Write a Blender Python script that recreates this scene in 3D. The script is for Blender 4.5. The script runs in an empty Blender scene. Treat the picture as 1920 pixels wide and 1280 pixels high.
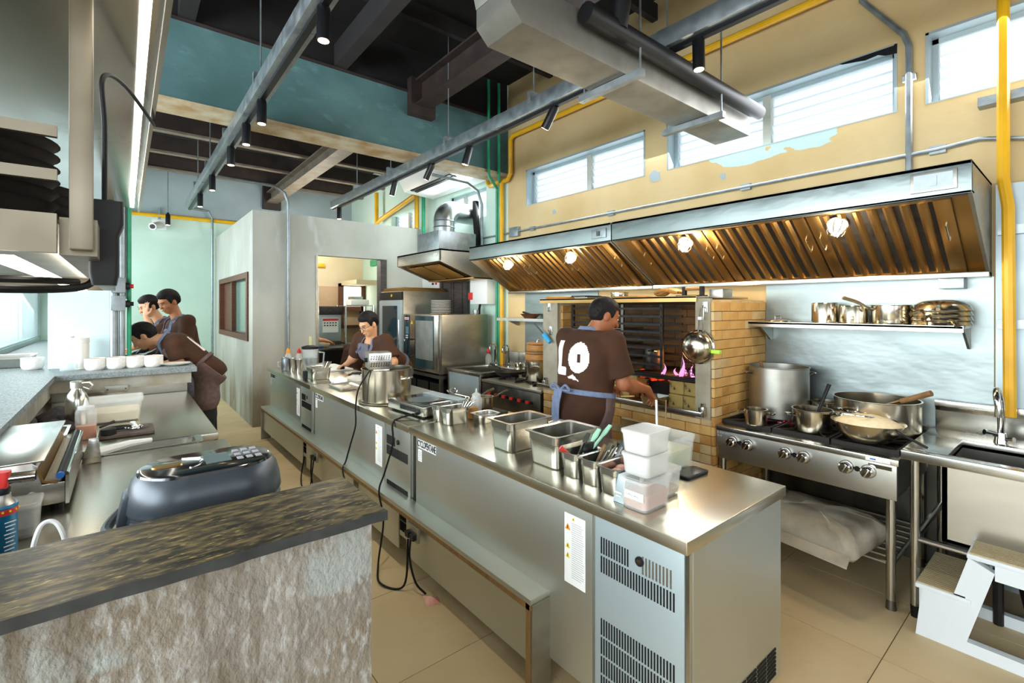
import bpy, bmesh, math, random
import numpy as np
from mathutils import Vector, Matrix
from mathutils.bvhtree import BVHTree
random.seed(7); np.random.seed(7)
PI = math.pi
scene = bpy.context.scene
COL = scene.collection

# ---------------------------------------------------------------- camera
cam_d = bpy.data.cameras.new('camera'); cam = bpy.data.objects.new('camera', cam_d); COL.objects.link(cam)
cam.location = (0, 0, 1.57); cam.rotation_euler = (PI/2, 0, math.radians(-39.2))
cam_d.sensor_fit = 'HORIZONTAL'; cam_d.sensor_width = 36.0; cam_d.lens = 36.0*890/1920
cam_d.shift_y = -63/1920; cam_d.clip_start = 0.02
scene.camera = cam

# ---------------------------------------------------------------- world and daylight
w = bpy.data.worlds.new('world'); scene.world = w; w.use_nodes = True
bg = w.node_tree.nodes['Background']; bg.inputs[0].default_value = (0.86, 0.94, 1.0, 1); bg.inputs[1].default_value = 2.6
def area(name, loc, aim, sx, sy, power, col=(1, 1, 1)):
    d = bpy.data.lights.new(name, 'AREA'); d.shape = 'RECTANGLE'; d.size = sx; d.size_y = sy; d.energy = power; d.color = col
    o = bpy.data.objects.new(name, d); COL.objects.link(o); o.location = loc
    o.rotation_euler = (Vector(aim)-Vector(loc)).to_track_quat('-Z', 'Y').to_euler(); return o
# daylight coming in through the shop-front windows behind the viewer and along the left side
area('daylight_front', (0.6, -2.9, 1.75), (1.2, 4, 1.1), 5.2, 2.5, 34, (0.93, 0.96, 1.0))
area('daylight_side', (-3.4, 2.6, 1.9), (2, 3.4, 1.2), 6.4, 2.3, 310, (0.88, 0.96, 1.0))
area('daylight_rear', (-0.98, 8.5, 2.05), (2, 8.3, 1.2), 2.9, 1.8, 75, (0.84, 0.98, 0.98))
# daylight through the high windows of the right wall and the lane behind
area('daylight_high', (3.80, 1.9, 3.05), (1.0, 1.9, 0.9), 4.6, 0.42, 45, (0.93, 0.97, 1.0))
area('daylight_high_rear', (3.78, 5.8, 3.05), (0.8, 6.0, 1.6), 1.0, 0.4, 22, (0.9, 0.98, 1.0))
vs = scene.view_settings
vs.view_transform = 'Standard'; vs.look = 'None'; vs.gamma = 1.0; vs.use_curve_mapping = False; vs.exposure = 0.62

# ---------------------------------------------------------------- helpers
def lin(h):
    h = h.lstrip('#'); v = [int(h[i:i+2], 16)/255 for i in (0, 2, 4)]
    return tuple((c/12.92 if c <= 0.04045 else ((c+0.055)/1.055)**2.4) for c in v)
M = {}
def nn(nt, t, **kw):
    n = nt.nodes.new(t)
    for k, v in kw.items(): setattr(n, k, v)
    return n
def mat(name, col, rough=0.5, metal=0.0, col2=None, nscale=6.0, stretch=(1, 1, 1), lo=0.35, hi=0.65, bump=0.0, bscale=None,
        spec=None, trans=0.0, alpha=1.0, emit=None, estr=0.0, rvar=0.0, detail=6.0, aniso=0.0, coat=0.0, sss=0.0, bdist=0.01):
    m = bpy.data.materials.new(name); m.use_nodes = True; nt = m.node_tree
    b = nt.nodes['Principled BSDF']; I = b.inputs
    c1 = lin(col); I['Base Color'].default_value = (*c1, 1)
    I['Roughness'].default_value = rough; I['Metallic'].default_value = metal
    if spec is not None: I['Specular IOR Level'].default_value = spec
    if trans: I['Transmission Weight'].default_value = trans
    if alpha < 1: I['Alpha'].default_value = alpha
    if coat: I['Coat Weight'].default_value = coat; I['Coat Roughness'].default_value = 0.1
    if aniso: I['Anisotropic'].default_value = aniso
    if sss: I['Subsurface Weight'].default_value = sss; I['Subsurface Radius'].default_value = (0.02, 0.008, 0.004); I['Subsurface Scale'].default_value = 0.4
    if emit: I['Emission Color'].default_value = (*lin(emit), 1); I['Emission Strength'].default_value = estr
    if col2 or bump or rvar:
        tc = nn(nt, 'ShaderNodeTexCoord'); mp = nn(nt, 'ShaderNodeMapping'); mp.inputs['Scale'].default_value = stretch
        nt.links.new(tc.outputs['Object'], mp.inputs['Vector'])
        nz = nn(nt, 'ShaderNodeTexNoise'); nz.inputs['Scale'].default_value = nscale; nz.inputs['Detail'].default_value = detail
        nt.links.new(mp.outputs[0], nz.inputs['Vector'])
        if col2:
            cr = nn(nt, 'ShaderNodeValToRGB'); e = cr.color_ramp.elements
            e[0].position = lo; e[0].color = (*c1, 1); e[1].position = hi; e[1].color = (*lin(col2), 1)
            nt.links.new(nz.outputs['Fac'], cr.inputs[0]); nt.links.new(cr.outputs[0], I['Base Color'])
        if rvar:
            mr = nn(nt, 'ShaderNodeMapRange'); mr.inputs['From Min'].default_value = 0.3; mr.inputs['From Max'].default_value = 0.7
            mr.inputs['To Min'].default_value = max(0.02, rough-rvar); mr.inputs['To Max'].default_value = rough+rvar
            nt.links.new(nz.outputs['Fac'], mr.inputs['Value']); nt.links.new(mr.outputs[0], I['Roughness'])
        if bump:
            nb = nz
            if bscale:
                nb = nn(nt, 'ShaderNodeTexNoise'); nb.inputs['Scale'].default_value = bscale; nb.inputs['Detail'].default_value = 4
                nt.links.new(mp.outputs[0], nb.inputs['Vector'])
            bp = nn(nt, 'ShaderNodeBump'); bp.inputs['Strength'].default_value = bump; bp.inputs['Distance'].default_value = bdist
            nt.links.new(nb.outputs['Fac'], bp.inputs['Height']); nt.links.new(bp.outputs[0], I['Normal'])
    M[name] = m; return m
def overlay(name, col, nscale, lo, hi, stretch=(1, 1, 1), zr=None, yr=None, detail=8):
    """adds a second layer of stain colour (noise mask, optionally limited to a height / length band) to material name"""
    m = M[name]; nt = m.node_tree; b = nt.nodes['Principled BSDF']; sock = b.inputs['Base Color']
    mx = nn(nt, 'ShaderNodeMix', data_type='RGBA')
    if sock.links: src = sock.links[0].from_socket; nt.links.new(src, mx.inputs[6])
    else: mx.inputs[6].default_value = sock.default_value
    mx.inputs[7].default_value = (*lin(col), 1)
    tc = nn(nt, 'ShaderNodeTexCoord'); mp = nn(nt, 'ShaderNodeMapping'); mp.inputs['Scale'].default_value = stretch
    nt.links.new(tc.outputs['Object'], mp.inputs[0])
    nz = nn(nt, 'ShaderNodeTexNoise'); nz.inputs['Scale'].default_value = nscale; nz.inputs['Detail'].default_value = detail
    nt.links.new(mp.outputs[0], nz.inputs['Vector'])
    val = nz.outputs['Fac']
    sp = nn(nt, 'ShaderNodeSeparateXYZ'); nt.links.new(tc.outputs['Object'], sp.inputs[0])
    for ax, r in ((2, zr), (1, yr)):
        if r:
            # r = (a, b, c, d): rises a-b, falls c-d, subtracts up to 0.5 outside
            for (a, bb, t0, t1) in ((r[0], r[1], -0.5, 0), (r[2], r[3], 0, -0.5)):
                g = nn(nt, 'ShaderNodeMapRange'); g.inputs['From Min'].default_value = a; g.inputs['From Max'].default_value = bb
                g.inputs['To Min'].default_value = t0; g.inputs['To Max'].default_value = t1
                nt.links.new(sp.outputs[ax], g.inputs['Value'])
                ad = nn(nt, 'ShaderNodeMath', operation='ADD'); nt.links.new(val, ad.inputs[0]); nt.links.new(g.outputs[0], ad.inputs[1]); val = ad.outputs[0]
    mr = nn(nt, 'ShaderNodeMapRange'); mr.inputs['From Min'].default_value = lo; mr.inputs['From Max'].default_value = hi
    nt.links.new(val, mr.inputs['Value']); nt.links.new(mr.outputs[0], mx.inputs[0])
    nt.links.new(mx.outputs[2], sock)

# materials -------------------------------------------------------
mat('steel', '#c2c1ba', 0.24, 1.0, '#b8b6ae', 3, (1, 1, 3), rvar=0.04)
mat('steel_counter', '#cdc8b8', 0.27, 1.0)
mat('steel_dull', '#b1b0a8', 0.40, 1.0, '#a3a198', 5, (1, 1, 2), rvar=0.05)
mat('steel_front', '#c6cac5', 0.38, 0.92, '#bfc1b8', 1.5, detail=2)
mat('steel_blue', '#aebbc0', 0.45, 0.45, '#a8b8bd', 4, rvar=0.05)
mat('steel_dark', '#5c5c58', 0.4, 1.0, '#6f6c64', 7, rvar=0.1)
mat('steel_wall', '#929b9a', 0.42, 1.0, '#858f8e', 1.6, (1, 1, 2), detail=2, bump=0.45, bscale=1.6, bdist=0.03)
mat('steel_warm', '#bd9a62', 0.34, 1.0, '#a98450', 2, detail=2)
mat('rack_metal', '#8a8272', 0.42, 1.0, '#787060', 6, detail=2)
mat('chrome', '#d6d6d6', 0.08, 1.0)
mat('pot_steel', '#cbc4b4', 0.20, 1.0, '#bdb39c', 4, (1, 1, 0.4), rvar=0.04)
mat('galv', '#8f979b', 0.42, 0.8, '#a3abae', 14, rvar=0.08)
mat('duct_metal', '#8a8880', 0.5, 0.55, '#7d7a72', 5, rvar=0.08)
mat('foil', '#d0d6d8', 0.32, 1.0, '#bcc5c8', 8, detail=2)
mat('black_plastic', '#131416', 0.5, spec=0.35)
mat('black_metal', '#15161a', 0.38, 0.3)
mat('black_iron', '#1c1a18', 0.6, 0.3, '#2c2621', 20, rvar=0.15)
mat('rubber', '#0a0a0b', 0.6, spec=0.3)
mat('yellow_wall', '#d1b98a', 0.8, 0, '#c5a976', 1.5, (1, 1, 1), bump=0.15, bscale=25)
overlay('yellow_wall', '#b3925c', 1.1, 0.62, 0.80)
overlay('yellow_wall', '#b5cfcb', 2.6, 0.47, 0.475, (1, 1, 1.3), zr=(2.66, 2.74, 2.9, 3.0), yr=(0.75, 1.1, 2.0, 2.5))
mat('mint_wall', '#cfe4d9', 0.75, 0, '#bfdacb', 1.2, bump=0.12, bscale=18)
mat('pale_wall', '#cfe0e2', 0.75, 0, '#bed4d6', 1.0, bump=0.1, bscale=18)
mat('upper_wall', '#a9b7bb', 0.8, 0, '#97a6ab', 1.3, bump=0.12, bscale=14)
mat('teal_beam', '#577b7d', 0.75, 0, '#486a6c', 2.0, (1, 1, 1.5), bump=0.25, bscale=12)
overlay('teal_beam', '#6b979a', 7, 0.58, 0.90, (1, 1, 2))
overlay('teal_beam', '#3a5d5c', 1.0, 0.50, 0.72)
mat('raw_edge', '#c9c0a8', 0.85, 0, '#a98d60', 5, (1, 1, 1), bump=0.3)
mat('ceiling_dark', '#0d0c0d', 0.9, 0, '#171415', 3)
mat('joist_brown', '#3c2f2a', 0.7, 0.1, '#2b221f', 5, bump=0.1)
mat('joist_dark', '#1c1a1b', 0.75, 0, '#262223', 5)
mat('joist_edge', '#8d8274', 0.6, 0.2, '#77695a', 6)
mat('concrete', '#bcbdb4', 0.7, 0, '#a9aaa0', 1.6, (1, 1, 0.6), bump=0.2, bscale=20)
overlay('concrete', '#7a6c4b', 2.0, 0.40, 0.72, (1.6, 1.6, 0.4), zr=(-2, -1, 0.35, 1.7))
overlay('concrete', '#c2c9c5', 2.3, 0.60, 0.74, (2, 2, 0.6))
mat('rough_concrete', '#827c73', 0.9, 0, '#938d84', 9, (1, 1, 0.7), bump=0.8, bscale=70, bdist=0.012)
overlay('rough_concrete', '#786a57', 3.0, 0.45, 0.65)
overlay('rough_concrete', '#aaa9a6', 42, 0.50, 0.68, (1.6, 1.6, 0.7))
overlay('rough_concrete', '#9ba09d', 5, 0.52, 0.60, (1, 1, 1.0), zr=(0.80, 0.92, 1.2, 1.3))
overlay('rough_concrete', '#6d6355', 2.2, 0.56, 0.66, (5, 5, 0.4))
mat('plaster_rim', '#a8a69d', 0.85, 0, '#938b76', 6, bump=0.3, bscale=25)
mat('granite', '#2e281f', 0.34, 0, '#74643f', 26, (0.8, 3, 3), 0.42, 0.66, bump=0.06, detail=12)
overlay('granite', '#1b1813', 16, 0.50, 0.62, (1, 2.6, 2.6), detail=12)
overlay('granite', '#a8945f', 50, 0.60, 0.74, (0.8, 3, 3), detail=12)
mat('granite_grey', '#727b7c', 0.5, 0, '#8b9596', 22, (4, 1, 4), 0.4, 0.62, detail=10)
overlay('granite_grey', '#5a6263', 30, 0.55, 0.66, (4, 1, 4), detail=10)
mat('floor_tile', '#d2bc93', 0.5, 0, '#c8b084', 2.2, bump=0.05, bscale=30)
overlay('floor_tile', '#b79f74', 3.5, 0.58, 0.80)
mat('grout', '#6f5d41', 0.9)
mat('brick_tan', '#cfa866', 0.75, 0, '#c29655', 9, bump=0.2, bscale=30)
mat('brick_pale', '#cdb588', 0.75, 0, '#b99d6c', 9, bump=0.2, bscale=30)
mat('brick_stain', '#a2702f', 0.75, 0, '#c49a58', 8, bump=0.2, bscale=30)
mat('brick_sooty', '#4a3a26', 0.85, 0, '#6b5432', 7, bump=0.2, bscale=30)
mat('brick_dim', '#7a5c34', 0.8, 0, '#5c4426', 8, bump=0.2, bscale=30)
mat('mortar', '#cdb78c', 0.9, 0, '#bda578', 12, bump=0.2)
mat('mortar_dark', '#3b2d1f', 0.9)
mat('pillar_plaster', '#a7a18f', 0.8, 0, '#8f8772', 5, bump=0.2, bscale=20)
mat('firebrick', '#b39a5a', 0.85, 0, '#8f7a44', 6, bump=0.35, bscale=22)
overlay('firebrick', '#3a3020', 11, 0.62, 0.68)
mat('ember', '#c8401a', 0.8, 0, '#2a1410', 25, lo=0.45, hi=0.55, emit='#ff4a18', estr=0.5)
mat('flame', '#e08ab0', 0.5, alpha=0.45, emit='#e890c8', estr=1.3)
mat('burner_flame', '#ff5080', 0.5, emit='#ff4a70', estr=3)
mat('charcoal', '#151211', 0.9, 0, '#2a2220', 20, bump=0.5)
mat('wood_frame', '#6a3f26', 0.5, 0, '#4f2c1a', 8, (1, 1, 8))
mat('door_dark', '#4a4340', 0.6, 0, '#38322f', 6, (1, 1, 6))
mat('pantry_wall', '#cdb08f', 0.8, 0, '#bf9f7b', 1.5)
mat('pantry_wall_top', '#dccdae', 0.8, 0, '#d2c09c', 1.5)
mat('yellow_pipe', '#e9b21c', 0.35, 0, '#dca410', 5, coat=0.3)
mat('green_pipe', '#2f9f74', 0.4, 0, '#278c66', 6)
mat('white_plastic', '#e9ebea', 0.4)
mat('white_matte', '#e6e8e6', 0.6)
mat('ceramic', '#f0ede8', 0.25, 0, '#e4dfd6', 60, bump=0.35, bscale=55, bdist=0.004)
mat('ceramic_inner', '#b98a6a', 0.4)
mat('plate_white', '#eeeae2', 0.22)
mat('tub', '#eef1ee', 0.35, alpha=0.26)
mat('tub_white', '#ebece8', 0.4, alpha=0.5)
mat('glass', '#e6f2f2', 0.04, alpha=0.22, spec=0.8)
mat('glass_dark', '#1f3a42', 0.06, 0, coat=0.5)
mat('glass_green', '#8fb7ac', 0.08, alpha=0.55, spec=0.8)
mat('pane_sky', '#dfe6ea', 0.25, alpha=0.66)
mat('meat', '#c58a68', 0.6, 0, '#b87555', 40, bump=0.4)
mat('greens', '#b6bd7c', 0.6, 0, '#d0cfa0', 9)
mat('noodle', '#ead6aa', 0.6, 0, '#f1e4c4', 60, bump=0.6, bdist=0.004)
mat('pink_food', '#e0b2a2', 0.5, 0, '#c98674', 14)
mat('amber', '#d97400', 0.25, 0, '#c06200', 5)
mat('paper', '#eff0ee', 0.7)
mat('ink', '#2c2e33', 0.6)
mat('ink_grey', '#9a9da3', 0.7)
mat('warn_yellow', '#f0d21c', 0.5)
mat('warn_orange', '#f09a1a', 0.5)
mat('red', '#c92a26', 0.45)
mat('blue', '#1f5fa8', 0.45)
mat('torch_blue', '#0f6f9c', 0.35, 0.2)
mat('sky_blue_plastic', '#3fa9e0', 0.4)
mat('lime', '#b2e23c', 0.4)
mat('mint_plastic', '#a5d8bd', 0.45)
mat('bamboo', '#b98441', 0.55, 0, '#9c682c', 10, (1, 1, 12))
mat('wood_handle', '#8a6840', 0.55, 0, '#6c4d2b', 9, (6, 1, 1))
mat('cloth_dark', '#3f3a3c', 0.95, 0, '#2c2829', 30, bump=0.3)
mat('cloth_brownish', '#5d524c', 0.95, 0, '#4a403b', 30, bump=0.3)
mat('sack', '#b7ae9c', 0.8, 0, '#8f8570', 5, bump=0.5, bscale=9)
mat('cooker_blue', '#444b52', 0.34, 0.3, '#3d434a', 3)
mat('cooker_dark', '#2b3138', 0.25, 0, coat=0.5)
mat('cooker_black', '#14181c', 0.12, 0, coat=0.6)
mat('lcd', '#4f6066', 0.2)
mat('wood_board', '#8a6a3c', 0.6, 0, '#73562f', 6, (1, 6, 1))
mat('stool_white', '#dfe6ea', 0.5)
mat('stool_tread', '#bfae8c', 0.8, 0, '#a8966f', 40, (1, 40, 1))
mat('skin', '#b97a52', 0.5, sss=0.15)
mat('skin_light', '#cf9a74', 0.5, sss=0.15)
mat('skin_warm', '#9c5f3a', 0.5, sss=0.12)
mat('hair', '#0d0a09', 0.65, 0, '#171210', 60, bump=0.6, bscale=120, bdist=0.006, spec=0.25)
mat('shirt', '#45260f', 0.9, 0, '#3a1f0d', 8, bump=0.12, bscale=12)
mat('apron', '#6e6d7a', 0.9, 0, '#5f5d69', 40, bump=0.2)
mat('apron_blue', '#7784a0', 0.9, 0, '#6a7690', 40)
mat('apron_brown', '#6a5652', 0.9, 0, '#5c4946', 30)
mat('trousers', '#17161a', 0.9)
mat('print_white', '#efe2dc', 0.7)
mat('glove', '#15161a', 0.5)
mat('lens_glass', '#f2f2f2', 0.05, alpha=0.12)
mat('lip', '#9a5a48', 0.5)
mat('led_white', '#ffffff', 0.4, emit='#fff6e8', estr=5)
mat('lamp_warm', '#fff1d0', 0.4, emit='#ffe2b0', estr=14)
mat('hood_lamp', '#fff4e0', 0.3, emit='#ffe9c4', estr=3.5)
mat('display', '#0d1416', 0.1, emit='#a8e0f0', estr=0.15)
mat('granite_thin', '#24282b', 0.5, 0, '#343839', 20)

# mesh builder -----------------------------------------------------
ROOT = {}
class MB:
    def __init__(s): s.v = []; s.f = []; s.M = None
    def add(s, vs, fs):
        n = len(s.v)
        if s.M is not None: vs = [tuple(s.M @ Vector(p)) for p in vs]
        s.v += [tuple(p) for p in vs]; s.f += [tuple(i+n for i in f) for f in fs]; return s
    def box(s, x0, x1, y0, y1, z0, z1):
        return s.add([(x0,y0,z0),(x1,y0,z0),(x1,y1,z0),(x0,y1,z0),(x0,y0,z1),(x1,y0,z1),(x1,y1,z1),(x0,y1,z1)],
                     [(0,3,2,1),(4,5,6,7),(0,1,5,4),(1,2,6,5),(2,3,7,6),(3,0,4,7)])
    def cbox(s, c, d, rz=0.0, rx=0.0, ry=0.0):
        m = Matrix.Translation(c) @ Matrix.Rotation(rz,4,'Z') @ Matrix.Rotation(ry,4,'Y') @ Matrix.Rotation(rx,4,'X')
        a, b, e = d[0]/2, d[1]/2, d[2]/2
        vs = [m @ Vector(p) for p in [(-a,-b,-e),(a,-b,-e),(a,b,-e),(-a,b,-e),(-a,-b,e),(a,-b,e),(a,b,e),(-a,b,e)]]
        return s.add(vs, [(0,3,2,1),(4,5,6,7),(0,1,5,4),(1,2,6,5),(2,3,7,6),(3,0,4,7)])
    def loft(s, loops, cap0=True, cap1=True):
        n = len(loops[0]); vs = [p for l in loops for p in l]; fs = []
        for k in range(len(loops)-1):
            for i in range(n):
                j = (i+1) % n; fs.append((k*n+i, k*n+j, (k+1)*n+j, (k+1)*n+i))
        if cap0: fs.append(tuple(reversed(range(n))))
        if cap1: fs.append(tuple(range((len(loops)-1)*n, len(loops)*n)))
        return s.add(vs, fs)
    def cyl(s, p0, p1, r0, r1=None, n=16):
        return s.tube([p0, p1], [r0, r0 if r1 is None else r1], n)
    def tube(s, path, r, n=8, closed=False):
        P = [Vector(p) for p in path]; m = len(P)
        R = r if isinstance(r, (list, tuple)) else [r]*m
        loops = []; up = None
        for i in range(m):
            if closed: t = (P[(i+1) % m]-P[i-1])
            else: t = P[min(i+1, m-1)]-P[max(i-1, 0)]
            t.normalize()
            if up is None:
                up = Vector((0, 0, 1)) if abs(t.z) < 0.9 else Vector((1, 0, 0))
            a = up - t*up.dot(t)
            if a.length < 1e-5: a = Vector((1, 0, 0)) - t*t.x
            a.normalize(); b = t.cross(a); up = a
            loops.append([P[i] + (a*math.cos(2*PI*k/n) + b*math.sin(2*PI*k/n))*R[i] for k in range(n)])
        if closed: loops.append(loops[0]); return s.loft(loops, False, False)
        return s.loft(loops)
    def lathe(s, prof, c=(0, 0, 0), n=32, cap0=True, cap1=True):
        loops = [[(c[0]+r*math.cos(2*PI*k/n), c[1]+r*math.sin(2*PI*k/n), c[2]+z) for k in range(n)] for r, z in prof]
        return s.loft(loops, cap0, cap1)
    def prism(s, poly, axis, a, b):
        """poly in the two other axes; extruded from a to b along axis"""
        def mk(p, t): return (t, p[0], p[1]) if axis == 'x' else ((p[0], t, p[1]) if axis == 'y' else (p[0], p[1], t))
        return s.loft([[mk(p, a) for p in poly], [mk(p, b) for p in poly]])
    def ell(s, c, r, n=16, m=10):
        pr = [(math.sin(PI*i/m), -math.cos(PI*i/m)) for i in range(1, m)]
        loops = [[(c[0]+r[0]*a*math.cos(2*PI*k/n), c[1]+r[1]*a*math.sin(2*PI*k/n), c[2]+r[2]*z) for k in range(n)] for a, z in pr]
        return s.loft(loops)
    def quad(s, a, b, c, d): return s.add([a, b, c, d], [(0, 1, 2, 3)])
    def build(s, name, m, parent=None, base=None, smooth=35, bevel=0.0):
        me = bpy.data.meshes.new(name)
        off = Vector((0, 0, 0)); loc = None
        if parent is not None: off = ROOT.get(parent.name, Vector((0, 0, 0)))
        elif base is not None: off = Vector(base); loc = off
        vs = [(p[0]-off.x, p[1]-off.y, p[2]-off.z) for p in s.v] if off.length > 0 else s.v
        me.from_pydata(vs, [], s.f); me.update()
        bm = bmesh.new(); bm.from_mesh(me); bmesh.ops.recalc_face_normals(bm, faces=bm.faces[:])
        if bevel:
            ed = [e for e in bm.edges if len(e.link_faces) == 2 and e.calc_face_angle(0) > 0.6]
            bmesh.ops.bevel(bm, geom=ed, offset=bevel, segments=2, profile=0.6, affect='EDGES', clamp_overlap=True)
        bm.to_mesh(me); bm.free()
        me.materials.append(M[m])
        if smooth:
            me.polygons.foreach_set('use_smooth', [True]*len(me.polygons)); me.set_sharp_from_angle(angle=math.radians(smooth))
        o = bpy.data.objects.new(name, me); COL.objects.link(o)
        if parent is not None: o.parent = parent; ROOT[o.name] = off
        elif loc is not None: o.location = loc; ROOT[o.name] = off
        return o
def tag(o, label, cat, group=None):
    o['label'] = label; o['category'] = cat
    if group: o['group'] = group
    return o
def struct(o, label=None):
    o['kind'] = 'structure'
    if label: o['label'] = label
    return o
def thing(name, label, cat, loc, rz=0.0, group=None):
    """Empty at the thing's base. With rz == 0 parts are given in world coordinates, else in local ones."""
    o = bpy.data.objects.new(name, None); COL.objects.link(o); o.location = loc; o.rotation_euler = (0, 0, rz)
    o.empty_display_size = 0.1
    ROOT[o.name] = Vector(loc) if rz == 0.0 else Vector((0, 0, 0))
    return tag(o, label, cat, group)
def local(name, label, cat, loc, rz=0.0, group=None):
    o = thing(name, label, cat, loc, rz, group); ROOT[o.name] = Vector((0, 0, 0)); return o
def dup(src, loc, label, rz=None, group=None, parent=None):
    def cp(o, par):
        c = o.copy(); COL.objects.link(c); c.parent = par
        for ch in list(o.children): cp(ch, c)
        return c
    c = cp(src, None); c.location = loc
    if rz is not None: c.rotation_euler = (0, 0, rz)
    c['label'] = label
    if group: c['group'] = group
    return c
def piece(src, loc, parent):
    c = src.copy(); COL.objects.link(c); c.parent = parent; c.location = loc; return c
def rr(w, d, r, z, c=(0, 0), seg=4):
    """rounded-rectangle loop"""
    pts = []; r = min(r, w/2-1e-4, d/2-1e-4)
    e = min(0.004, (w/2-r)*0.4, (d/2-r)*0.4)
    for (sx, sy, a0) in ((1, 1, 0), (-1, 1, PI/2), (-1, -1, PI), (1, -1, 1.5*PI)):
        arcp = [(c[0]+sx*(w/2-r)+r*math.cos(a0+PI/2*k/seg), c[1]+sy*(d/2-r)+r*math.sin(a0+PI/2*k/seg), z) for k in range(seg+1)]
        t0 = (math.sin(a0), -math.cos(a0)); t1 = (-math.sin(a0+PI/2), math.cos(a0+PI/2))
        pts.append((arcp[0][0]+t0[0]*e, arcp[0][1]+t0[1]*e, z)); pts += arcp; pts.append((arcp[-1][0]+t1[0]*e, arcp[-1][1]+t1[1]*e, z))
    return pts
def arc(c, r, a0, a1, n, plane='xz'):
    out = []
    for k in range(n+1):
        a = a0+(a1-a0)*k/n; p, q = r*math.cos(a), r*math.sin(a)
        out.append((c[0]+p, c[1], c[2]+q) if plane == 'xz' else ((c[0], c[1]+p, c[2]+q) if plane == 'yz' else (c[0]+p, c[1]+q, c[2])))
    return out
def bez(pts, n=10):
    """Catmull-Rom through points"""
    P = [Vector(p) for p in pts]; P = [P[0]*2-P[1]]+P+[P[-1]*2-P[-2]]; out = []
    for i in range(1, len(P)-2):
        for k in range(n):
            t = k/n; a, b, c, d = P[i-1], P[i], P[i+1], P[i+2]
            out.append(0.5*((2*b)+(c-a)*t+(2*a-5*b+4*c-d)*t*t+(3*b-a-3*c+d)*t**3))
    out.append(P[-2]); return out
def text_mesh(txt, size, depth=0.0008, bold=False, align='CENTER'):
    cu = bpy.data.curves.new('lettering', 'FONT'); cu.body = txt; cu.size = size; cu.extrude = depth; cu.align_x = align; cu.align_y = 'CENTER'
    if bold: cu.offset = size*0.02
    cu.resolution_u = 3
    o = bpy.data.objects.new('lettering_tmp', cu); COL.objects.link(o)
    bpy.context.view_layer.update()
    me = bpy.data.meshes.new_from_object(o.evaluated_get(bpy.context.evaluated_depsgraph_get()))
    bpy.data.objects.remove(o); bpy.data.curves.remove(cu); return me
def lettering(txt, size, mtx, m, parent, bold=False, name='lettering', align='CENTER'):
    me = text_mesh(txt, size, bold=bold, align=align)
    off = ROOT.get(parent.name, Vector((0, 0, 0)))
    me.transform(Matrix.Translation(-off) @ mtx); me.materials.clear(); me.materials.append(M[m])
    o = bpy.data.objects.new(name, me); COL.objects.link(o); o.parent = parent; ROOT[o.name] = off; return o
# text frames: facing -X (reads along -Y), facing -Y (reads along +X)
def face_mx(p): return Matrix.Translation(p) @ Matrix(((0,0,-1,0),(-1,0,0,0),(0,1,0,0),(0,0,0,1)))
def face_my(p): return Matrix.Translation(p) @ Matrix(((1,0,0,0),(0,0,-1,0),(0,1,0,0),(0,0,0,1)))
# ================================================================ THE SETTING
# floor with separate slabs
fl = struct(MB().box(-4.2, 4.05, -3.2, 10.6, -0.12, -0.006).build('floor', 'grout'), 'beige floor of large square slabs')
TX, TY = 0.602, 0.62
slab = MB().box(0.002, TX-0.002, 0.002, TY-0.002, -0.006, 0.0)
slab0 = None
for ix in range(-6, 6):
    for iy in range(-5, 16):
        x = 0.82+ix*TX; y = 0.60+iy*TY
        if x < -2.9 and iy > 12: continue
        if slab0 is None: slab0 = slab.build('slab', 'floor_tile', fl, smooth=0); slab0.location = (x, y, 0)
        else: piece(slab0, (x, y, 0), fl)
XW = 3.85
def wall_with_holes(name, m, ys, holes, z0, z1, x0=XW, x1=XW+0.2):
    """right-hand wall along Y; holes = [(ya, yb, za, zb)]"""
    b = MB(); hz0, hz1 = holes[0][2], holes[0][3]
    b.box(x0, x1, ys[0], ys[1], z0, hz0); b.box(x0, x1, ys[0], ys[1], hz1, z1)
    cur = ys[0]
    for h in holes: b.box(x0, x1, cur, h[0], hz0, hz1); cur = h[1]
    b.box(x0, x1, cur, ys[1], hz0, hz1)
    return struct(b.build(name, m, smooth=0))
WZ0, WZ1 = 2.83, 3.27
wr = wall_with_holes('wall_right', 'yellow_wall', (-3.0, 4.80), [(-1.0, 0.66, WZ0, WZ1), (0.80, 2.47, WZ0, WZ1), (2.71, 4.44, WZ0, WZ1)], 0, 4.7)
wr['label'] = 'ochre yellow plaster wall with peeling pale paint under the windows'
bp_ = MB(); bp_.prism([(0.80, 3.262), (0.80, 3.205), (0.86, 3.215), (0.90, 3.235), (0.97, 3.228), (1.03, 3.24), (1.10, 3.252), (1.12, 3.262)], 'x', XW-0.006, XW-0.001); bp_.build('broken_plaster', 'rubber', wr, smooth=0)
for (yc, zc, r_) in ((2.60, 2.80, 0.07), (3.95, 2.68, 0.035), (1.95, 2.66, 0.03)):
    q_ = MB(); q_.prism([(yc+r_*random.uniform(0.6, 1.2)*math.cos(a), zc+r_*random.uniform(0.6, 1.2)*math.sin(a)) for a in np.linspace(0, 2*PI, 15)[:-1]], 'x', XW-0.003, XW-0.0005); q_.build('filler_patch', 'upper_wall', wr, smooth=0)
wr2 = wall_with_holes('wall_right_rear', 'mint_wall', (4.80, 10.6), [(5.28, 6.32, WZ0, WZ1), (7.20, 8.28, 2.94, 3.32)], 0, 4.7)
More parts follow.
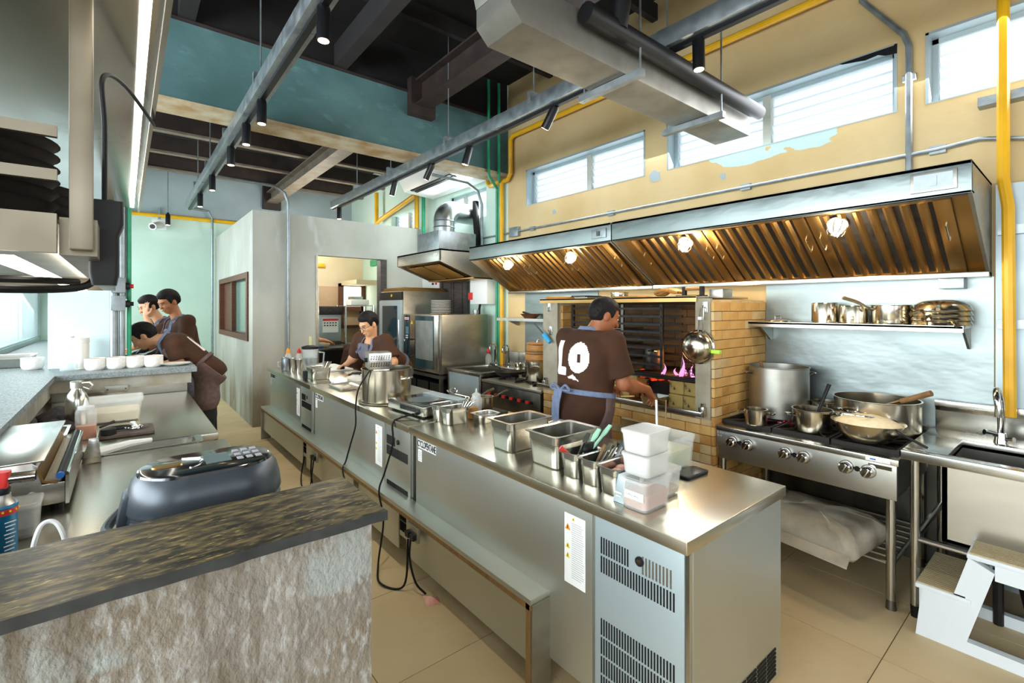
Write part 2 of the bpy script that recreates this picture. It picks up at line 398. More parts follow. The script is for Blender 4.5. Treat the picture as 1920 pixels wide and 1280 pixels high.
def louvre_window(n, ya, yb, za, zb, mull, slats=5):
    f = MB(); t = 0.045; x0, x1 = XW+0.10, XW+0.16
    f.box(x0, x1, ya, yb, za, za+t*0.6); f.box(x0, x1, ya, yb, zb-t, zb); f.box(x0, x1, ya, ya+t, za, zb); f.box(x0, x1, yb-t, yb, za, zb)
    w = struct(f.build('window_%d' % n, 'steel_blue', smooth=0), None)
    for y in mull: MB().box(x0-0.005, x1, y-0.03, y+0.03, za+0.02, zb-0.02).build('mullion', 'concrete', w, smooth=0)
    seg = [ya+t]+[y for y in mull]+[yb-t]
    h = (zb-za-t*1.6)/slats
    for a, b in zip(seg[:-1], seg[1:]):
        for k in range(slats):
            z = za+t*0.6+k*h
            p = MB(); p.add([(x0+0.045, a, z), (x0+0.045, b, z), (x0+0.015, b, z+h*1.06), (x0+0.015, a, z+h*1.06),
                             (x0+0.050, a, z), (x0+0.050, b, z), (x0+0.020, b, z+h*1.06), (x0+0.020, a, z+h*1.06)],
                            [(0,1,2,3),(7,6,5,4),(0,4,5,1),(1,5,6,2),(2,6,7,3),(3,7,4,0)])
            p.build('pane', 'pane_sky', w, smooth=0)
    return w
louvre_window(1, -1.0, 0.66, WZ0, WZ1, [-0.2])
louvre_window(2, 0.80, 2.47, WZ0, WZ1, [1.64])
louvre_window(3, 2.71, 4.44, WZ0, WZ1, [3.50])
louvre_window(4, 5.28, 6.32, WZ0, WZ1, [5.95])
louvre_window(5, 7.20, 8.28, 2.94, 3.32, [7.75])
# teal-painted jamb linings of the window openings
for k, (ya, yb, za, zb) in enumerate([(-1.0, .66, WZ0, WZ1), (.80, 2.47, WZ0, WZ1), (2.71, 4.44, WZ0, WZ1)]):
    b = MB(); b.box(XW-0.004, XW+0.10, ya-0.001, ya+0.015, za, zb); b.box(XW-0.004, XW+0.10, yb-0.015, yb+0.001, za, zb); b.box(XW-0.004, XW+0.10, ya, yb, zb-0.015, zb+0.001); b.box(XW-0.002, XW+0.10, ya, yb, za-0.001, za+0.006)
    struct(b.build('trim_%d' % (k+1), 'steel_blue', smooth=0))
# the grey-blue sheet-metal lining at the right end of the cooking line
struct(MB().box(XW-0.05, XW, -2.0, 0.35, 0, 2.26).build('trim_4', 'steel_blue', smooth=0), 'blue grey sheet metal lining behind the yellow gas pipe')
# rear and hidden walls
struct(MB().box(-1.1, 4.05, 10.4, 10.6, 0, 4.7).build('wall_back', 'mint_wall', smooth=0))
struct(MB().box(-1.0, 3.85, 10.28, 10.4, 3.22, 4.2).build('wall_back_upper', 'upper_wall', smooth=0))
b = MB(); b.box(-1.22, -1.02, 6.6, 10.6, 0, 1.12); b.box(-1.22, -1.02, 6.6, 10.6, 3.3, 4.7); b.box(-1.22, -1.02, 6.6, 6.75, 1.12, 3.3); b.box(-1.22, -1.02, 10.36, 10.6, 1.12, 3.3)
struct(b.build('wall_left_rear', 'pale_wall', smooth=0))
f = MB()
for (y0, y1, z0, z1) in ((6.75, 10.36, 1.12, 1.14), (6.75, 10.36, 3.26, 3.3), (6.75, 6.80, 1.12, 3.3), (10.32, 10.36, 1.12, 3.3)): f.box(-1.05, -1.03, y0, y1, z0, z1)
w9 = struct(f.build('window_9', 'pale_wall', smooth=0), 'bright frosted window over the left ledge')
for k in range(2): MB().box(-1.044, -1.036, 6.8+1.76*k, 8.56+1.76*k, 1.14, 3.26).build('pane', 'pane_sky', w9, smooth=0)
b = MB()
b.box(-3.7, -3.5, -3.2, 6.8, 0, 0.7); b.box(-3.7, -3.5, -3.2, 6.8, 3.1, 4.7)
for y in (-3.2, -0.9, 1.6, 4.1, 6.4): b.box(-3.7, -3.5, y, y+0.25, 0.7, 3.1)
struct(b.build('wall_left', 'pale_wall', smooth=0))
struct(MB().box(-3.7, -1.222, 6.61, 6.8, 0, 4.7).build('wall_left_return', 'pale_wall', smooth=0))
b = MB(); b.box(-3.7, 4.05, -3.2, -3.0, 0, 0.9); b.box(-3.7, 4.05, -3.2, -3.0, 2.9, 4.7)
for (x0, x1) in ((-3.7, -1.6), (0.2, 1.6), (2.6, 4.05)): b.box(x0, x1, -3.2, -3.0, 0.9, 2.9)
struct(b.build('wall_front', 'joist_edge', smooth=0))
# ceilings
ce = struct(MB().box(-3.7, 4.05, -3.2, 4.8, 4.45, 4.55).build('ceiling', 'ceiling_dark', smooth=0), 'dark open ceiling with exposed joists')
for x in (0.4, 1.68):
    MB().box(x-0.06, x+0.06, -3.0, 4.8, 3.98, 4.2).build('joist', 'joist_dark', ce, smooth=0)
for y in (-0.8, 0.6, 1.9, 2.6, 3.3, 4.0):
    MB().box(-3.5, 3.85, y-0.03, y+0.03, 4.25, 4.40).build('joist', 'joist_dark', ce, smooth=0)
ib = MB(); ib.box(2.47, 2.67, -3.0, 4.8, 3.80, 3.82); ib.box(2.55, 2.59, -3.0, 4.8, 3.82, 4.06); ib.box(2.47, 2.67, -3.0, 4.8, 4.06, 4.08)
ibo = struct(ib.build('trim_5', 'joist_brown', smooth=0), 'brown steel girder under the dark ceiling')
MB().box(2.42, 2.72, 4.70, 4.80, 3.70, 4.1).build('bracket', 'joist_brown', ibo, smooth=0)
cr_ = struct(MB().box(-1.3, 4.05, 5.1, 10.6, 4.25, 4.35).build('ceiling_rear', 'ceiling_dark', smooth=0), 'dark ceiling with brown joists beyond the teal beam')
for y in (5.65, 6.60, 7.55, 8.60, 9.65):
    j = MB().box(-1.2, 3.85, y-0.03, y+0.03, 3.86, 4.08).build('joist', 'joist_brown', cr_, smooth=0)
    MB().box(-1.2, 3.85, y-0.05, y+0.05, 3.83, 3.86).build('joist_flange', 'joist_edge', j, smooth=0)
for y in (6.1, 7.1, 8.1, 9.15):
    MB().tube([(-1.0, y, 3.98), (3.8, y, 3.98)], 0.012, 6).build('hanger_bar', 'joist_dark', cr_)
g = MB(); g.box(2.14, 2.34, 5.1, 10.3, 3.62, 3.645); g.box(2.22, 2.26, 5.1, 10.3, 3.645, 3.83); g.box(2.14, 2.34, 5.1, 10.3, 3.81, 3.83)
go = struct(g.build('trim_6', 'joist_edge', smooth=0), 'grey steel girder running beneath the rear joists')
MB().box(2.08, 2.40, 10.18, 10.3, 3.5, 3.95).build('bracket', 'joist_brown', go, smooth=0)
# teal concrete beam
struct(MB().box(-3.7, 4.05, 4.82, 5.10, 3.96, 4.6).build('wall_beam_top', 'ceiling_dark', smooth=0))
struct(MB().box(-3.7, -1.2, 4.82, 5.10, 0.0, 0.01).build('trim_13', 'grout', smooth=0)) if 0 else None
bm_ = struct(MB().box(-3.5, 3.85, 4.80, 5.10, 3.30, 3.96).build('wall_beam', 'teal_beam', smooth=0), 'weathered teal painted concrete beam across the room')
MB().box(-3.5, 3.84, 4.785, 5.10, 3.262, 3.30).build('raw_edge', 'raw_edge', bm_, smooth=0)
MB().box(-3.5, 3.84, 4.775, 4.80, 3.955, 3.975).build('rusty_top_edge', 'joist_brown', bm_, smooth=0)
# room height closure above right wall handled by ceiling; concrete partition box
BX0, BY0, BZ = 1.30, 6.98, 2.86
b = MB(); t = 0.12
b.box(BX0, 2.10, BY0, BY0+t, 0, BZ); b.box(2.10, 3.16, BY0, BY0+t, 2.32, BZ); b.box(3.16, XW, BY0, BY0+t, 0, BZ)
wb = struct(b.build('wall_partition_front', 'concrete', smooth=0), 'grey polished concrete partition with a doorway')
b = MB(); b.box(BX0, BX0+t, BY0+t, 10.4, 0, 1.12); b.box(BX0, BX0+t, BY0+t, 10.4, 2.06, BZ); b.box(BX0, BX0+t, BY0+t, 7.24, 1.12, 2.06); b.box(BX0, BX0+t, 9.72, 10.4, 1.12, 2.06)
struct(b.build('wall_partition_side', 'concrete', smooth=0), 'grey concrete partition side with a wood framed window')
f = MB()
for (y0, y1, z0, z1) in ((7.24, 9.72, 1.12, 1.20), (7.24, 9.72, 1.98, 2.06), (7.24, 7.34, 1.2, 1.98), (9.62, 9.72, 1.2, 1.98)): f.box(BX0-0.02, BX0+t, y0, y1, z0, z1)
w6 = struct(f.build('window_6', 'wood_frame', smooth=0), 'brown wood framed interior window in the concrete box')
MB().box(BX0+0.01, BX0+t, 8.62, 8.72, 1.2, 1.98).build('mullion', 'wood_frame', w6, smooth=0)
MB().box(BX0+0.07, BX0+0.08, 7.34, 8.62, 1.2, 1.98).build('pane', 'glass_green', w6, smooth=0)
MB().box(BX0+0.05, BX0+0.07, 8.72, 9.62, 1.2, 1.98).build('sliding_panel', 'wood_frame', w6, smooth=0)
# door jamb of the doorway
b = MB(); b.box(3.06, 3.16, BY0-0.02, BY0+t, 0, 2.32)
struct(b.build('trim_7', 'door_dark', smooth=0), 'dark door jamb at the doorway')
b = MB(); b.box(2.10, 2.125, BY0-0.01, BY0+t+0.01, 0, 2.32)
struct(b.build('trim_8', 'steel_dull', smooth=0), 'thin steel jamb at the doorway')
# pantry behind the doorway
struct(MB().box(1.42, XW, 9.60, 9.70, 0, 2.0).build('wall_pantry', 'pantry_wall', smooth=0))
struct(MB().box(1.42, XW, 9.64, 9.72, 2.0, 2.86).build('wall_pantry_top', 'pantry_wall_top', smooth=0))
struct(MB().box(3.35, XW, 8.7, 9.6, 2.02, 2.10).build('trim_9', 'pantry_wall_top', smooth=0))
w7 = MB()
for (x0, x1, z0, z1) in ((3.32, 3.84, 1.50, 1.60), (3.32, 3.84, 2.0, 2.06), (3.32, 3.40, 1.2, 2.06), (3.76, 3.84, 1.2, 2.06), (3.32, 3.84, 1.16, 1.22)): w7.box(x0, x1, 9.50, 9.60, z0, z1)
w7o = struct(w7.build('window_7', 'wood_frame', smooth=0))
MB().box(3.40, 3.76, 9.55, 9.58, 1.60, 2.0).build('pane', 'led_white', w7o, smooth=0)
# rear wooden shutters in the right wall, behind the ovens
sh = MB()
for (y0, y1, z0, z1) in ((5.68, 6.42, 1.0, 1.06), (5.68, 6.42, 2.02, 2.10), (5.68, 5.74, 1.0, 2.1), (6.36, 6.42, 1.0, 2.1)): sh.box(XW-0.06, XW, y0, y1, z0, z1)
sho = struct(sh.build('window_8', 'door_dark', smooth=0), 'dark wooden shutters behind the oven')
for (a, c) in ((5.75, 6.04), (6.06, 6.35)):
    q = MB(); q.box(XW-0.04, XW-0.01, a, c, 1.06, 2.02)
    s_ = q.build('shutter_leaf', 'door_dark', sho, smooth=0)
    MB().box(XW-0.05, XW-0.04, a+0.06, c-0.06, 1.14, 1.94).build('raised_panel', 'wood_frame' if 0 else 'door_dark', s_, smooth=0)
# pale column standing by the pass, left
struct(MB().box(-0.49, -0.05, 5.42, 5.92, 0, 4.3).build('wall_column', 'pale_wall', smooth=0), 'pale blue column beside the pass with pipes')
# ---- masonry pass with stone ledge: front, left and far branch
lw = MB(); lw.box(-1.0, 0.475, 1.135, 1.385, 0, 1.046)
struct(lw.build('wall_pass_front', 'rough_concrete', smooth=0), 'rough weathered concrete low wall in the foreground')
struct(MB().box(-0.97, -0.47, 1.385, 10.3, 0, 0.90).build('wall_pass_left', 'rough_concrete', smooth=0))
struct(MB().box(-0.98, -0.43, 1.385, 10.3, 0.90, 1.03).build('wall_pass_left_rim', 'plaster_rim', smooth=0))
struct(MB().box(-0.43, 0.44, 4.87, 5.36, 0.935, 1.03).build('wall_pass_far_rim', 'plaster_rim', smooth=0))
struct(MB().box(-0.47, 0.40, 5.02, 5.30, 0, 0.935).build('wall_pass_far', 'plaster_rim', smooth=0))
def slab_edge(b, x0, x1, y0, y1, z0, z1, rough=0.004, n=40, front='y'):
    """stone slab with an irregular broken edge"""
    lo = []; hi = []
    pts = []
    for k in range(n+1): pts.append((x0+(x1-x0)*k/n, y0+random.uniform(-rough, rough)))
    for k in range(1, n//4+1): pts.append((x1+random.uniform(-rough, rough), y0+(y1-y0)*k/(n//4)))
    for k in range(1, n+1): pts.append((x1+(x0-x1)*k/n, y1+random.uniform(-rough, rough)*0.5))
    b.loft([[(p[0], p[1], z0) for p in pts], [(p[0], p[1], z1) for p in pts]])
b = MB(); slab_edge(b, -1.0, 0.503, 1.105, 1.405, 1.047, 1.070); 
o = struct(b.build('trim_10', 'granite', smooth=30), 'dark gold veined stone ledge on the foreground wall'); o.data.materials.append(M['granite_thin'])
for p_ in o.data.polygons:
    if abs(p_.normal.z) < 0.5: p_.material_index = 1
struct(MB().box(-1.0, -0.40, 1.405, 10.3, 1.03, 1.068).build('trim_11', 'granite_grey', smooth=0), 'grey stone ledge along the left side')
b = MB(); slab_edge(b, -0.40, 0.475, 4.825, 5.40, 1.03, 1.069)
struct(b.build('trim_12', 'granite_grey', smooth=30), 'grey stone ledge at the far side of the prep counters')
struct(MB().box(XW-0.03, XW-0.002, -2.0, 1.60, 0, 0.62).build('wall_shade_panel', 'steel_dark', smooth=0), 'dark panel standing in for the shade under the range and sink')  # dark sheet added over the wall; its colour gives the deep shade here
# ================================================================ EXTRACTION HOODS
def spot_light(name, loc, aim, power, ang, col=(1.0, 0.90, 0.74), blend=0.6, rad=0.03):
    d = bpy.data.lights.new(name, 'SPOT'); d.energy = power; d.spot_size = math.radians(ang); d.spot_blend = blend; d.color = col; d.shadow_soft_size = rad
    o = bpy.data.objects.new(name, d); COL.objects.link(o); o.location = loc
    o.rotation_euler = (Vector(aim)-Vector(loc)).to_track_quat('-Z', 'Y').to_euler(); return o
def point_light(name, loc, power, col=(1.0, 0.85, 0.63), rad=0.05):
    d = bpy.data.lights.new(name, 'POINT'); d.energy = power; d.color = col; d.shadow_soft_size = rad
    o = bpy.data.objects.new(name, d); COL.objects.link(o); o.location = loc; return o
HF, HT, HB = 3.15, 2.285, 2.125        # hood front x, top z, fascia bottom z
FA = Vector((3.235, 0, 2.145)); FB = Vector((3.765, 0, 1.785))
fdir = (FB-FA).normalized(); flen = (FB-FA).length; fnor = Vector((fdir.z, 0, -fdir.x))   # points down and to the room
if fnor.z > 0: fnor = -fnor
def slope_m(y): # local x along slope, y along Y, z out of the filter face
    return Matrix(((fdir.x, 0, fnor.x, FA.x), (0, 1, 0, y), (fdir.z, 0, fnor.z, FA.z), (0, 0, 0, 1)))
def hood(label, y0, y1, filters):
    t = thing('extraction_hood', label, 'hood', (3.5, (y0+y1)/2, 1.745))
    b = MB(); b.box(HF, HF+0.02, y0, y1, HB, HT); b.box(HF, XW, y0, y1, HT-0.02, HT); b.box(HF, HF+0.07, y0, y1, HB, HB+0.015)
    b.build('fascia', 'steel_wall', t, bevel=0.003)
    for y in (y0, y1-0.015):
        MB().prism([(HF+.005, HB), (HF+.005, HT-.005), (XW-.001, HT-.005), (XW-.001, 1.745), (XW-0.04, 1.745)], 'y', y, y+0.015).build('end_panel', 'steel_dull', t, smooth=0)
    MB().box(3.735, XW-0.002, y0, y1, 1.745, 1.775).build('grease_gutter', 'steel', t, bevel=0.003)
    b = MB(); b.M = slope_m(0); b.box(-0.05, flen+0.03, y0+0.016, y1-0.016, -0.02, -0.008); b.build('back_plate', 'steel_warm', t, smooth=0)
    for (fy, fw, nb) in filters:
        b = MB(); b.M = slope_m(fy); b.box(0.0, flen, 0, fw, -0.008, 0.004); f = b.build('filter', 'black_iron', t, smooth=0)
        b = MB(); b.M = slope_m(fy)
        for (x0, x1, ya, yb) in ((0, 0.02, 0, fw), (flen-.02, flen, 0, fw), (0, flen, 0, 0.07), (0, flen, fw-0.07, fw)): b.box(x0, x1, ya, yb, 0.003, 0.016)
        b.build('filter_frame', 'steel_warm', f, bevel=0.002)
        pitch = (fw-0.14)/nb; base = None
        for k in range(nb):
            b = MB(); b.M = slope_m(fy); ya = 0.07+k*pitch+pitch*0.28; yb = ya+pitch*0.62
            b.add([(0.02, ya, 0.004), (0.02, (ya*2+yb)/3, 0.022), (0.02, (ya+yb*2)/3, 0.022), (0.02, yb, 0.004), (flen-.02, ya, 0.004), (flen-.02, (ya*2+yb)/3, 0.022), (flen-.02, (ya+yb*2)/3, 0.022), (flen-.02, yb, 0.004)],
                  [(0,4,5,1),(1,5,6,2),(2,6,7,3),(0,1,2,3),(7,6,5,4),(0,3,7,4)])
            b.build('baffle', 'steel_warm', f, smooth=0)
        for ya in (0.035, fw-0.035):
            b = MB(); b.M = slope_m(fy); b.tube([(flen*0.30, ya, 0.012), (flen*0.30, ya, 0.04), (flen*0.30+0.12, ya, 0.04), (flen*0.30+0.12, ya, 0.012)], 0.004, 6)
            b.build('filter_handle', 'chrome', f)
    return t
hood_r = hood('long stainless extraction hood above the range and grill', 0.37, 2.545, [(0.46, 0.66, 7), (1.13, 0.66, 7), (1.80, 0.62, 6)])
hood_l = hood('stainless extraction hood left of the joint, towards the steamer', 2.555, 4.66, [(2.66, 0.60, 6), (3.28, 0.60, 6), (3.90, 0.60, 6)])
MB().box(HF-0.012, HF, 0.42, 0.60, 2.155, 2.255).build('fascia_lamp', 'steel_dull', hood_r, bevel=0.004)
MB().box(HF-0.016, HF-0.011, 0.435, 0.585, 2.168, 2.242).build('lamp_window', 'galv', hood_r, smooth=0)
MB().box(HF-0.02, HF-0.011, 0.495, 0.525, 2.18, 2.23).build('lamp_bulb', 'galv', hood_r, smooth=0)
b = MB().box(HF-0.012, HF, 2.60, 2.76, 2.165, 2.245).build('switch_plate', 'galv', hood_l, bevel=0.004)
MB().box(HF-0.022, HF-0.011, 2.665, 2.695, 2.185, 2.225).build('switch', 'steel_dark', hood_l, smooth=0)
tag(MB().box(3.72, XW-0.004, 0.47, 0.58, 1.682, 1.742).build('junction_box', 'galv', base=(3.78, 0.52, 1.682), bevel=0.004), 'small grey junction box under the right end of the long hood', 'box')
def bulkhead(y, label):
    c = FA + fdir*0.10; m = slope_m(y)
    t = thing('bulkhead_lamp', label, 'lamp', (c.x, y, c.z), group='caged lamps under the hoods')
    b = MB(); b.M = m; b.lathe([(0.052, 0.012), (0.055, 0.026), (0.049, 0.036), (0.04, 0.038)], (0.10, 0, 0), 20); b.build('base_ring', 'white_plastic', t)
    b = MB(); b.M = m; b.lathe([(0.038, 0.034), (0.038, 0.055), (0.034, 0.080), (0.022, 0.096), (0.006, 0.10)], (0.10, 0, 0), 20); b.build('globe', 'hood_lamp', t)
    b = MB(); b.M = m
    for a in range(4):
        an = a*PI/4; pts = [(0.10+math.cos(an)*r*s, math.sin(an)*r*s, z) for s in (1,) for r, z in ((0.050, 0.032), (0.050, 0.07), (0.038, 0.100), (0.0, 0.115), (-0.038, 0.100), (-0.050, 0.07), (-0.050, 0.032))]
        b.tube(pts, 0.003, 5)
    b.build('wire_guard', 'chrome', t)
    p = m @ Vector((0.10, 0, 0.17)); point_light('hood_bulb', p, 8.0, rad=0.06)
for y, l in ((4.10, 'caged hood lamp at the far left end of the hoods'), (3.15, 'caged hood lamp above the brick grill, second from the left'),
             (1.96, 'caged hood lamp just right of the hood joint'), (0.97, 'caged hood lamp nearest the pots on the wall shelf')): bulkhead(y, l)
# second hood, over the combi oven
t = thing('small_extraction_hood', 'small stainless hood with slatted filter over the combi oven', 'hood', (3.4, 5.6, 1.93))
MB().box(2.95, 2.97, 5.0, 6.15, 2.14, 2.29).build('fascia', 'steel_dull', t, bevel=0.003)
MB().prism([(2.95, 2.14), (2.95, 2.29), (3.845, 2.29), (3.845, 1.95), (3.47, 1.95)], 'y', 5.0, 5.015).build('end_panel', 'steel_dull', t, smooth=0)
MB().prism([(2.95, 2.14), (2.95, 2.29), (3.845, 2.29), (3.845, 1.95), (3.47, 1.95)], 'y', 6.135, 6.15).build('end_panel', 'steel_dull', t, smooth=0)
MB().box(2.95, 3.845, 5.0, 6.15, 2.27, 2.29).build('top_panel', 'steel_dull', t, smooth=0)
def s2(x): # slope plane point
    return 2.15+(x-2.97)/(3.47-2.97)*(1.965-2.15)
b = MB(); b.add([(2.97, 5.015, s2(2.97)+.01), (3.47, 5.015, 1.975), (3.47, 6.135, 1.975), (2.97, 6.135, s2(2.97)+.01)], [(0,1,2,3)]); b.build('back_plate', 'steel_warm', t, smooth=0)
MB().box(3.44, 3.845, 5.0, 6.15, 1.945, 1.965).build('grease_gutter', 'steel_warm', t, bevel=0.003)
for i in range(2):
    y0 = 5.16+i*0.44
    b = MB(); b.add([(3.05, y0, s2(3.05)), (3.42, y0, s2(3.42)), (3.42, y0+.42, s2(3.42)), (3.05, y0+.42, s2(3.05))], [(0,1,2,3)]); f = b.build('filter', 'black_iron', t, smooth=0)
    for k in range(9):
        ya = y0+0.02+k*0.044
        b = MB(); b.add([(3.05, ya, s2(3.05)-.004), (3.42, ya, s2(3.42)-.004), (3.42, ya+.026, s2(3.42)-.004), (3.05, ya+.026, s2(3.05)-.004), (3.05, ya+.013, s2(3.05)-.02), (3.42, ya+.013, s2(3.42)-.02)], [(0,1,5,4),(4,5,2,3),(0,4,3),(1,2,5),(0,3,2,1)])
        b.build('baffle', 'steel_warm', f, smooth=0)
for k in range(2): MB().box(2.945, 2.952, 5.07+k*0.04, 5.095+k*0.04, 2.20, 2.24).build('switch', 'white_plastic', t, smooth=0)
t = thing('exhaust_elbow', 'shiny round exhaust elbow duct rising from the small hood', 'duct', (3.35, 5.5, 2.29))
MB().box(3.05, 3.62, 5.2, 5.75, 2.29, 2.55).build('plenum_box', 'galv', t, bevel=0.004)
pts = [(3.30, 5.48, 2.55), (3.30, 5.48, 2.72)]+[(3.30+0.20-0.20*math.cos(a), 5.48+0.10*(1-math.cos(a)), 2.72+0.17*math.sin(a)) for a in np.linspace(0.2, PI/2, 7)]+[(3.84, 5.62, 2.89)]
MB().tube(pts, 0.138, 24).build('pipe', 'foil', t)
for z in (2.56, 2.64, 2.72): MB().lathe([(0.138, -0.008), (0.147, 0), (0.138, 0.008)], (3.30, 5.48, z), 24, False, False).build('seam_ring', 'galv', t)

# ================================================================ CEILING SERVICES
def tray(label, x, y0, y1, rods):
    t = thing('cable_trunking', label, 'cable tray', (x, (y0+y1)/2, 3.12))
    MB().box(x-0.055, x+0.055, y0, y1, 3.135, 3.245).build('channel', 'galv', t, bevel=0.003)
    MB().box(x-0.018, x+0.018, y0, y1, 3.11, 3.135).build('light_track', 'black_metal', t, smooth=0)
    for y in rods:
        MB().tube([(x-0.01, y, 3.24), (x-0.01, y, 4.4 if y < 4.8 else 3.9)], 0.006, 6).build('hanger_rod', 'galv', t)
        MB().box(x-0.062, x+0.062, y-0.02, y+0.02, 3.215, 3.30 if y < 4.7 or y > 5.15 else 3.25).build('hanger_clip', 'galv', t, smooth=0)
    for y in [r+0.45 for r in rods]: MB().box(x-0.053, x+0.053, y-0.03, y+0.03, 3.13, 3.249).build('joint_cover', 'galv', t, smooth=0)
tray('grey cable trunking running along the left of the ceiling', 0.79, -1.5, 9.0, (0.7, 2.4, 3.9, 5.3, 6.6, 7.8))
tray('grey cable trunking with spotlights nearer the yellow wall', 2.56, -1.5, 7.6, (0.3, 1.2, 2.85, 4.15, 5.5, 6.6))
def track_spot(x, y, z, tilt, label, power):
    d = Vector(tilt).normalized()
    t = thing('track_spotlight', label, 'spotlight', (x, y, z+0.19), group='black track spotlights')
    MB().box(x-0.015, x+0.015, y-0.05, y+0.05, z+0.16, z+0.185).build('track_adapter', 'black_metal', t, smooth=0)
    top = Vector((x, y, z+0.15)); bot = top+d*0.165
    MB().tube([(x, y, z+0.17), top], 0.010, 8).build('stem', 'black_metal', t)
    MB().tube([top-d*0.012, top, bot], [0.030, 0.034, 0.034], 18).build('body', 'black_metal', t)
    MB().tube([bot, bot+d*0.002], 0.027, 16).build('lens', 'lamp_warm', t)
    if power: spot_light('spot_bulb', bot+d*0.012, bot+d*2, power, 75)
LS = ((0.79, 2.50), (0.79, 3.92), (0.79, 4.50), (0.79, 5.24), (0.79, 6.50), (0.79, 7.65))
for (x, y), l, p in zip(LS, ('nearest black spotlight on the left trunking', 'second black spotlight along the left trunking, just before the teal beam edge', 'third black spotlight along the left trunking',
        'fourth black spotlight along the left trunking', 'fifth black spotlight along the left trunking', 'farthest black spotlight on the left trunking by the rear wall'), (34, 26, 26, 20, 20, 20)):
    track_spot(x, y, 2.955, (0.0, 0, -1), l, p)
tag_sp = ((2.56, 1.44, (0.0, -0.02, -1)), (2.56, 2.62, (-0.10, 0.55, -0.8)), (2.56, 3.78, (-0.15, 0.25, -0.9)), (2.56, 4.50, (-0.15, 0.5, -0.8)), (2.56, 5.40, (-0.1, 0.3, -0.9)), (2.56, 7.35, (0, 0, -1)))
for (x, y, d), l, p in zip(tag_sp, ('dazzling black spotlight under the duct near the yellow wall', 'black spotlight tilted over the ochre wall left of the duct', 'lit black spotlight in front of the teal beam right end',
        'black spotlight beside the ceiling air conditioner', 'small black spotlight above the round exhaust elbow', 'black spotlight above the doorway of the concrete box'), (20, 26, 30, 26, 26, 26)):
    track_spot(x, y, 2.955, d, l, p)
track_spot(0.55, 9.65, 2.95, (0, 0, -1), 'tiny black ceiling spotlight by the camera on the rear wall', 14)
MB().tube([(0.55, 9.65, 3.12), (0.55, 9.65, 3.84)], 0.006, 6).build('hanger_rod', 'galv', bpy.data.objects['track_spotlight.012'])
# rectangular air duct through the window
t = thing('air_duct', 'large grey sheet metal duct crossing the ceiling to the window', 'duct', (2.5, 1.80, 2.88))
MB().prism([(1.35, 2.95), (1.42, 2.885), (3.70, 2.885), (3.70, 3.10), (1.35, 3.10)], 'y', 1.665, 1.935).build('duct_run', 'duct_metal', t, bevel=0.003)
MB().prism([(1.345, 3.04), (1.30, 3.2), (1.26, 4.44), (1.58, 4.44), (1.62, 3.13), (1.62, 3.04)], 'y', 1.668, 1.932).build('duct_riser', 'duct_metal', t, bevel=0.003)
for x in (2.20, 3.1):
    MB().box(x-0.02, x+0.02, 1.56, 2.02, 2.842, 2.882).build('support_strut', 'galv', t, smooth=0)
    for y in (1.58, 1.99): MB().tube([(x, y, 2.84), (x, y, 4.4)], 0.006, 6).build('hanger_rod', 'galv', t)
for x, z in ((1.52, 3.1), (1.62, 3.0)): pass
t = thing('insulated_pipe', 'black insulated pipe running beside the grey duct', 'pipe', (2.6, 1.60, 3.0))
MB().tube([(1.78, 1.605, 3.045), (3.72, 1.605, 3.045)], 0.052, 16).build('pipe_run', 'black_plastic', t)
MB().tube([(2.02, 1.59, 3.045), (2.02, 1.56, 3.2), (2.02, 1.56, 4.4)], 0.048, 14).build('pipe_riser', 'black_plastic', t)
# air conditioner
t = thing('air_conditioner', 'white ceiling suspended air conditioner behind the teal beam', 'air conditioner', (3.5, 5.85, 3.30))
MB().prism([(3.20, 3.50), (3.30, 3.33), (3.80, 3.29), (3.84, 3.36), (3.84, 3.62), (3.30, 3.64)], 'y', 5.15, 6.65).build('casing', 'white_plastic', t, bevel=0.012)
for k in range(2):
    x = 3.30+k*0.07; MB().prism([(x, 3.327-k*0.006), (x+0.045, 3.322-k*0.006), (x+0.045, 3.31-k*0.006), (x, 3.315-k*0.006)], 'y', 5.35, 6.45).build('air_slot', 'black_plastic', t, smooth=0)
# pipes and conduits -------------------------------------------------
def pipe(name, label, cat, pts, r, m, clamps=(), n=10, cm='galv', cs=0.03):
    base = Vector(pts[0]); o = thing(name, label, cat, pts[0])
    MB().tube(pts, r, n).build('pipe_run', m, o)
    for c in clamps: MB().cbox(c, (cs, cs*2.2, cs*1.4)).build('clamp', cm, o, smooth=0)
    return o
pipe('gas_pipe', 'thick yellow gas pipe rising beside the right end of the hood', 'pipe', [(3.74, 0.315, 4.4), (3.74, 0.315, 2.28), (3.72, 0.295, 2.12), (3.72, 0.288, 0.98)], 0.027, 'yellow_pipe')
for z in (2.0, 1.48, 2.74):
    tag(MB().box(3.765, 3.80 if z < 2.3 else 3.85, 0.16, 0.42 if z > 2.3 else 0.34, z-0.025, z+0.025).build('pipe_bracket', 'galv', base=(3.78, 0.27, z-0.02), smooth=0),
        {2.0: 'grey channel bracket on the yellow pipe level with the hood filters', 1.48: 'grey channel bracket low on the yellow pipe by the pan shelf', 2.74: 'grey channel bracket holding the yellow pipe under the right window'}[z], 'bracket')
pipe('gas_pipe', 'yellow gas pipe along the top of the ochre wall, dropping at its end', 'pipe', [(3.79, -1.5, 3.74), (3.79, 4.62, 3.74), (3.79, 4.68, 3.70), (3.79, 4.68, 3.27), (3.79, 4.73, 3.21), (3.79, 5.12, 3.20), (3.79, 5.16, 3.24), (3.79, 5.16, 3.40)], 0.03, 'yellow_pipe', [(3.83, 1.0, 3.74), (3.83, 2.6, 3.74), (3.83, 4.0, 3.74)], cs=0.02)
pipe('gas_pipe', 'vertical yellow gas pipe at the left end of the hood', 'pipe', [(3.79, 4.86, 3.20), (3.79, 4.86, 0.75)], 0.028, 'yellow_pipe')
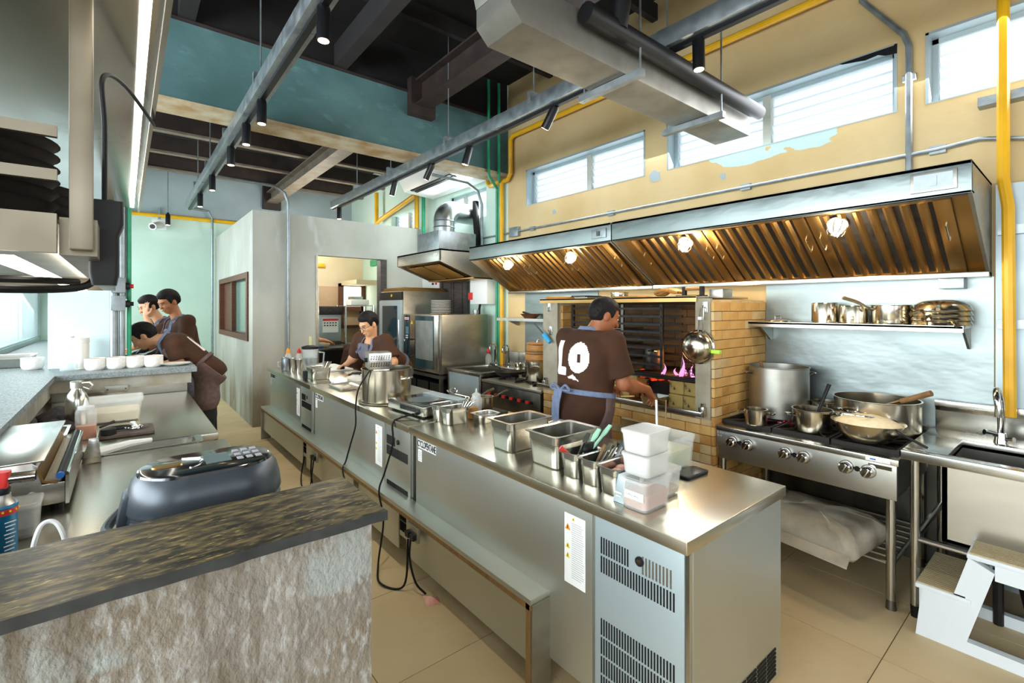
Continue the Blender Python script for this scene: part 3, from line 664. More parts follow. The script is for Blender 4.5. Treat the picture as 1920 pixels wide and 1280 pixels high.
pipe('gas_pipe', 'yellow gas pipe looping over the doorway box near the rear windows', 'pipe', [(3.70, 8.6, 3.75), (3.70, 8.6, 3.15), (3.70, 8.4, 3.22), (3.70, 7.05, 3.42), (3.70, 7.0, 3.38), (3.70, 7.0, 2.87)], 0.04, 'yellow_pipe', n=8)
pipe('gas_pipe', 'thin yellow pipe along the rear wall above the cooks', 'pipe', [(-1.0, 10.24, 3.17), (1.9, 10.24, 3.17)], 0.035, 'yellow_pipe')
pipe('water_pipe', 'green water pipe beside the vertical yellow pipe', 'pipe', [(3.66, 4.75, 4.4), (3.66, 4.75, 3.26), (3.70, 4.80, 3.22), (3.80, 4.90, 3.19), (3.80, 4.925, 3.12), (3.80, 4.925, 0.75)], 0.018, 'green_pipe')
pipe('water_pipe', 'second green water pipe, left of its twin at the end of the ochre wall', 'pipe', [(3.50, 4.75, 4.4), (3.50, 4.75, 3.26), (3.55, 4.80, 3.22), (3.78, 4.95, 3.14), (3.80, 4.975, 3.08), (3.80, 4.975, 0.75)], 0.018, 'green_pipe')
pipe('water_pipe', 'green pipe dropping beside the rear window over the concrete box', 'pipe', [(3.74, 6.85, 4.1), (3.74, 6.85, 2.3)], 0.03, 'green_pipe', [(3.80, 6.85, 3.6), (3.80, 6.85, 2.6)], cs=0.10)
pipe('conduit', 'thin grey conduit along the ochre wall above the hood', 'conduit', [(3.82, 0.1, 2.30), (3.82, 0.24, 2.50), (3.82, 0.42, 2.545), (3.82, 0.6, 2.53), (3.82, 6.05, 2.53)], 0.013, 'galv', [(3.83, 0.60, 2.53), (3.83, 1.75, 2.53), (3.83, 3.1, 2.53), (3.83, 4.3, 2.53), (3.83, 5.6, 2.53)], cs=0.035)
pipe('conduit', 'grey conduit bending down between the two right windows', 'conduit', [(3.82, 0.98, 4.4), (3.82, 0.98, 3.62), (3.82, 0.76, 3.30), (3.82, 0.735, 3.22), (3.82, 0.735, 2.29)], 0.019, 'galv', [(3.83, 0.735, 3.02)], cs=0.03)
pipe('conduit', 'two bend grey conduit beneath the air conditioner', 'conduit', [(3.0, 5.3, 3.26), (3.55, 5.3, 3.24), (3.72, 5.3, 3.16), (3.79, 5.3, 2.98), (3.79, 5.3, 2.3)], 0.02, 'galv')
pipe('drain_hose', 'black insulated hose hanging beside the green pipes', 'hose', [(3.79, 5.45, 3.05), (3.78, 5.44, 2.9), (3.78, 5.40, 2.6), (3.78, 5.38, 2.29)], 0.045, 'rubber', n=12)
pipe('conduit', 'bent steel conduit on the face of the concrete box', 'conduit', [(0.9, 6.94, 3.22), (1.55, 6.94, 3.20), (1.68, 6.94, 3.13), (1.725, 6.94, 3.0), (1.725, 6.94, 0.9)], 0.02, 'galv')
pipe('conduit', 'thin conduit on the rear wall beside the wood framed window', 'conduit', [(0.9, 10.2, 3.35), (1.18, 10.2, 3.33), (1.24, 10.2, 3.2), (1.24, 10.2, 0.6)], 0.02, 'galv')
tag(MB().box(3.80, 3.85, 4.55, 4.72, 2.47, 2.59).build('junction_box', 'galv', base=(3.82, 4.63, 2.47), bevel=0.004), 'grey junction box on the conduit at the end of the ochre wall', 'box')
pipe('conduit', 'grey conduit running down the column to the ledge', 'conduit', [(-0.075, 5.39, 4.2), (-0.075, 5.39, 1.07)], 0.028, 'galv')
pipe('conduit', 'second grey conduit on the column corner', 'conduit', [(-0.02, 5.40, 3.0), (-0.02, 5.40, 1.07)], 0.022, 'galv')
pipe('water_pipe', 'green pipe beside the column conduits', 'pipe', [(0.03, 5.42, 4.2), (0.03, 5.42, 1.07)], 0.016, 'green_pipe')
for (z, l) in ((1.70, 'upper grey switch box with a red knob on the column'), (1.545, 'lower grey switch box with a black knob on the column')):
    t = thing('switch_box', l, 'switch', (-0.04, 5.33, z)); MB().box(-0.095, 0.005, 5.30, 5.37, z, z+0.13).build('casing', 'galv', t, bevel=0.005)
    MB().tube([(0.005, 5.335, z+0.06), (0.035, 5.335, z+0.06)], 0.03, 12).build('knob', 'black_plastic', t)
    MB().tube([(0.035, 5.335, z+0.06), (0.06, 5.335, z+0.06)], 0.018, 12).build('knob_cap', 'red' if z > 1.6 else 'black_plastic', t)
t = thing('distribution_channel', 'tall grey channel with green cable next to the column', 'channel', (0.10, 5.6, 1.65))
MB().box(-0.05, 0.03, 5.50, 5.56, 1.65, 2.6).build('channel', 'galv', t, smooth=0)
t = thing('security_camera', 'white security camera on the rear wall above the cooks', 'camera', (0.42, 10.2, 2.9))
MB().box(0.36, 0.56, 10.2, 10.27, 2.92, 3.10).build('mount', 'white_plastic', t, bevel=0.01)
MB().tube([(0.46, 10.2, 3.0), (0.36, 10.02, 2.94)], 0.06, 14).build('camera_body', 'white_plastic', t); MB().tube([(0.36, 10.02, 2.94), (0.355, 10.01, 2.937)], 0.04, 12).build('camera_lens', 'black_plastic', t)
MB().tube([(0.46, 10.23, 3.1), (0.46, 10.23, 3.3)], 0.02, 8).build('bracket', 'galv', t)
t = thing('electrical_cabinet', 'pale electrical cabinet with red handle behind the sink', 'cabinet', (3.78, 5.1, 1.62))
MB().box(3.68, 3.845, 5.03, 5.42, 1.62, 1.98).build('casing', 'white_plastic', t, bevel=0.006); MB().box(3.655, 3.68, 5.36, 5.44, 1.68, 1.78).build('handle', 'red', t, bevel=0.006)
MB().tube([(3.76, 5.3, 1.62), (3.76, 5.32, 1.55), (3.76, 5.32, 1.4)], 0.016, 8).build('cable', 'rubber', t)
t = thing('control_panel', 'white wall panel with small push buttons under the small hood', 'panel', (3.83, 6.7, 1.86))
MB().box(3.79, 3.845, 6.45, 7.0, 1.80, 2.10).build('casing', 'white_plastic', t, bevel=0.006)
for k, c in enumerate(('black_plastic', 'red')): MB().tube([(3.79, 6.62-k*0.10, 1.95), (3.77, 6.62-k*0.10, 1.95)], 0.018, 10).build('button', c, t)

# ================================================================ OVERHEAD RACK AT THE LEFT
t = thing('overhead_rack', 'stainless overhead rack with light strips hanging above the pass', 'rack', (-0.4, 2.9, 1.68))
MB().box(-1.05, 0.085, 0.5, 4.55, 2.32, 2.36).build('upper_shelf', 'steel', t, bevel=0.002)
MB().box(0.030, 0.052, 0.5, 4.5, 2.312, 2.32).build('light_strip', 'led_white', t, smooth=0)
MB().box(0.075, 0.088, 0.5, 4.55, 2.29, 2.37).build('shelf_lip', 'steel', t, smooth=0)
MB().box(-0.155, -0.135, 1.45, 4.5, 1.79, 2.32).build('back_sheet', 'steel', t, smooth=0) if 0 else None
for y in (1.45, 4.35):
    MB().box(-0.096, -0.056, y-0.02, y+0.02, 1.70, 2.32).build('post', 'rack_metal', t, bevel=0.004)
    MB().box(-1.0, -0.94, y-0.025, y+0.025, 1.70, 2.32).build('post', 'rack_metal', t, bevel=0.004)
b = MB(); b.box(-1.0, -0.115, 1.425, 1.445, 1.69, 1.775); b.box(-1.0, -0.115, 4.33, 4.37, 1.69, 1.775); b.box(-0.115, -0.05, 1.475, 4.33, 1.69, 1.775)
b.build('lower_frame', 'rack_metal', t, smooth=0)
MB().box(-1.0, -0.12, 1.46, 4.33, 1.765, 1.775).build('lower_shelf', 'rack_metal', t, smooth=0)
for z in (1.86, 1.955): MB().box(-1.0, -0.115, 1.43, 1.445, z-0.012, z+0.012).build('guard_bar', 'rack_metal', t, smooth=0)
MB().box(-0.225, -0.195, 1.55, 4.3, 1.672, 1.69).build('light_strip', 'led_white', t, smooth=0)
t = thing('power_socket', 'black socket block hanging on the rack post', 'socket', (-0.045, 1.66, 1.63))
MB().loft([rr(0.05, 0.06, 0.008, 1.63, (-0.042, 1.66)), rr(0.06, 0.07, 0.008, 1.66, (-0.042, 1.66)), rr(0.06, 0.07, 0.008, 1.76, (-0.042, 1.66)), rr(0.08, 0.08, 0.008, 1.79, (-0.042, 1.66)), rr(0.08, 0.08, 0.008, 1.85, (-0.042, 1.66))]).build('socket_body', 'black_plastic', t)
MB().tube(bez([(-0.042, 1.66, 1.85), (-0.042, 1.66, 2.05), (-0.045, 1.66, 2.18), (0.0, 1.85, 2.24), (0.08, 2.25, 2.27), (0.085, 2.4, 2.31)], 8), 0.006, 8).build('cord', 'rubber', t)
tag(MB().tube(bez([(-0.9, 1.5, 1.66), (-0.5, 1.55, 1.625), (-0.25, 1.62, 1.615), (-0.1, 1.75, 1.625), (-0.06, 1.8, 1.66)], 8), 0.010, 8).build('power_cable', 'rubber', base=(-0.4, 1.6, 1.6)), 'black cable sagging under the overhead rack', 'cable')
tag(MB().tube(bez([(-0.9, 1.8, 1.66), (-0.5, 1.86, 1.645), (-0.25, 1.9, 1.65), (-0.12, 2.1, 1.655)], 8), 0.010, 8).build('power_cable', 'rubber', base=(-0.4, 1.9, 1.63)), 'upper black cable under the overhead rack', 'cable')
def frypan(c, r, h, label, group, a, m='black_iron'):
    t = thing('frying_pan', label, 'pan', c, group=group)
    MB().lathe([(r*0.72, 0), (r*0.95, h*0.8), (r, h), (r*1.02, h*1.02), (r*0.96, h), (r*0.70, 0.006)], c, 36).build('pan_bowl', m, t)
    d = Vector((math.cos(a), math.sin(a), 0.18))
    MB().tube([Vector(c)+Vector((0, 0, h*0.8))+d*(r*0.95), Vector(c)+Vector((0, 0, h*0.9))+d*(r+0.17)], [0.011, 0.013], 8).build('pan_handle', m, t)
ORD = ('lowest', 'second lowest', 'third lowest', 'fourth lowest', 'fifth lowest', 'topmost')
for k in range(6):
    frypan((-0.30, 1.66, 1.776+k*0.030), 0.17, 0.05, ORD[k]+' black frying pan in the near stack on the overhead rack', 'near stack of black frying pans', PI*0.95)
for k in range(5):
    frypan((-0.27, 2.08, 1.776+k*0.028), 0.15, 0.05, ORD[k if k < 4 else 5]+' black frying pan in the farther stack on the overhead rack', 'far stack of black frying pans', PI*0.8)
# ================================================================ ISLAND OF REFRIGERATED COUNTERS
def slots_x(b, x, ya, yb, z0, z1, n, d=0.006):
    """vertical slots on a face looking to -X"""
    p = (yb-ya)/n
    for k in range(n): b.box(x-0.0015, x+d, ya+k*p+p*0.28, ya+k*p+p*0.72, z0, z1)
def warn_sheet(par, x, y0, y1, z0, z1):
    """white notice with warning triangles; y0 > y1 since it reads towards -Y"""
    p = MB().box(x-0.0015, x, y1, y0, z0, z1).build('notice', 'paper', par, smooth=0)
    w = y0-y1; h = z1-z0
    def tri(cy, cz, s, m):
        MB().add([(x-0.0025, cy+s, cz-s*0.8), (x-0.0025, cy-s, cz-s*0.8), (x-0.0025, cy, cz+s)], [(0, 1, 2)]).build('warning_triangle', m, p, smooth=0)
        MB().box(x-0.0035, x-0.0026, cy-s*0.12, cy+s*0.12, cz-s*0.5, cz+s*0.4).build('warning_mark', 'ink', p, smooth=0)
    tri(y0-w*0.45, z1-h*0.055, w*0.07, 'warn_yellow'); tri(y0-w*0.17, z1-h*0.19, w*0.13, 'warn_orange'); tri(y0-w*0.17, z1-h*0.46, w*0.11, 'warn_yellow'); tri(y0-w*0.17, z1-h*0.60, w*0.11, 'warn_yellow')
    b = MB()
    for k in range(26):
        z = z1-h*(0.12+0.031*k); l = random.uniform(0.45, 0.6)
        b.box(x-0.0022, x-0.0016, y0-w*(0.36+l), y0-w*0.36, z, z+h*0.006)
    o = b.build('print_lines', 'ink_grey', p, smooth=0)
def fridge(label, y0, y1, near):
    t = thing('refrigerated_counter', label, 'fridge', (1.70, (y0+y1)/2, 0.0))
    MB().box(1.335, 2.075, y0+0.003, y1-0.003, 0.808, 0.85).build('worktop', 'steel_counter', t, bevel=0.003)
    XF = 1.378
    MB().box(XF, 2.03, y0+0.02, y1-0.02, 0.115, 0.808).build('body', 'steel_front', t, smooth=0)
    pv = y0+0.40   # vent panel occupies the near 0.4 m
    MB().box(XF-0.012, XF, pv+0.01, y1-0.03, 0.12, 0.80).build('front_panel', 'steel_front', t, bevel=0.002)
    vp = MB().box(XF-0.014, XF, y0+0.03, pv-0.004, 0.12, 0.795).build('vent_panel', 'steel_blue' if near else 'steel_front', t, bevel=0.002)
    for (z0, z1, full) in ((0.665, 0.725, False), (0.595, 0.655, True), (0.365, 0.425, True), (0.295, 0.355, True), (0.225, 0.285, True), (0.155, 0.215, True)):
        b = MB()
        if full: slots_x(b, XF-0.0145, y0+0.06, pv-0.03, z0, z1, 26, 0.003)
        else: slots_x(b, XF-0.0145, pv-0.16, pv-0.03, z0, z1, 11, 0.003)
        s_ = b.build('vent_slots', 'rubber', vp, smooth=0); s_['kind'] = 'stuff'
    if near:
        b = MB(); slots_x(b, XF-0.0147, y0+0.07, y0+0.19, 0.665, 0.725, 9, 0.003); s_ = b.build('vent_slots', 'steel_dull', vp, smooth=0); s_['kind'] = 'stuff'
    MB().tube([(XF-0.022, pv-0.205, 0.705), (XF-0.012, pv-0.205, 0.705)], 0.016, 16).build('lock', 'black_plastic', vp)
    MB().tube([(XF-0.024, pv-0.205, 0.705), (XF-0.020, pv-0.205, 0.705)], 0.009, 12).build('lock_face', 'chrome', vp)
    warn_sheet(t, XF-0.0125, pv+0.155, pv+0.045, 0.48, 0.755)
    # brand plate
    p = MB().box(XF-0.015, XF-0.0125, y1-0.27, y1-0.06, 0.735, 0.785).build('name_plate', 'paper', t, smooth=0)
    mtx = face_mx((XF-0.0158, y1-0.165, 0.760)) @ Matrix.Diagonal((0.72, 1.45, 1, 1))
    lettering('CYCLOPENTANE', 0.038, mtx, 'ink', p, bold=True)
    p = MB().box(XF-0.0140, XF-0.0125, y1-0.105, y1-0.06, 0.655, 0.725).build('rating_label', 'paper', t, smooth=0)
    b = MB()
    for k in range(5): b.box(XF-0.0148, XF-0.0141, y1-0.099, y1-0.068, 0.665+k*0.011, 0.668+k*0.011)
    b.build('print_lines', 'ink_grey', p, smooth=0)
    # kitchen-side door fronts
    for k in range(2):
        yy = pv+0.06+k*((y1-pv-0.1)/2); d = MB().box(2.03, 2.055, yy, yy+(y1-pv-0.14)/2, 0.14, 0.78).build('door', 'steel', t, bevel=0.003)
        MB().box(2.055, 2.07, yy+0.1, yy+(y1-pv-0.14)/2-0.1, 0.735, 0.755).build('handle', 'steel_dark', d, smooth=0)
    for y in (y0+0.09, y1-0.09):
        for x in (1.45, 1.95):
            c = MB().box(x-0.02, x+0.02, y-0.03, y+0.03, 0.08, 0.116).build('caster_fork', 'steel_dull', t, smooth=0)
            MB().tube([(x-0.016, y+0.012, 0.045), (x+0.016, y+0.012, 0.045)], 0.045, 16).build('caster_wheel', 'white_matte', c)
    return t
near_fr = fridge('nearest refrigerated counter with plastic tubs and a vented end', 0.785, 2.625, True)
fridge('middle refrigerated counter carrying the big stock pot', 2.635, 4.60, False)
fridge('farthest refrigerated counter beside the concrete box', 4.61, 6.34, False)
# end panel of the near unit, with its grille
MB().box(1.385, 2.04, 0.795, 0.806, 0.10, 0.805).build('end_panel', 'steel_front', near_fr, smooth=0)
b = MB()
for k in range(7):
    for j in range(4): b.box(1.66+j*0.085, 1.735+j*0.085, 0.792, 0.797, 0.125+k*0.016, 0.134+k*0.016)
o = b.build('end_grille', 'rubber', near_fr, smooth=0); o['kind'] = 'stuff'
MB().box(1.368, 1.384, 0.80, 0.812, 0.10, 0.795).build('corner_strip', 'steel', near_fr, smooth=0)
# low pipe guard in front of the island
kick_t = t = thing('kick_guard', 'long low metal guard box along the foot of the island', 'guard', (1.32, 3.7, 0))
MB().box(1.262, 1.372, 1.43, 6.30, 0.372, 0.395).build('guard_top', 'steel_front', t, bevel=0.003)
MB().box(1.262, 1.268, 1.43, 6.30, 0.350, 0.372).build('guard_edge', 'wood_board', t, smooth=0)
for (a, c) in ((1.46, 2.56), (2.66, 3.30), (3.40, 4.55), (4.66, 6.28)):
    MB().box(1.285, 1.292, a, c, 0.115, 0.368).build('guard_panel', 'steel_front', t, smooth=0)
MB().box(1.268, 1.370, 1.425, 1.437, 0.0, 0.372).build('end_leg', 'steel_dull', t, smooth=0)
MB().box(1.262, 1.285, 1.437, 1.46, 0.0, 0.372).build('end_post', 'wood_board', t, smooth=0)
MB().box(1.262, 1.370, 6.29, 6.302, 0.0, 0.372).build('end_leg', 'steel_dull', t, smooth=0)
for y in (2.35, 4.12):
    s_ = MB().box(1.245, 1.262, y, y+0.13, 0.27, 0.352).build('socket_box', 'steel_dull', t, bevel=0.003)
    for k in range(2): MB().box(1.225, 1.245, y+0.015+k*0.055, y+0.055+k*0.055, 0.285, 0.315).build('plug', 'black_plastic', s_, smooth=0)
tag(MB().add([(1.23, 2.22, 0.001), (1.30, 2.19, 0.002), (1.32, 2.26, 0.001), (1.25, 2.30, 0.012), (1.27, 2.24, 0.03)], [(0, 1, 4), (1, 2, 4), (2, 3, 4), (3, 0, 4)]).build('paper_scrap', 'pink_food', base=(1.27, 2.24, 0), smooth=0), 'crumpled pinkish paper scrap on the floor by the caster', 'paper')

# ================================================================ SIX BURNER RANGE
RX = 3.06; RY0, RY1 = 0.64, 1.60
rg = thing('gas_range', 'stainless six burner gas range with chrome knobs', 'range', (3.4, 1.12, 0))
MB().box(RX+0.02, 3.80, RY0+0.005, RY1, 0.58, 0.775).build('body', 'steel_dull', rg, smooth=0)
MB().box(RX+0.012, RX+0.03, RY0, RY1, 0.575, 0.765).build('control_panel', 'steel_dull', rg, bevel=0.003)
MB().prism([(RX, 0.757), (RX, 0.788), (RX+0.09, 0.798), (RX+0.09, 0.757)], 'y', RY0-0.01, RY1+0.005).build('front_rim', 'steel', rg, bevel=0.004)
MB().box(RX+0.09, 3.80, RY0, RY1, 0.775, 0.785).build('burner_bed', 'black_iron', rg, smooth=0)
MB().box(3.79, 3.83, RY0, RY1, 0.6, 0.85).build('upstand', 'steel', rg, smooth=0)
for i, y in enumerate((1.49, 1.39, 1.17, 1.07, 0.86, 0.76)):
    z = 0.70
    k = MB(); k.tube([(RX+0.012, y, z), (RX-0.002, y, z)], [0.036, 0.034], 20); kb = k.build('knob_ring', 'steel', rg)
    MB().tube([(RX-0.002, y, z), (RX-0.028, y, z), (RX-0.034, y, z)], [0.031, 0.029, 0.022], 20).build('knob', 'chrome', kb)
    b = MB(); b.cbox((RX-0.036, y, z), (0.018, 0.012, 0.05), 0, 0.5); b.build('knob_grip', 'chrome', kb, bevel=0.003)
for y in (1.44, 1.12, 0.81):
    MB().tube([(RX+0.012, y, 0.70), (RX+0.006, y, 0.70)], 0.014, 12).build('pilot_hole', 'rubber', rg)
MB().box(RX+0.008, RX+0.0118, 0.66, 0.76, 0.725, 0.745).build('badge', 'chrome', rg, smooth=0)
b = MB()
for k in range(5): b.box(RX+0.0105, RX+0.0119, 1.592-k*0.017-0.011, 1.592-k*0.017, 0.737, 0.749)
for k in range(2): b.box(RX+0.0105, RX+0.0119, 1.590-k*0.017-0.011, 1.590-k*0.017, 0.716, 0.728)
b.build('worn_print', 'ink_grey', rg, smooth=0)
MB().box(RX-0.003, RX-0.0005, 0.665, 0.77, 0.762, 0.784).build('name_badge', 'paper', rg, smooth=0); MB().box(RX-0.004, RX-0.003, 0.725, 0.75, 0.770, 0.776).build('badge_mark', 'blue', rg, smooth=0)
for yc in (1.44, 1.12, 0.80):
    for xc in (3.30, 3.62):
        b = MB()
        for a in range(4):
            d = Vector((math.cos(a*PI/2+PI/4), math.sin(a*PI/2+PI/4), 0)); c = Vector((xc, yc, 0.812))
            b.tube([c+d*0.03, c+d*0.19+Vector((0, 0, 0))], 0.008, 6); b.tube([c+d*0.18, c+d*0.18-Vector((0, 0, 0.03))], 0.008, 6)
        b.box(xc-0.155, xc+0.155, yc-0.155, yc-0.14, 0.79, 0.818); b.box(xc-0.155, xc+0.155, yc+0.14, yc+0.155, 0.79, 0.818); b.box(xc-0.155, xc-0.14, yc-0.14, yc+0.14, 0.79, 0.818); b.box(xc+0.14, xc+0.155, yc-0.14, yc+0.14, 0.79, 0.818)
        g_ = b.build('grate', 'black_iron', rg, smooth=0)
        MB().lathe([(0.05, 0.786), (0.05, 0.80), (0.03, 0.806)], (xc, yc, 0), 16).build('burner', 'black_iron', g_)
fb = MB(); 
for a in range(10): fb.ell((3.42+0.0*a, 1.36-0.012*a, 0.806), (0.005, 0.004, 0.010), 6, 4)
fb.build('burner_flame', 'burner_flame', rg)
for x in (RX+0.04, 3.76):
    for y in (RY0+0.03, RY1-0.03):
        l = MB().tube([(x, y, 0.60), (x, y, 0.05)], 0.022, 14).build('leg', 'steel', rg)
        MB().tube([(x, y, 0.05), (x, y, 0.0)], [0.02, 0.024], 12).build('foot', 'steel_dark', l)
for y in (RY0+0.03, RY1-0.03): MB().tube([(RX+0.04, y, 0.225), (3.76, y, 0.225)], 0.012, 8).build('rack_rail', 'steel', rg)
for k in range(9): MB().tube([(RX+0.06+k*0.085, RY0+0.03, 0.225), (RX+0.06+k*0.085, RY1-0.03, 0.225)], 0.008, 6).build('rack_rod', 'steel_dull', rg)
# flour sack on the lower rack
def sack_mesh():
    b = MB(); L = []
    n = 40
    for (s_, z) in ((0.92, 0.0), (1.02, 0.03), (1.03, 0.07), (0.98, 0.11), (0.84, 0.145), (0.55, 0.165), (0.2, 0.17)):
        lp = rr(0.46*s_, 0.60*s_, 0.07*s_, z, (0, 0), 9)
        lp = [(p[0]+0.012*math.sin(9*p[1]+40*z)+random.uniform(-.006, .006), p[1]+0.012*math.sin(11*p[0]+30*z)+random.uniform(-.006, .006), p[2]+0.010*math.sin(14*p[0]+9*p[1])*(1 if z > 0.02 else 0.1)) for p in lp]
        L.append(lp)
    return b.loft(L)
t = local('flour_sack', 'wrinkled pale sack lying on the rack under the range', 'sack', (3.16, 1.06, 0.238), -0.12)
sack_mesh().build('sack_body', 'sack', t, smooth=180)
b = MB(); b.loft([[(-0.24, -0.30, 0.05), (-0.24, 0.30, 0.05), (-0.25, 0.30, 0.045), (-0.25, -0.30, 0.045)], [(-0.30, -0.31, 0.02), (-0.30, 0.30, 0.03), (-0.305, 0.30, 0.022), (-0.305, -0.31, 0.012)]]); b.build('sewn_flap', 'sack', t)

# ================================================================ POT SINK
SX = 3.07
sk = thing('pot_sink', 'deep stainless pot sink on tubular legs at the right edge', 'sink', (3.45, -0.05, 0))
SY0, SY1 = -0.75, 0.625
b = MB()
b.box(SX, SX+0.08, SY0, SY1, 0.80, 0.845); b.box(3.56, 3.79, SY0, SY1, 0.80, 0.845); b.box(SX+0.08, 3.56, SY1-0.17, SY1, 0.80, 0.845); b.box(SX+0.08, 3.56, SY0, SY0+0.08, 0.80, 0.845)
b.build('rim', 'steel', sk, bevel=0.004)
b = MB(); b.box(SX+0.06, SX+0.08, SY0+.06, SY1-.15, 0.42, 0.80); b.box(3.56, 3.58, SY0+.06, SY1-.15, 0.42, 0.82); b.box(SX+0.06, 3.58, SY1-0.17, SY1-.15, 0.42, 0.82); b.box(SX+0.06, 3.58, SY0+.06, SY0+.08, 0.42, 0.82); b.box(SX+0.06, 3.58, SY0+.06, SY1-.15, 0.42, 0.435)
b.build('basin', 'steel', sk, smooth=0)
MB().prism([(3.788, 0.84), (3.788, 0.96), (3.765, 0.985), (3.765, 1.02), (3.797, 1.02), (3.797, 0.84)], 'y', SY0, SY1-0.02).build('backsplash', 'steel', sk, bevel=0.004)
for x, y in ((SX+0.05, SY1-0.05), (3.78, SY1-0.05), (SX+0.05, SY0+0.05), (3.78, SY0+0.05)):
    l = MB().tube([(x, y, 0.80), (x, y, 0.05)], 0.021, 14).build('leg', 'steel', sk); MB().tube([(x, y, 0.06), (x, y, 0.0)], [0.022, 0.018], 12).build('foot', 'rubber', l)
MB().tube([(SX+0.05, SY0+.05, 0.40), (SX+0.05, SY1-.05, 0.40)], 0.016, 10).build('front_rail', 'steel', sk); MB().tube([(SX+0.05, SY1-.05, 0.40), (3.78, SY1-.05, 0.40)], 0.016, 10).build('side_rail', 'steel', sk)
t = thing('swan_neck_tap', 'chrome swan neck tap at the back of the pot sink', 'tap', (3.62, 0.315, 0.845))
MB().tube([(3.64, 0.315, 0.845), (3.64, 0.315, 0.90)], [0.03, 0.022], 14).build('tap_base', 'chrome', t)
MB().tube([(3.64, 0.315, 0.90)]+[(3.64, 0.315, 1.06)]+[(3.64-0.055+0.055*math.cos(a), 0.315+0.012*math.sin(a), 1.06+0.075*math.sin(a)) for a in np.linspace(0.2, PI, 10)]+[(3.53, 0.315, 1.0)], 0.015, 12).build('spout', 'chrome', t)
MB().tube([(3.64, 0.315, 0.885), (3.60, 0.375, 0.90)], [0.012, 0.016], 10).build('tap_lever', 'chrome', t); MB().tube([(3.64, 0.315, 0.865), (3.62, 0.265, 0.875)], [0.012, 0.016], 10).build('tap_lever', 'chrome', t)
# things under the sink
t = thing('gas_regulator', 'blue round regulator under the pot sink', 'regulator', (3.35, 0.35, 0.0))
MB().tube([(3.36, 0.30, 0.0), (3.36, 0.30, 0.30)], 0.02, 8).build('stand_pipe', 'black_iron', t); MB().tube([(3.33, 0.30, 0.335), (3.37, 0.30, 0.335)], 0.05, 18).build('dial_body', 'blue', t); MB().tube([(3.325, 0.30, 0.335), (3.331, 0.30, 0.335)], 0.014, 10).build('dial_centre', 'paper', t)
tag(MB().lathe([(0.16, 0), (0.20, 0.2), (0.205, 0.21), (0.19, 0.2), (0.15, 0.01)], (3.5, 0.05, 0), 24).build('dark_tub', 'black_plastic', base=(3.5, 0.05, 0)), 'black tub standing on the floor under the pot sink', 'tub')
# step stool
st = local('step_stool', 'white plastic step stool with ribbed beige treads', 'stool', (2.98, 0.23, 0.0), 0.0)
def plate(b, sx, pts):
    b.prism(pts, 'x', sx-0.02, sx+0.02)
for sx in (0.0, 0.40):
    b = MB()
    plate(b, sx, [(0.315, 0.0), (0.195, 0.0), (0.185, 0.23), (0.29, 0.23), (0.305, 0.10)])          # solid front leg under the lower step
    plate(b, sx, [(0.195, 0.0), (0.135, 0.055), (0.045, 0.40), (0.13, 0.44), (0.185, 0.23)])        # slanted strut
    plate(b, sx, [(0.195, 0.0), (-0.42, 0.0), (-0.40, 0.055), (0.135, 0.055)])                       # foot bar
    plate(b, sx, [(-0.42, 0.0), (-0.36, 0.44), (-0.28, 0.44), (-0.34, 0.055)])                       # rear leg
    plate(b, sx, [(0.045, 0.37), (0.045, 0.44), (-0.36, 0.44), (-0.36, 0.37)])                       # rail under the upper step
    b.build('side_frame', 'stool_white', st, smooth=0)
for q_ in ((0.285, 0.305, 0.06, 0.23), (-0.37, -0.35, 0.14, 0.22), (0.10, 0.12, 0.25, 0.44)): MB().box(0.0, 0.40, *q_).build('cross_panel', 'stool_white', st, smooth=0)
MB().box(-0.03, 0.43, 0.12, 0.315, 0.228, 0.25).build('lower_step', 'stool_white', st, bevel=0.006); MB().box(-0.03, 0.43, -0.38, 0.135, 0.438, 0.46).build('upper_step', 'stool_white', st, bevel=0.006)
for nm, ya, yb, z in (('lower_tread', 0.14, 0.31, 0.25), ('upper_tread', -0.37, 0.125, 0.46)):
    b = MB()
    for k in range(22): x = -0.02+k*0.0200; b.box(x, x+0.013, ya, yb, z, z+0.006)
    o = b.build(nm, 'stool_tread', st, smooth=0); o['kind'] = 'stuff'

# ================================================================ BACK SPLASH AND WALL SHELF
struct(MB().box(XW-0.012, XW-0.002, 0.36, 1.60, 0.62, 1.75).build('wall_splashback', 'steel_wall', smooth=0), 'brushed steel splashback behind the range')
struct(MB().box(XW-0.012, XW-0.002, 3.28, 4.45, 0.62, 1.75).build('wall_splashback_left', 'steel_wall', smooth=0), 'steel splashback behind the steamer')
t = thing('wall_shelf', 'stainless wall shelf with pots above the range', 'shelf', (3.7, 1.1, 1.43))
MB().box(3.545, 3.84, 0.45, 1.70, 1.452, 1.47).build('shelf_board', 'steel', t, bevel=0.003)
MB().box(3.545, 3.552, 0.45, 1.70, 1.435, 1.47).build('shelf_lip', 'steel', t, smooth=0)
for y in (0.455, 1.55): MB().prism([(3.60, 1.452), (3.835, 1.452), (3.835, 1.33), (3.80, 1.33)], 'y', y, y+0.012).build('bracket', 'steel_dull', t, smooth=0)
SZ = 1.47
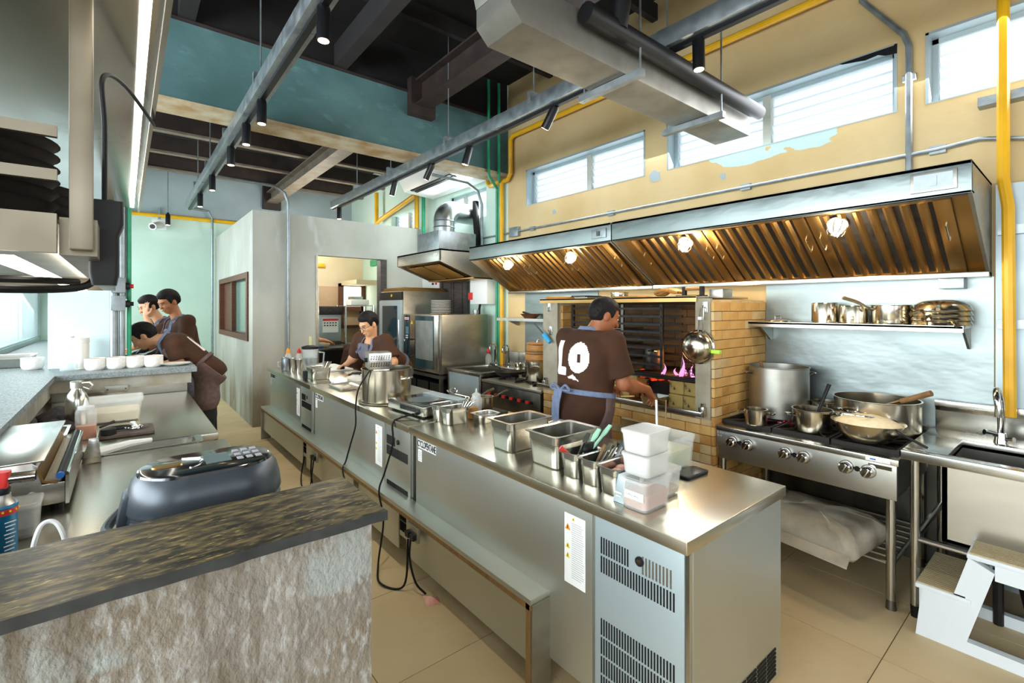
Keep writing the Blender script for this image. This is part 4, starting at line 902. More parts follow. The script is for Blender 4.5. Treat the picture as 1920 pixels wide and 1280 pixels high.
def pot(name, label, c, r, h, m='pot_steel', flip=False, handles='loop', ha=0.0, hl=0.2, group=None, rim=0.006, n=40, taper=1.0, hup=0.25, hz=0.72):
    t = thing(name, label, 'pot', c, group=group)
    P = [(r*taper*0.96, 0.0), (r*taper, 0.008), (r, h-0.006), (r+rim, h-0.002), (r+rim, h), (r-0.003, h), (r*taper-0.006, 0.012), (0.02, 0.010)]
    if flip: P = [(a, h-z) for a, z in P]
    MB().lathe(P, c, n).build('pot_body', m, t)
    C = Vector(c); zz = h*hz if not flip else h*(1-hz)
    if handles == 'loop':
        for s_ in (0, PI):
            a = ha+s_; d = Vector((math.cos(a), math.sin(a), 0)); l = Vector((-d.y, d.x, 0)); k = min(0.05, r*0.42)
            MB().tube([C+d*(r-0.002)+l*k+Vector((0, 0, zz)), C+d*(r+0.028)+l*k*0.9+Vector((0, 0, zz+0.004)), C+d*(r+0.042)+l*k*0.4+Vector((0, 0, zz+0.006)), C+d*(r+0.042)-l*k*0.4+Vector((0, 0, zz+0.006)), C+d*(r+0.028)-l*k*0.9+Vector((0, 0, zz+0.004)), C+d*(r-0.002)-l*k+Vector((0, 0, zz))], 0.006, 8).build('handle', 'chrome', t)
    elif handles == 'long':
        d = Vector((math.cos(ha), math.sin(ha), 0)); up = Vector((0, 0, 1))
        pts = [C+d*(r-0.004)+up*zz, C+d*(r+0.03)+up*(zz+0.01), C+d*(r+hl*0.5)+up*(zz+hl*hup*0.6), C+d*(r+hl)+up*(zz+hl*hup)]
        MB().tube(bez(pts, 4), [0.008]*4+[0.009]*4+[0.011]*4+[0.012], 8).build('handle', 'pot_steel', t)
    return t
t = thing('steel_cover', 'shallow steel lid with loop knob on the wall shelf', 'lid', (3.70, 1.46, SZ)); MB().lathe([(0.085, 0), (0.08, 0.008), (0.04, 0.018), (0.005, 0.02)], (3.70, 1.46, SZ), 28).build('lid_disc', 'pot_steel', t); MB().tube([(3.70, 1.48, SZ+0.018), (3.70, 1.48, SZ+0.04), (3.70, 1.44, SZ+0.04), (3.70, 1.44, SZ+0.018)], 0.005, 8).build('knob', 'chrome', t)
pot('saucepan', 'upturned deep saucepan, leftmost of the pots on the wall shelf', (3.70, 1.16, SZ), 0.078, 0.135, flip=True, handles='long', ha=PI+0.5, hl=0.09, hup=-0.3)
pot('saucepan', 'upturned low saucepan, second on the wall shelf', (3.70, 0.995, SZ), 0.080, 0.115, flip=True, handles='long', ha=PI+0.2, hl=0.07, hup=-0.3)
pot('saucepan', 'upright saucepan with raised handle on the wall shelf', (3.70, 0.80, SZ), 0.098, 0.118, handles='long', ha=PI*0.72, hl=0.17, hup=0.45, hz=0.75)
for k in range(4):
    c = (3.69, 0.565, SZ+k*0.028); t = thing('saute_pan', ('lowest', 'second lowest', 'third lowest', 'topmost')[k]+' upturned steel pan in the stack on the wall shelf', 'pan', c, group='stack of upturned steel pans')
    MB().lathe([(0.135, 0.0), (0.139, 0.002), (0.128, 0.03), (0.10, 0.052), (0.06, 0.062), (0.01, 0.064)], c, 36).build('pan_bowl', 'pot_steel', t)
    a = (PI+0.45, PI-0.2, PI*0.85, PI+0.1)[k]; d = Vector((math.cos(a), math.sin(a), 0)); C = Vector(c)
    MB().tube(bez([C+d*0.118+Vector((0, 0, 0.03)), C+d*0.17+Vector((0, 0, 0.022)), C+d*0.22+Vector((0, 0, 0.008 if k else -0.0))], 4), 0.010, 8).build('handle', 'pot_steel', t)

# pots on the range
RZ = 0.819
pot('stock_pot', 'tall dull stock pot at the back left of the range', (3.545, 1.395, RZ), 0.185, 0.345, m='steel_dull', ha=PI*0.72, hz=0.86)
tag(MB().tube([(3.56, 1.42, 0.86), (3.48, 1.49, 1.195)], 0.010, 8).build('wooden_stick', 'wood_handle', base=(3.56, 1.42, 0.86)), 'brown wooden stick standing in the tall stock pot', 'stick')
pot('small_pot', 'little two handled pot in front of the tall stock pot', (3.165, 1.385, RZ), 0.066, 0.10, ha=-PI*0.4)
pot('sauce_pot', 'medium steel sauce pot with a ladle on the range', (3.26, 1.09, RZ), 0.105, 0.135, ha=-PI*0.25)
pot('small_pot', 'partly hidden pot behind the sauce pot with the ladle', (3.62, 1.13, RZ), 0.085, 0.13, ha=PI*0.8)
tag(MB().tube([(3.27, 1.09, 0.86), (3.36, 1.03, 1.10)], [0.007, 0.012], 8).build('ladle', 'black_plastic', base=(3.27, 1.09, 0.86)), 'dark handled ladle leaning in the sauce pot', 'ladle')
pot('brazier_pot', 'wide shallow two handled pot at the back right of the range', (3.57, 0.845, RZ), 0.215, 0.20, ha=PI*0.86, hz=0.68)
t = thing('wok_turner', 'long turner with a wooden handle resting in the wide pot', 'turner', (3.56, 0.80, 0.95)); MB().tube([(3.52, 0.90, 0.93), (3.45, 0.70, 1.035)], 0.009, 8).build('shaft', 'pot_steel', t); MB().tube([(3.45, 0.70, 1.035), (3.41, 0.56, 1.105)], [0.014, 0.016], 10).build('grip', 'wood_handle', t)
t = thing('mixing_bowl', 'shiny steel bowl of fine white noodles at the range front', 'bowl', (3.215, 0.80, RZ))
bc = (3.215, 0.80, RZ)
MB().lathe([(0.055, 0.0), (0.10, 0.018), (0.145, 0.06), (0.165, 0.115), (0.172, 0.118), (0.16, 0.112), (0.14, 0.065), (0.05, 0.01)], bc, 40).build('bowl_shell', 'pot_steel', t)
MB().lathe([(0.158, 0.100), (0.150, 0.112), (0.11, 0.135), (0.06, 0.150), (0.01, 0.155)], bc, 40).build('noodles', 'noodle', t)
t = thing('skimmer', 'wire skimmer lying over the bowl of noodles', 'skimmer', (3.2, 0.8, 0.95)); MB().tube([(3.21+0.12*math.cos(a), 0.86+0.10*math.sin(a), 0.965-0.06*math.cos(a)*0.3) for a in np.linspace(0, 2*PI, 24)[:-1]], 0.005, 6, closed=True).build('hoop', 'chrome', t); MB().tube([(3.20, 0.77, 0.955), (3.13, 0.53, 0.865)], 0.007, 8).build('handle', 'black_metal', t)
# ================================================================ BRICK CHARCOAL GRILL
OX, OY0, OY1, OZ = 3.05, 1.605, 3.27, 1.635
gr = thing('brick_grill', 'tan brick charcoal grill hearth with open fire', 'grill', (3.45, 2.43, 0))
BL, BH, BT = 0.225, 0.0645, 0.022
# core masonry (mortar) with recesses
b = MB()
b.box(OX+0.02, XW, OY0+0.02, 1.735, 0, OZ-0.01); b.box(OX+0.02, XW, 3.08, OY1, 0, OZ-0.01); b.box(3.72, XW, 1.735, 3.08, 0, OZ-0.01)
b.box(OX+0.02, 3.72, 1.735, 3.08, 0.69, 0.815); b.box(OX+0.02, 3.72, 2.46, 3.08, 0, 0.69); b.box(OX+0.02, 3.72, 1.735, 1.86, 0, 0.69)
b.build('masonry_core', 'mortar', gr, smooth=0)
MB().box(3.70, 3.72, 1.735, 3.08, 0.815, 1.62).build('hearth_back', 'mortar_dark', gr, smooth=0)
protos = {}
def brick_run(kind, fixed, a0, a1, z0, z1, mats, off=0.0, skip=None):
    """courses of bricks: kind 'x' = wall facing -X (runs along Y) at x=fixed; 'y' = facing -Y (runs along X) at y=fixed"""
    row = 0; z = z0
    while z+BH*0.6 < z1:
        h = min(BH, z1-z)-0.004
        a = a0-((row % 2)*BL*0.5+off) % BL
        while a < a1-0.01:
            s0, s1 = max(a, a0), min(a+BL-0.005, a1)
            if s1-s0 > 0.015 and not (skip and skip((s0+s1)/2, z+h/2)):
                m = mats((s0+s1)/2, z+h/2)
                key = (kind, round(s1-s0, 3), round(h, 3), m); pr = random.uniform(-0.0015, 0.0015)
                if key not in protos:
                    q = MB()
                    if kind == 'x': q.box(0, BT, 0, s1-s0, 0, h)
                    else: q.box(0, s1-s0, 0, BT, 0, h)
                    o = q.build('brick', m, None, smooth=0, bevel=0.003); o.parent = gr; protos[key] = o
                    o['_'] = 1; del o['_']
                else:
                    o = protos[key].copy(); COL.objects.link(o); o.parent = gr
                base = Vector((fixed+pr, s0, z)) if kind == 'x' else Vector((s0, fixed+pr, z))
                o.location = base-ROOT[gr.name]
            a += BL
        z += BH; row += 1
def m_side(x, z):
    r = random.random()
    if z < 1.02 and 3.15 < x < 3.6 and r < 0.6: return 'brick_stain'
    return 'brick_tan' if r < 0.8 else 'brick_pale'
def m_front(y, z):
    r = random.random()
    if 0.3 < z < 0.75 and r < 0.35: return 'brick_stain'
    return 'brick_pale' if r < 0.7 else 'brick_tan'
def m_in(a, z):
    r = random.random(); return 'brick_sooty' if r < 0.72 else 'brick_dim'
brick_run('y', OY0-0.002, OX+0.0, XW-0.015, 0.0, OZ, m_side)
brick_run('x', OX-0.002, OY0+0.10, OY1-0.1, 0.0, 0.815, m_front, skip=lambda y, z: 1.86 < y < 2.46 and z < 0.69)
brick_run('x', OX-0.002, OY0+0.022, OY0+0.10, 0.0, 0.80, m_front)
brick_run('x', OX-0.002, OY1-0.1, OY1, 0.0, 0.815, m_front)
brick_run('x', 3.695, 1.735, 3.08, 0.85, 1.60, m_in)
brick_run('y', 3.058, OX+0.04, 3.70, 0.82, 1.60, lambda a, z: 'brick_tan' if random.random() < 0.7 else 'brick_stain')
for (a, c) in ((OY0+0.022, 1.735), (3.08, OY1)):
    MB().box(OX-0.006, OX+0.022, a, c, 0.815, OZ).build('pier_face', 'pillar_plaster', gr, smooth=0)
MB().box(OX+0.0, 3.72, 1.735, 3.08, 0.815, 0.835).build('hearth_floor', 'brick_sooty', gr, smooth=0)
# firebricks
fbk = MB().box(0, 0.20, 0, 0.115, 0, 0.105); f0 = None
for (x, y, z, s) in ((3.10, 1.745, 0.835, 1), (3.10, 1.865, 0.835, 1), (3.12, 1.75, 0.942, 1), (3.12, 1.87, 0.942, 1), (3.14, 2.36, 0.835, 1), (3.14, 2.48, 0.835, 1), (3.16, 2.30, 0.942, 1), (3.16, 2.42, 0.942, 1), (3.14, 2.62, 0.835, 1)):
    if f0 is None: f0 = fbk.build('fire_brick', 'firebrick', None, smooth=0, bevel=0.006); f0.parent = gr; o = f0
    else: o = f0.copy(); COL.objects.link(o); o.parent = gr
    o.location = Vector((x, y, z))-ROOT[gr.name]
MB().box(3.32, 3.66, 1.76, 2.60, 0.835, 0.98).build('ash_bed', 'charcoal', gr, smooth=0)
for k in range(34):
    q = MB(); c = (random.uniform(3.30, 3.62), random.uniform(1.78, 2.5), random.uniform(0.985, 1.03)); r = random.uniform(0.015, 0.03); q.ell(c, (r*1.3, r, r*0.8), 7, 5); q.build('coal', 'ember' if random.random() < 0.5 else 'charcoal', gr, smooth=0)
MB().box(3.12, 3.135, 1.76, 2.34, 1.035, 1.05).build('grate_edge', 'black_iron', gr, smooth=0)
for k in range(16):
    q = MB(); q.ell((random.uniform(3.14, 3.2), 1.78+k*0.035, 1.03+random.uniform(-0.012, 0.006)), (0.02, random.uniform(0.012, 0.02), random.uniform(0.006, 0.012)), 7, 5); q.build('coal', 'ember' if k % 3 else 'charcoal', gr, smooth=0)
b = MB()
for k in range(22): b.tube([(3.12, 1.76+k*0.027, 1.06), (3.66, 1.76+k*0.027, 1.06)], 0.005, 5)
b.tube([(3.12, 1.75, 1.06), (3.12, 2.36, 1.06)], 0.009, 6); b.tube([(3.66, 1.75, 1.06), (3.66, 2.36, 1.06)], 0.009, 6)
b.build('grill_grate', 'black_iron', gr)
for (x, y, h, r) in ((3.2, 1.80, 0.07, 0.016), (3.22, 1.86, 0.10, 0.018), (3.19, 1.92, 0.15, 0.02), (3.23, 2.0, 0.06, 0.018), (3.2, 2.08, 0.09, 0.018), (3.28, 1.96, 0.08, 0.02)):
    q = MB(); n = 8; L = []
    for k, (f_, w_) in enumerate(((0, 0.6), (0.12, 1.0), (0.3, 0.9), (0.5, 0.6), (0.7, 0.34), (0.88, 0.15), (1.0, 0.02))):
        ox = 0.012*math.sin(5*f_+y*40); L.append([(x+r*w_*0.6*math.cos(2*PI*i/n), y+ox+r*w_*math.sin(2*PI*i/n), 1.055+h*f_) for i in range(n)])
    q.loft(L).build('flame', 'flame', gr)
point_light('fire_glow', (3.35, 2.0, 1.16), 1.6, (1.0, 0.38, 0.12), 0.08)
MB().box(OX-0.065, OX-0.045, 1.66, 3.30, 0.838, 0.87).build('towel_rail', 'steel', gr, bevel=0.004)
for y in (1.67, 3.22):
    MB().box(OX-0.05, OX-0.004, y-0.02, y+0.02, 0.835, 0.90).build('rail_bracket', 'steel', gr, bevel=0.004)
    MB().tube([(OX-0.03, y, 0.90), (OX-0.03, y, 0.925)], 0.012, 10).build('bracket_screw', 'chrome', gr)
MB().box(OX-0.05, OX+0.03, 2.0, 3.08, 0.832, 0.845).build('hearth_ledge', 'steel_warm', gr, smooth=0)
MB().box(OX-0.02, 3.80, OY0+0.115, OY1+0.03, OZ+0.003, OZ+0.018).build('top_shelf', 'steel', gr, bevel=0.002)
MB().box(OX-0.02, OX-0.012, OY0+0.115, OY1+0.03, OZ-0.022, OZ+0.018).build('shelf_lip', 'steel_warm', gr, smooth=0)
for (y, z) in ((1.66, 1.575), (3.18, 1.575), (3.16, 1.36)):
    h_ = MB().box(OX-0.014, OX-0.006, y-0.018, y+0.018, z-0.04, z+0.04).build('hook_plate', 'steel', gr, bevel=0.003)
    MB().tube([(OX-0.012, y, z), (OX-0.035, y, z-0.01), (OX-0.04, y, z+0.012)], 0.005, 7).build('hook', 'chrome', h_)
# tray rack inside the hearth
t = thing('tray_rack', 'black slatted tray rack inside the brick hearth', 'rack', (3.25, 2.57, 1.10))
for y in (3.03, 2.47, 2.10): MB().box(3.19, 3.21, y-0.012, y+0.012, 1.08, 1.60).build('post', 'black_iron' if y != 2.47 else 'steel_dark', t, smooth=0)
for k in range(8):
    z = 1.13+k*0.062
    MB().box(3.185, 3.20, 2.10, 3.03, z-0.009, z+0.009).build('slat', 'black_iron', t, smooth=0)
    MB().box(3.48, 3.495, 2.10, 3.03, z-0.009, z+0.009).build('slat', 'black_iron', t, smooth=0)
for k in range(3): MB().box(3.19, 3.49, 2.47, 3.02, 1.145+k*0.125, 1.150+k*0.125).build('tray', 'steel_dark', t, smooth=0)
pot('stock_pot', 'blackened pot standing over the fire in the hearth', (3.36, 2.28, 1.07), 0.085, 0.17, m='steel_dark', ha=0.5, hz=0.9)
t = thing('tub_container', 'tall grey container at the hearth front beside the cook', 'container', (3.16, 2.68, 0.845)); MB().lathe([(0.060, 0), (0.082, 0.235), (0.086, 0.24), (0.078, 0.24), (0.056, 0.01)], (3.15, 2.72, 0.94), 24).build('container_shell', 'steel_dull', t)
t = thing('grill_basket', 'wire grill basket leaning behind the hanging strainer', 'basket', (3.20, 1.84, 1.07))
b = MB()
for k in range(9): b.tube([(3.20, 1.76+k*0.022, 1.08), (3.26, 1.76+k*0.022, 1.30)], 0.0025, 5)
for k in range(11): b.tube([(3.20+0.006*k, 1.755, 1.08+k*0.022), (3.20+0.006*k, 1.945, 1.08+k*0.022)], 0.0025, 5)
b.build('wire_mesh', 'black_iron', t); MB().tube([(3.20, 1.755, 1.08), (3.20, 1.945, 1.08), (3.265, 1.945, 1.31), (3.265, 1.755, 1.31)], 0.005, 6, closed=True).build('wire_frame', 'steel_dark', t)
# hanging strainer
t = thing('hanging_strainer', 'round steel strainer hanging from a hook on the grill pier', 'strainer', (2.99, 1.70, 1.20))
b = MB(); b.M = Matrix.Translation((3.025, 1.70, 1.305)) @ Matrix.Rotation(-PI/2, 4, 'Y'); b.lathe([(0.108, 0.0), (0.108, 0.01), (0.104, 0.04), (0.085, 0.065), (0.05, 0.08), (0.005, 0.085)], (0, 0, 0), 32); b.build('strainer_bowl', 'steel_dark' if 0 else 'pot_steel', t)
b = MB(); b.M = Matrix.Translation((3.02, 1.70, 1.305)) @ Matrix.Rotation(-PI/2, 4, 'Y'); b.tube([(0.111*math.cos(a), 0.111*math.sin(a), 0) for a in np.linspace(0, 2*PI, 33)[:-1]], 0.006, 6, closed=True); b.build('strainer_rim', 'chrome', t)
for s_ in (-1, 1): MB().tube([(3.015, 1.70+s_*0.018-0.02, 1.41), (3.01, 1.668+s_*0.012, 1.57)], 0.004, 6).build('handle_wire', 'chrome', t)
MB().box(3.0, 3.02, 1.668, 1.692, 1.49, 1.51).build('handle_tag', 'white_plastic', t, smooth=0)
tag(MB().box(2.985, 3.02, 1.535, 1.595, 1.27, 1.295).build('silicone_clip', 'lime', base=(3.0, 1.56, 1.27), bevel=0.006), 'bright lime green clip beside the hanging strainer', 'clip')
t = thing('gas_lighter', 'sky blue handled lighter hanging on the left grill pier', 'lighter', (3.0, 3.2, 1.30)); MB().tube([(3.0, 3.13, 1.255), (3.0, 3.21, 1.325)], [0.018, 0.024], 10).build('grip', 'sky_blue_plastic', t); MB().tube([(3.0, 3.21, 1.325), (3.0, 3.34, 1.42)], 0.006, 8).build('nozzle', 'steel_dark', t)
# things on top of the grill
TZ = OZ+0.018
pot('small_pan', 'small steel pan on top of the brick grill', (3.35, 2.62, TZ), 0.075, 0.05, handles='none')
t = thing('oven_glove', 'tan heat proof glove on top of the grill', 'glove', (3.2, 1.98, TZ))
b = MB()
for k in range(4): b.tube(bez([(3.17+0.03*k, 2.10, TZ+0.025), (3.16+0.03*k, 2.03, TZ+0.045+0.008*(k % 2)), (3.16+0.028*k, 1.94, TZ+0.03)], 4), [0.012]*4+[0.015]*4+[0.010], 8)
b.ell((3.21, 2.11, TZ+0.03), (0.05, 0.06, 0.028), 12, 8); b.tube(bez([(3.15, 2.13, TZ+0.03), (3.13, 2.06, TZ+0.05), (3.14, 2.01, TZ+0.045)], 4), 0.012, 8)
b.build('glove_shell', 'bamboo', t)
t = thing('grill_scraper', 'grill press with a yellow wooden handle on top of the grill', 'press', (3.2, 1.81, TZ)); MB().tube([(3.15, 1.88, TZ+0.055), (3.15, 1.745, TZ+0.055)], 0.014, 10).build('grip', 'wood_handle' if 0 else 'bamboo', t)
for y in (1.88, 1.745): MB().box(3.135, 3.165, y-0.012, y+0.012, TZ, TZ+0.07).build('upright', 'black_iron', t, smooth=0)
MB().box(3.10, 3.22, 1.74, 1.92, TZ, TZ+0.008).build('press_plate', 'black_iron', t, smooth=0)
tag(MB().tube([(3.10, 3.28, TZ+0.012), (3.12, 2.95, TZ+0.012)], 0.012, 8).build('rolling_rod', 'bamboo', base=(3.1, 3.1, TZ)), 'wooden rod lying on the left of the grill top', 'rod')
t = thing('grill_grid', 'small wire grid lying on the grill top behind the cook', 'grid', (3.2, 2.85, TZ)); b = MB()
for k in range(9): b.tube([(3.06, 2.76+k*0.02, TZ+0.02), (3.28, 2.76+k*0.02, TZ+0.02)], 0.004, 5)
b.tube([(3.06, 2.75, TZ+0.012), (3.06, 2.93, TZ+0.012)], 0.005, 5); b.tube([(3.28, 2.75, TZ+0.012), (3.28, 2.93, TZ+0.012)], 0.005, 5); b.build('wires', 'black_iron', t)
tag(MB().box(3.10, 3.30, 2.25, 2.50, TZ, TZ+0.012).build('wooden_board', 'bamboo', base=(3.2, 2.37, TZ), bevel=0.003), 'thin wooden board on the middle of the grill top', 'board')
tag(MB().box(3.20, 3.34, 1.62, 1.72, TZ-0.015, TZ+0.05).build('steel_box', 'steel_dull', base=(3.27, 1.66, TZ), bevel=0.006), 'small steel box at the right end of the grill top', 'box')
t = thing('basting_pan', 'steel scoop pan by the hand of the grill cook', 'pan', (3.0, 2.06, 0.86)); b = MB(); b.loft([rr(0.16, 0.12, 0.02, 0.862, (3.04, 2.05)), rr(0.20, 0.15, 0.025, 0.92, (3.04, 2.05)), rr(0.19, 0.14, 0.022, 0.92, (3.04, 2.05)), rr(0.15, 0.11, 0.02, 0.866, (3.04, 2.05))]); b.build('pan_shell', 'steel', t)
tag(MB().tube([(3.02, 2.75, 0.865), (2.98, 2.40, 0.872), (3.0, 2.2, 0.90)], 0.008, 7).build('tongs', 'steel_warm', base=(3.0, 2.5, 0.86)), 'metal tongs lying on the hearth ledge', 'tongs')

# ================================================================ LEFT RANGE, PREP SINK, OVENS
lr = thing('griddle_range', 'dark steel range with red knobs left of the brick grill', 'range', (3.4, 3.76, 0))
MB().box(3.05, 3.80, 3.30, 4.24, 0.10, 0.77).build('body', 'steel_dark', lr, smooth=0); MB().box(3.035, 3.05, 3.30, 4.24, 0.50, 0.755).build('control_panel', 'steel_dark', lr, bevel=0.003)
MB().box(3.03, 3.82, 3.285, 4.245, 0.765, 0.79).build('top_plate', 'steel_dull', lr, bevel=0.004)
for k in range(6):
    y = 3.42+k*0.125; kb = MB().tube([(3.035, y, 0.655), (3.018, y, 0.655)], 0.016, 12).build('knob', 'black_plastic', lr); MB().box(3.012, 3.034, y+0.025, y+0.07, 0.642, 0.668).build('knob_lever', 'red', kb, smooth=0)
for x in (3.28, 3.62):
    for y in (3.52, 3.80, 4.08):
        b = MB(); b.box(x-0.14, x+0.14, y-0.01, y+0.01, 0.79, 0.818); b.box(x-0.01, x+0.01, y-0.12, y+0.12, 0.79, 0.818); b.lathe([(0.05, 0.79), (0.05, 0.808)], (x, y, 0), 12); b.build('grate', 'black_iron', lr, smooth=0)
for y in (3.34, 4.20): MB().tube([(3.1, y, 0.1), (3.1, y, 0)], 0.02, 10).build('leg', 'steel', lr)
pot('steamer_pot', 'steel pot under the bamboo steamer', (3.34, 3.66, 0.819), 0.135, 0.20, ha=PI+0.6)
for k, l in enumerate(('lower bamboo steamer tier on the steel pot', 'upper bamboo steamer tier with lid knob')):
    c = (3.34, 3.66, 1.020+k*0.095); t = thing('bamboo_steamer', l, 'steamer', c); MB().lathe([(0.135-0.012*k, 0), (0.138-0.012*k, 0.05), (0.135-0.012*k, 0.092), (0.02, 0.094)], c, 32).build('basket', 'bamboo', t)
    for z in (0.012, 0.08): MB().lathe([(0.138-0.012*k, z-0.008), (0.142-0.012*k, z), (0.138-0.012*k, z+0.008)], c, 32, False, False).build('band', 'wood_handle', t)
    if k: MB().tube([(c[0]-0.02, c[1], c[2]+0.094), (c[0]-0.015, c[1], c[2]+0.12), (c[0]+0.015, c[1], c[2]+0.12), (c[0]+0.02, c[1], c[2]+0.094)], 0.005, 6).build('knob', 'chrome', t)
frypan((3.30, 4.12, 0.822), 0.15, 0.045, 'dark frying pan on the range beside the prep sink', 'pan on the red knob range', PI*0.5)
# wall shelf left
t = thing('wall_shelf', 'small steel wall shelf left of the brick grill', 'shelf', (3.7, 4.0, 1.40)); MB().box(3.56, 3.835, 3.40, 4.66, 1.432, 1.448).build('shelf_board', 'steel', t, bevel=0.002); MB().box(3.556, 3.562, 3.40, 4.66, 1.415, 1.448).build('shelf_lip', 'steel', t, smooth=0)
for y in (3.9, 4.55): MB().prism([(3.60, 1.432), (3.835, 1.432), (3.835, 1.35), (3.80, 1.35)], 'y', y, y+0.01).build('bracket', 'steel_dull', t, smooth=0)
pot('small_pot', 'steel pot on the small wall shelf', (3.69, 3.78, 1.448), 0.085, 0.12, handles='none')
t = thing('red_basket', 'dark red bowl of utensils on the small wall shelf', 'bowl', (3.69, 4.2, 1.448)); MB().lathe([(0.07, 0), (0.12, 0.05), (0.125, 0.052), (0.11, 0.045), (0.06, 0.008)], (3.69, 4.18, 1.448), 24).build('bowl_shell', 'red' if 0 else 'wood_frame', t); MB().tube([(3.67, 4.1, 1.48), (3.66, 4.28, 1.52)], 0.012, 7).build('utensil', 'black_plastic', t)
# prep sink
t = thing('prep_sink', 'small stainless prep sink with twin taps behind the island', 'sink', (3.4, 4.66, 0)); b = MB(); b.box(3.05, 3.14, 4.30, 5.02, 0.80, 0.84); b.box(3.62, 3.82, 4.30, 5.02, 0.80, 0.84); b.box(3.14, 3.62, 4.30, 4.40, 0.80, 0.84); b.box(3.14, 3.62, 4.92, 5.02, 0.80, 0.84); b.build('rim', 'steel', t, bevel=0.003)
b = MB(); b.box(3.13, 3.63, 4.39, 4.93, 0.60, 0.612); b.box(3.13, 3.145, 4.39, 4.93, 0.6, 0.81); b.box(3.615, 3.63, 4.39, 4.93, 0.6, 0.81); b.box(3.13, 3.63, 4.39, 4.405, 0.6, 0.81); b.box(3.13, 3.63, 4.915, 4.93, 0.6, 0.81); b.build('basin', 'steel', t, smooth=0)
MB().box(3.07, 3.09, 4.33, 5.0, 0.30, 0.80).build('apron_panel', 'steel_blue', t, smooth=0); MB().box(3.79, 3.84, 4.28, 5.02, 0.84, 1.02).build('backsplash', 'steel', t, bevel=0.003)
for y in (4.33, 4.99): MB().tube([(3.08, y, 0.8), (3.08, y, 0)], 0.02, 12).build('leg', 'steel', t); MB().tube([(3.78, y, 0.8), (3.78, y, 0)], 0.02, 12).build('leg', 'steel', t)
for y, l in ((4.60, 'right chrome tap of the prep sink'), (4.86, 'left chrome tap of the prep sink')):
    t = thing('tap', l, 'tap', (3.70, y, 0.84)); MB().tube([(3.70, y, 0.84), (3.70, y, 1.06)]+[(3.70-0.05+0.05*math.cos(a), y, 1.06+0.05*math.sin(a)) for a in np.linspace(0.2, PI, 8)]+[(3.60, y, 1.02)], 0.011, 10).build('spout', 'chrome', t); MB().tube([(3.70, y, 0.84), (3.70, y, 0.88)], 0.022, 12).build('tap_base', 'chrome', t)
t = thing('soap_bottle', 'clear soap bottle with a red pump by the prep sink', 'bottle', (3.60, 4.98, 0.84)); MB().lathe([(0.04, 0), (0.042, 0.1), (0.02, 0.13), (0.018, 0.14)], (3.66, 4.97, 0.84), 16).build('bottle_shell', 'tub', t); MB().lathe([(0.02, 0.14), (0.028, 0.16), (0.02, 0.2), (0.005, 0.21)], (3.66, 4.97, 0.84), 14).build('pump', 'red', t)
pot('small_pot', 'little steel pan on the prep sink edge', (3.70, 4.40, 0.84), 0.055, 0.06, handles='none')
# combi oven
co = thing('combi_oven', 'stainless combi oven with glass door and blue control strip', 'oven', (3.37, 5.59, 0.74)); CX, CY0, CY1, CZ0, CZ1 = 3.02, 5.08, 6.10, 0.745, 1.485
MB().box(CX, 3.73, CY0, CY1, CZ0, CZ1).build('casing', 'steel_dull', co, bevel=0.006)
MB().box(CX-0.012, CX, CY1-0.24, CY1-0.02, CZ0+0.09, CZ1-0.01).build('control_strip', 'glass_dark', co, bevel=0.003); MB().box(CX-0.014, CX-0.012, CY1-0.17, CY1-0.09, CZ1-0.27, CZ1-0.17).build('display', 'display', co, smooth=0)
MB().box(CX-0.014, CX-0.012, CY1-0.18, CY1-0.06, CZ1-0.075, CZ1-0.045).build('logo_plate', 'paper', co, smooth=0); MB().box(CX-0.015, CX-0.014, CY1-0.17, CY1-0.07, CZ1-0.068, CZ1-0.052).build('logo_mark', 'red', co, smooth=0)
for k in range(5): MB().box(CX-0.014, CX-0.012, CY1-0.15+(k % 2)*0.035, CY1-0.13+(k % 2)*0.035, CZ1-0.30-0.03*(k//2), CZ1-0.285-0.03*(k//2)).build('symbol', 'paper', co, smooth=0)
MB().tube([(CX-0.012, CY1-0.13, CZ0+0.22), (CX-0.035, CY1-0.13, CZ0+0.22)], 0.03, 16).build('dial', 'black_plastic', co)
d = MB().box(CX-0.03, CX, CY0+0.03, CY1-0.25, CZ0+0.02, CZ1-0.005).build('door', 'steel', co, bevel=0.005); MB().box(CX-0.034, CX-0.03, CY0+0.13, CY1-0.40, CZ0+0.05, CZ1-0.02).build('glass_pane', 'glass_dark', d, smooth=0)
MB().box(CX-0.035, CX-0.034, CY0+0.15, CY1-0.42, CZ0+0.16, CZ1-0.08).build('inner_pane', 'lcd' if 0 else 'foil', d, smooth=0)
MB().tube([(CX-0.03, CY1-0.27, CZ0+0.40), (CX-0.075, CY1-0.28, CZ0+0.40), (CX-0.075, CY1-0.24, CZ0+0.18), (CX-0.03, CY1-0.25, CZ0+0.16)], 0.014, 8).build('door_handle', 'black_plastic', d)
MB().add([(CX-0.031, CY1-0.28, CZ1-0.13), (CX-0.031, CY1-0.33, CZ1-0.13), (CX-0.031, CY1-0.305, CZ1-0.08)], [(0, 1, 2)]).build('warning_triangle', 'warn_yellow', d, smooth=0)
MB().box(CX+0.0, CX+0.004, CY0-0.004, CY0, CZ0, CZ1).build('seam', 'rubber', co, smooth=0)
t = thing('oven_stand', 'dark steel stand under the combi oven', 'stand', (3.37, 5.6, 0)); MB().box(3.0, 3.75, 5.05, 6.12, 0.69, 0.73).build('stand_top', 'steel_dark', t, smooth=0); MB().box(3.0, 3.75, 5.05, 6.12, 0.30, 0.33).build('stand_shelf', 'steel_dark', t, smooth=0)
for x in (3.02, 3.72):
    for y in (5.08, 6.09): MB().box(x-0.02, x+0.02, y-0.02, y+0.02, 0, 0.69).build('leg', 'steel_dark', t, smooth=0)
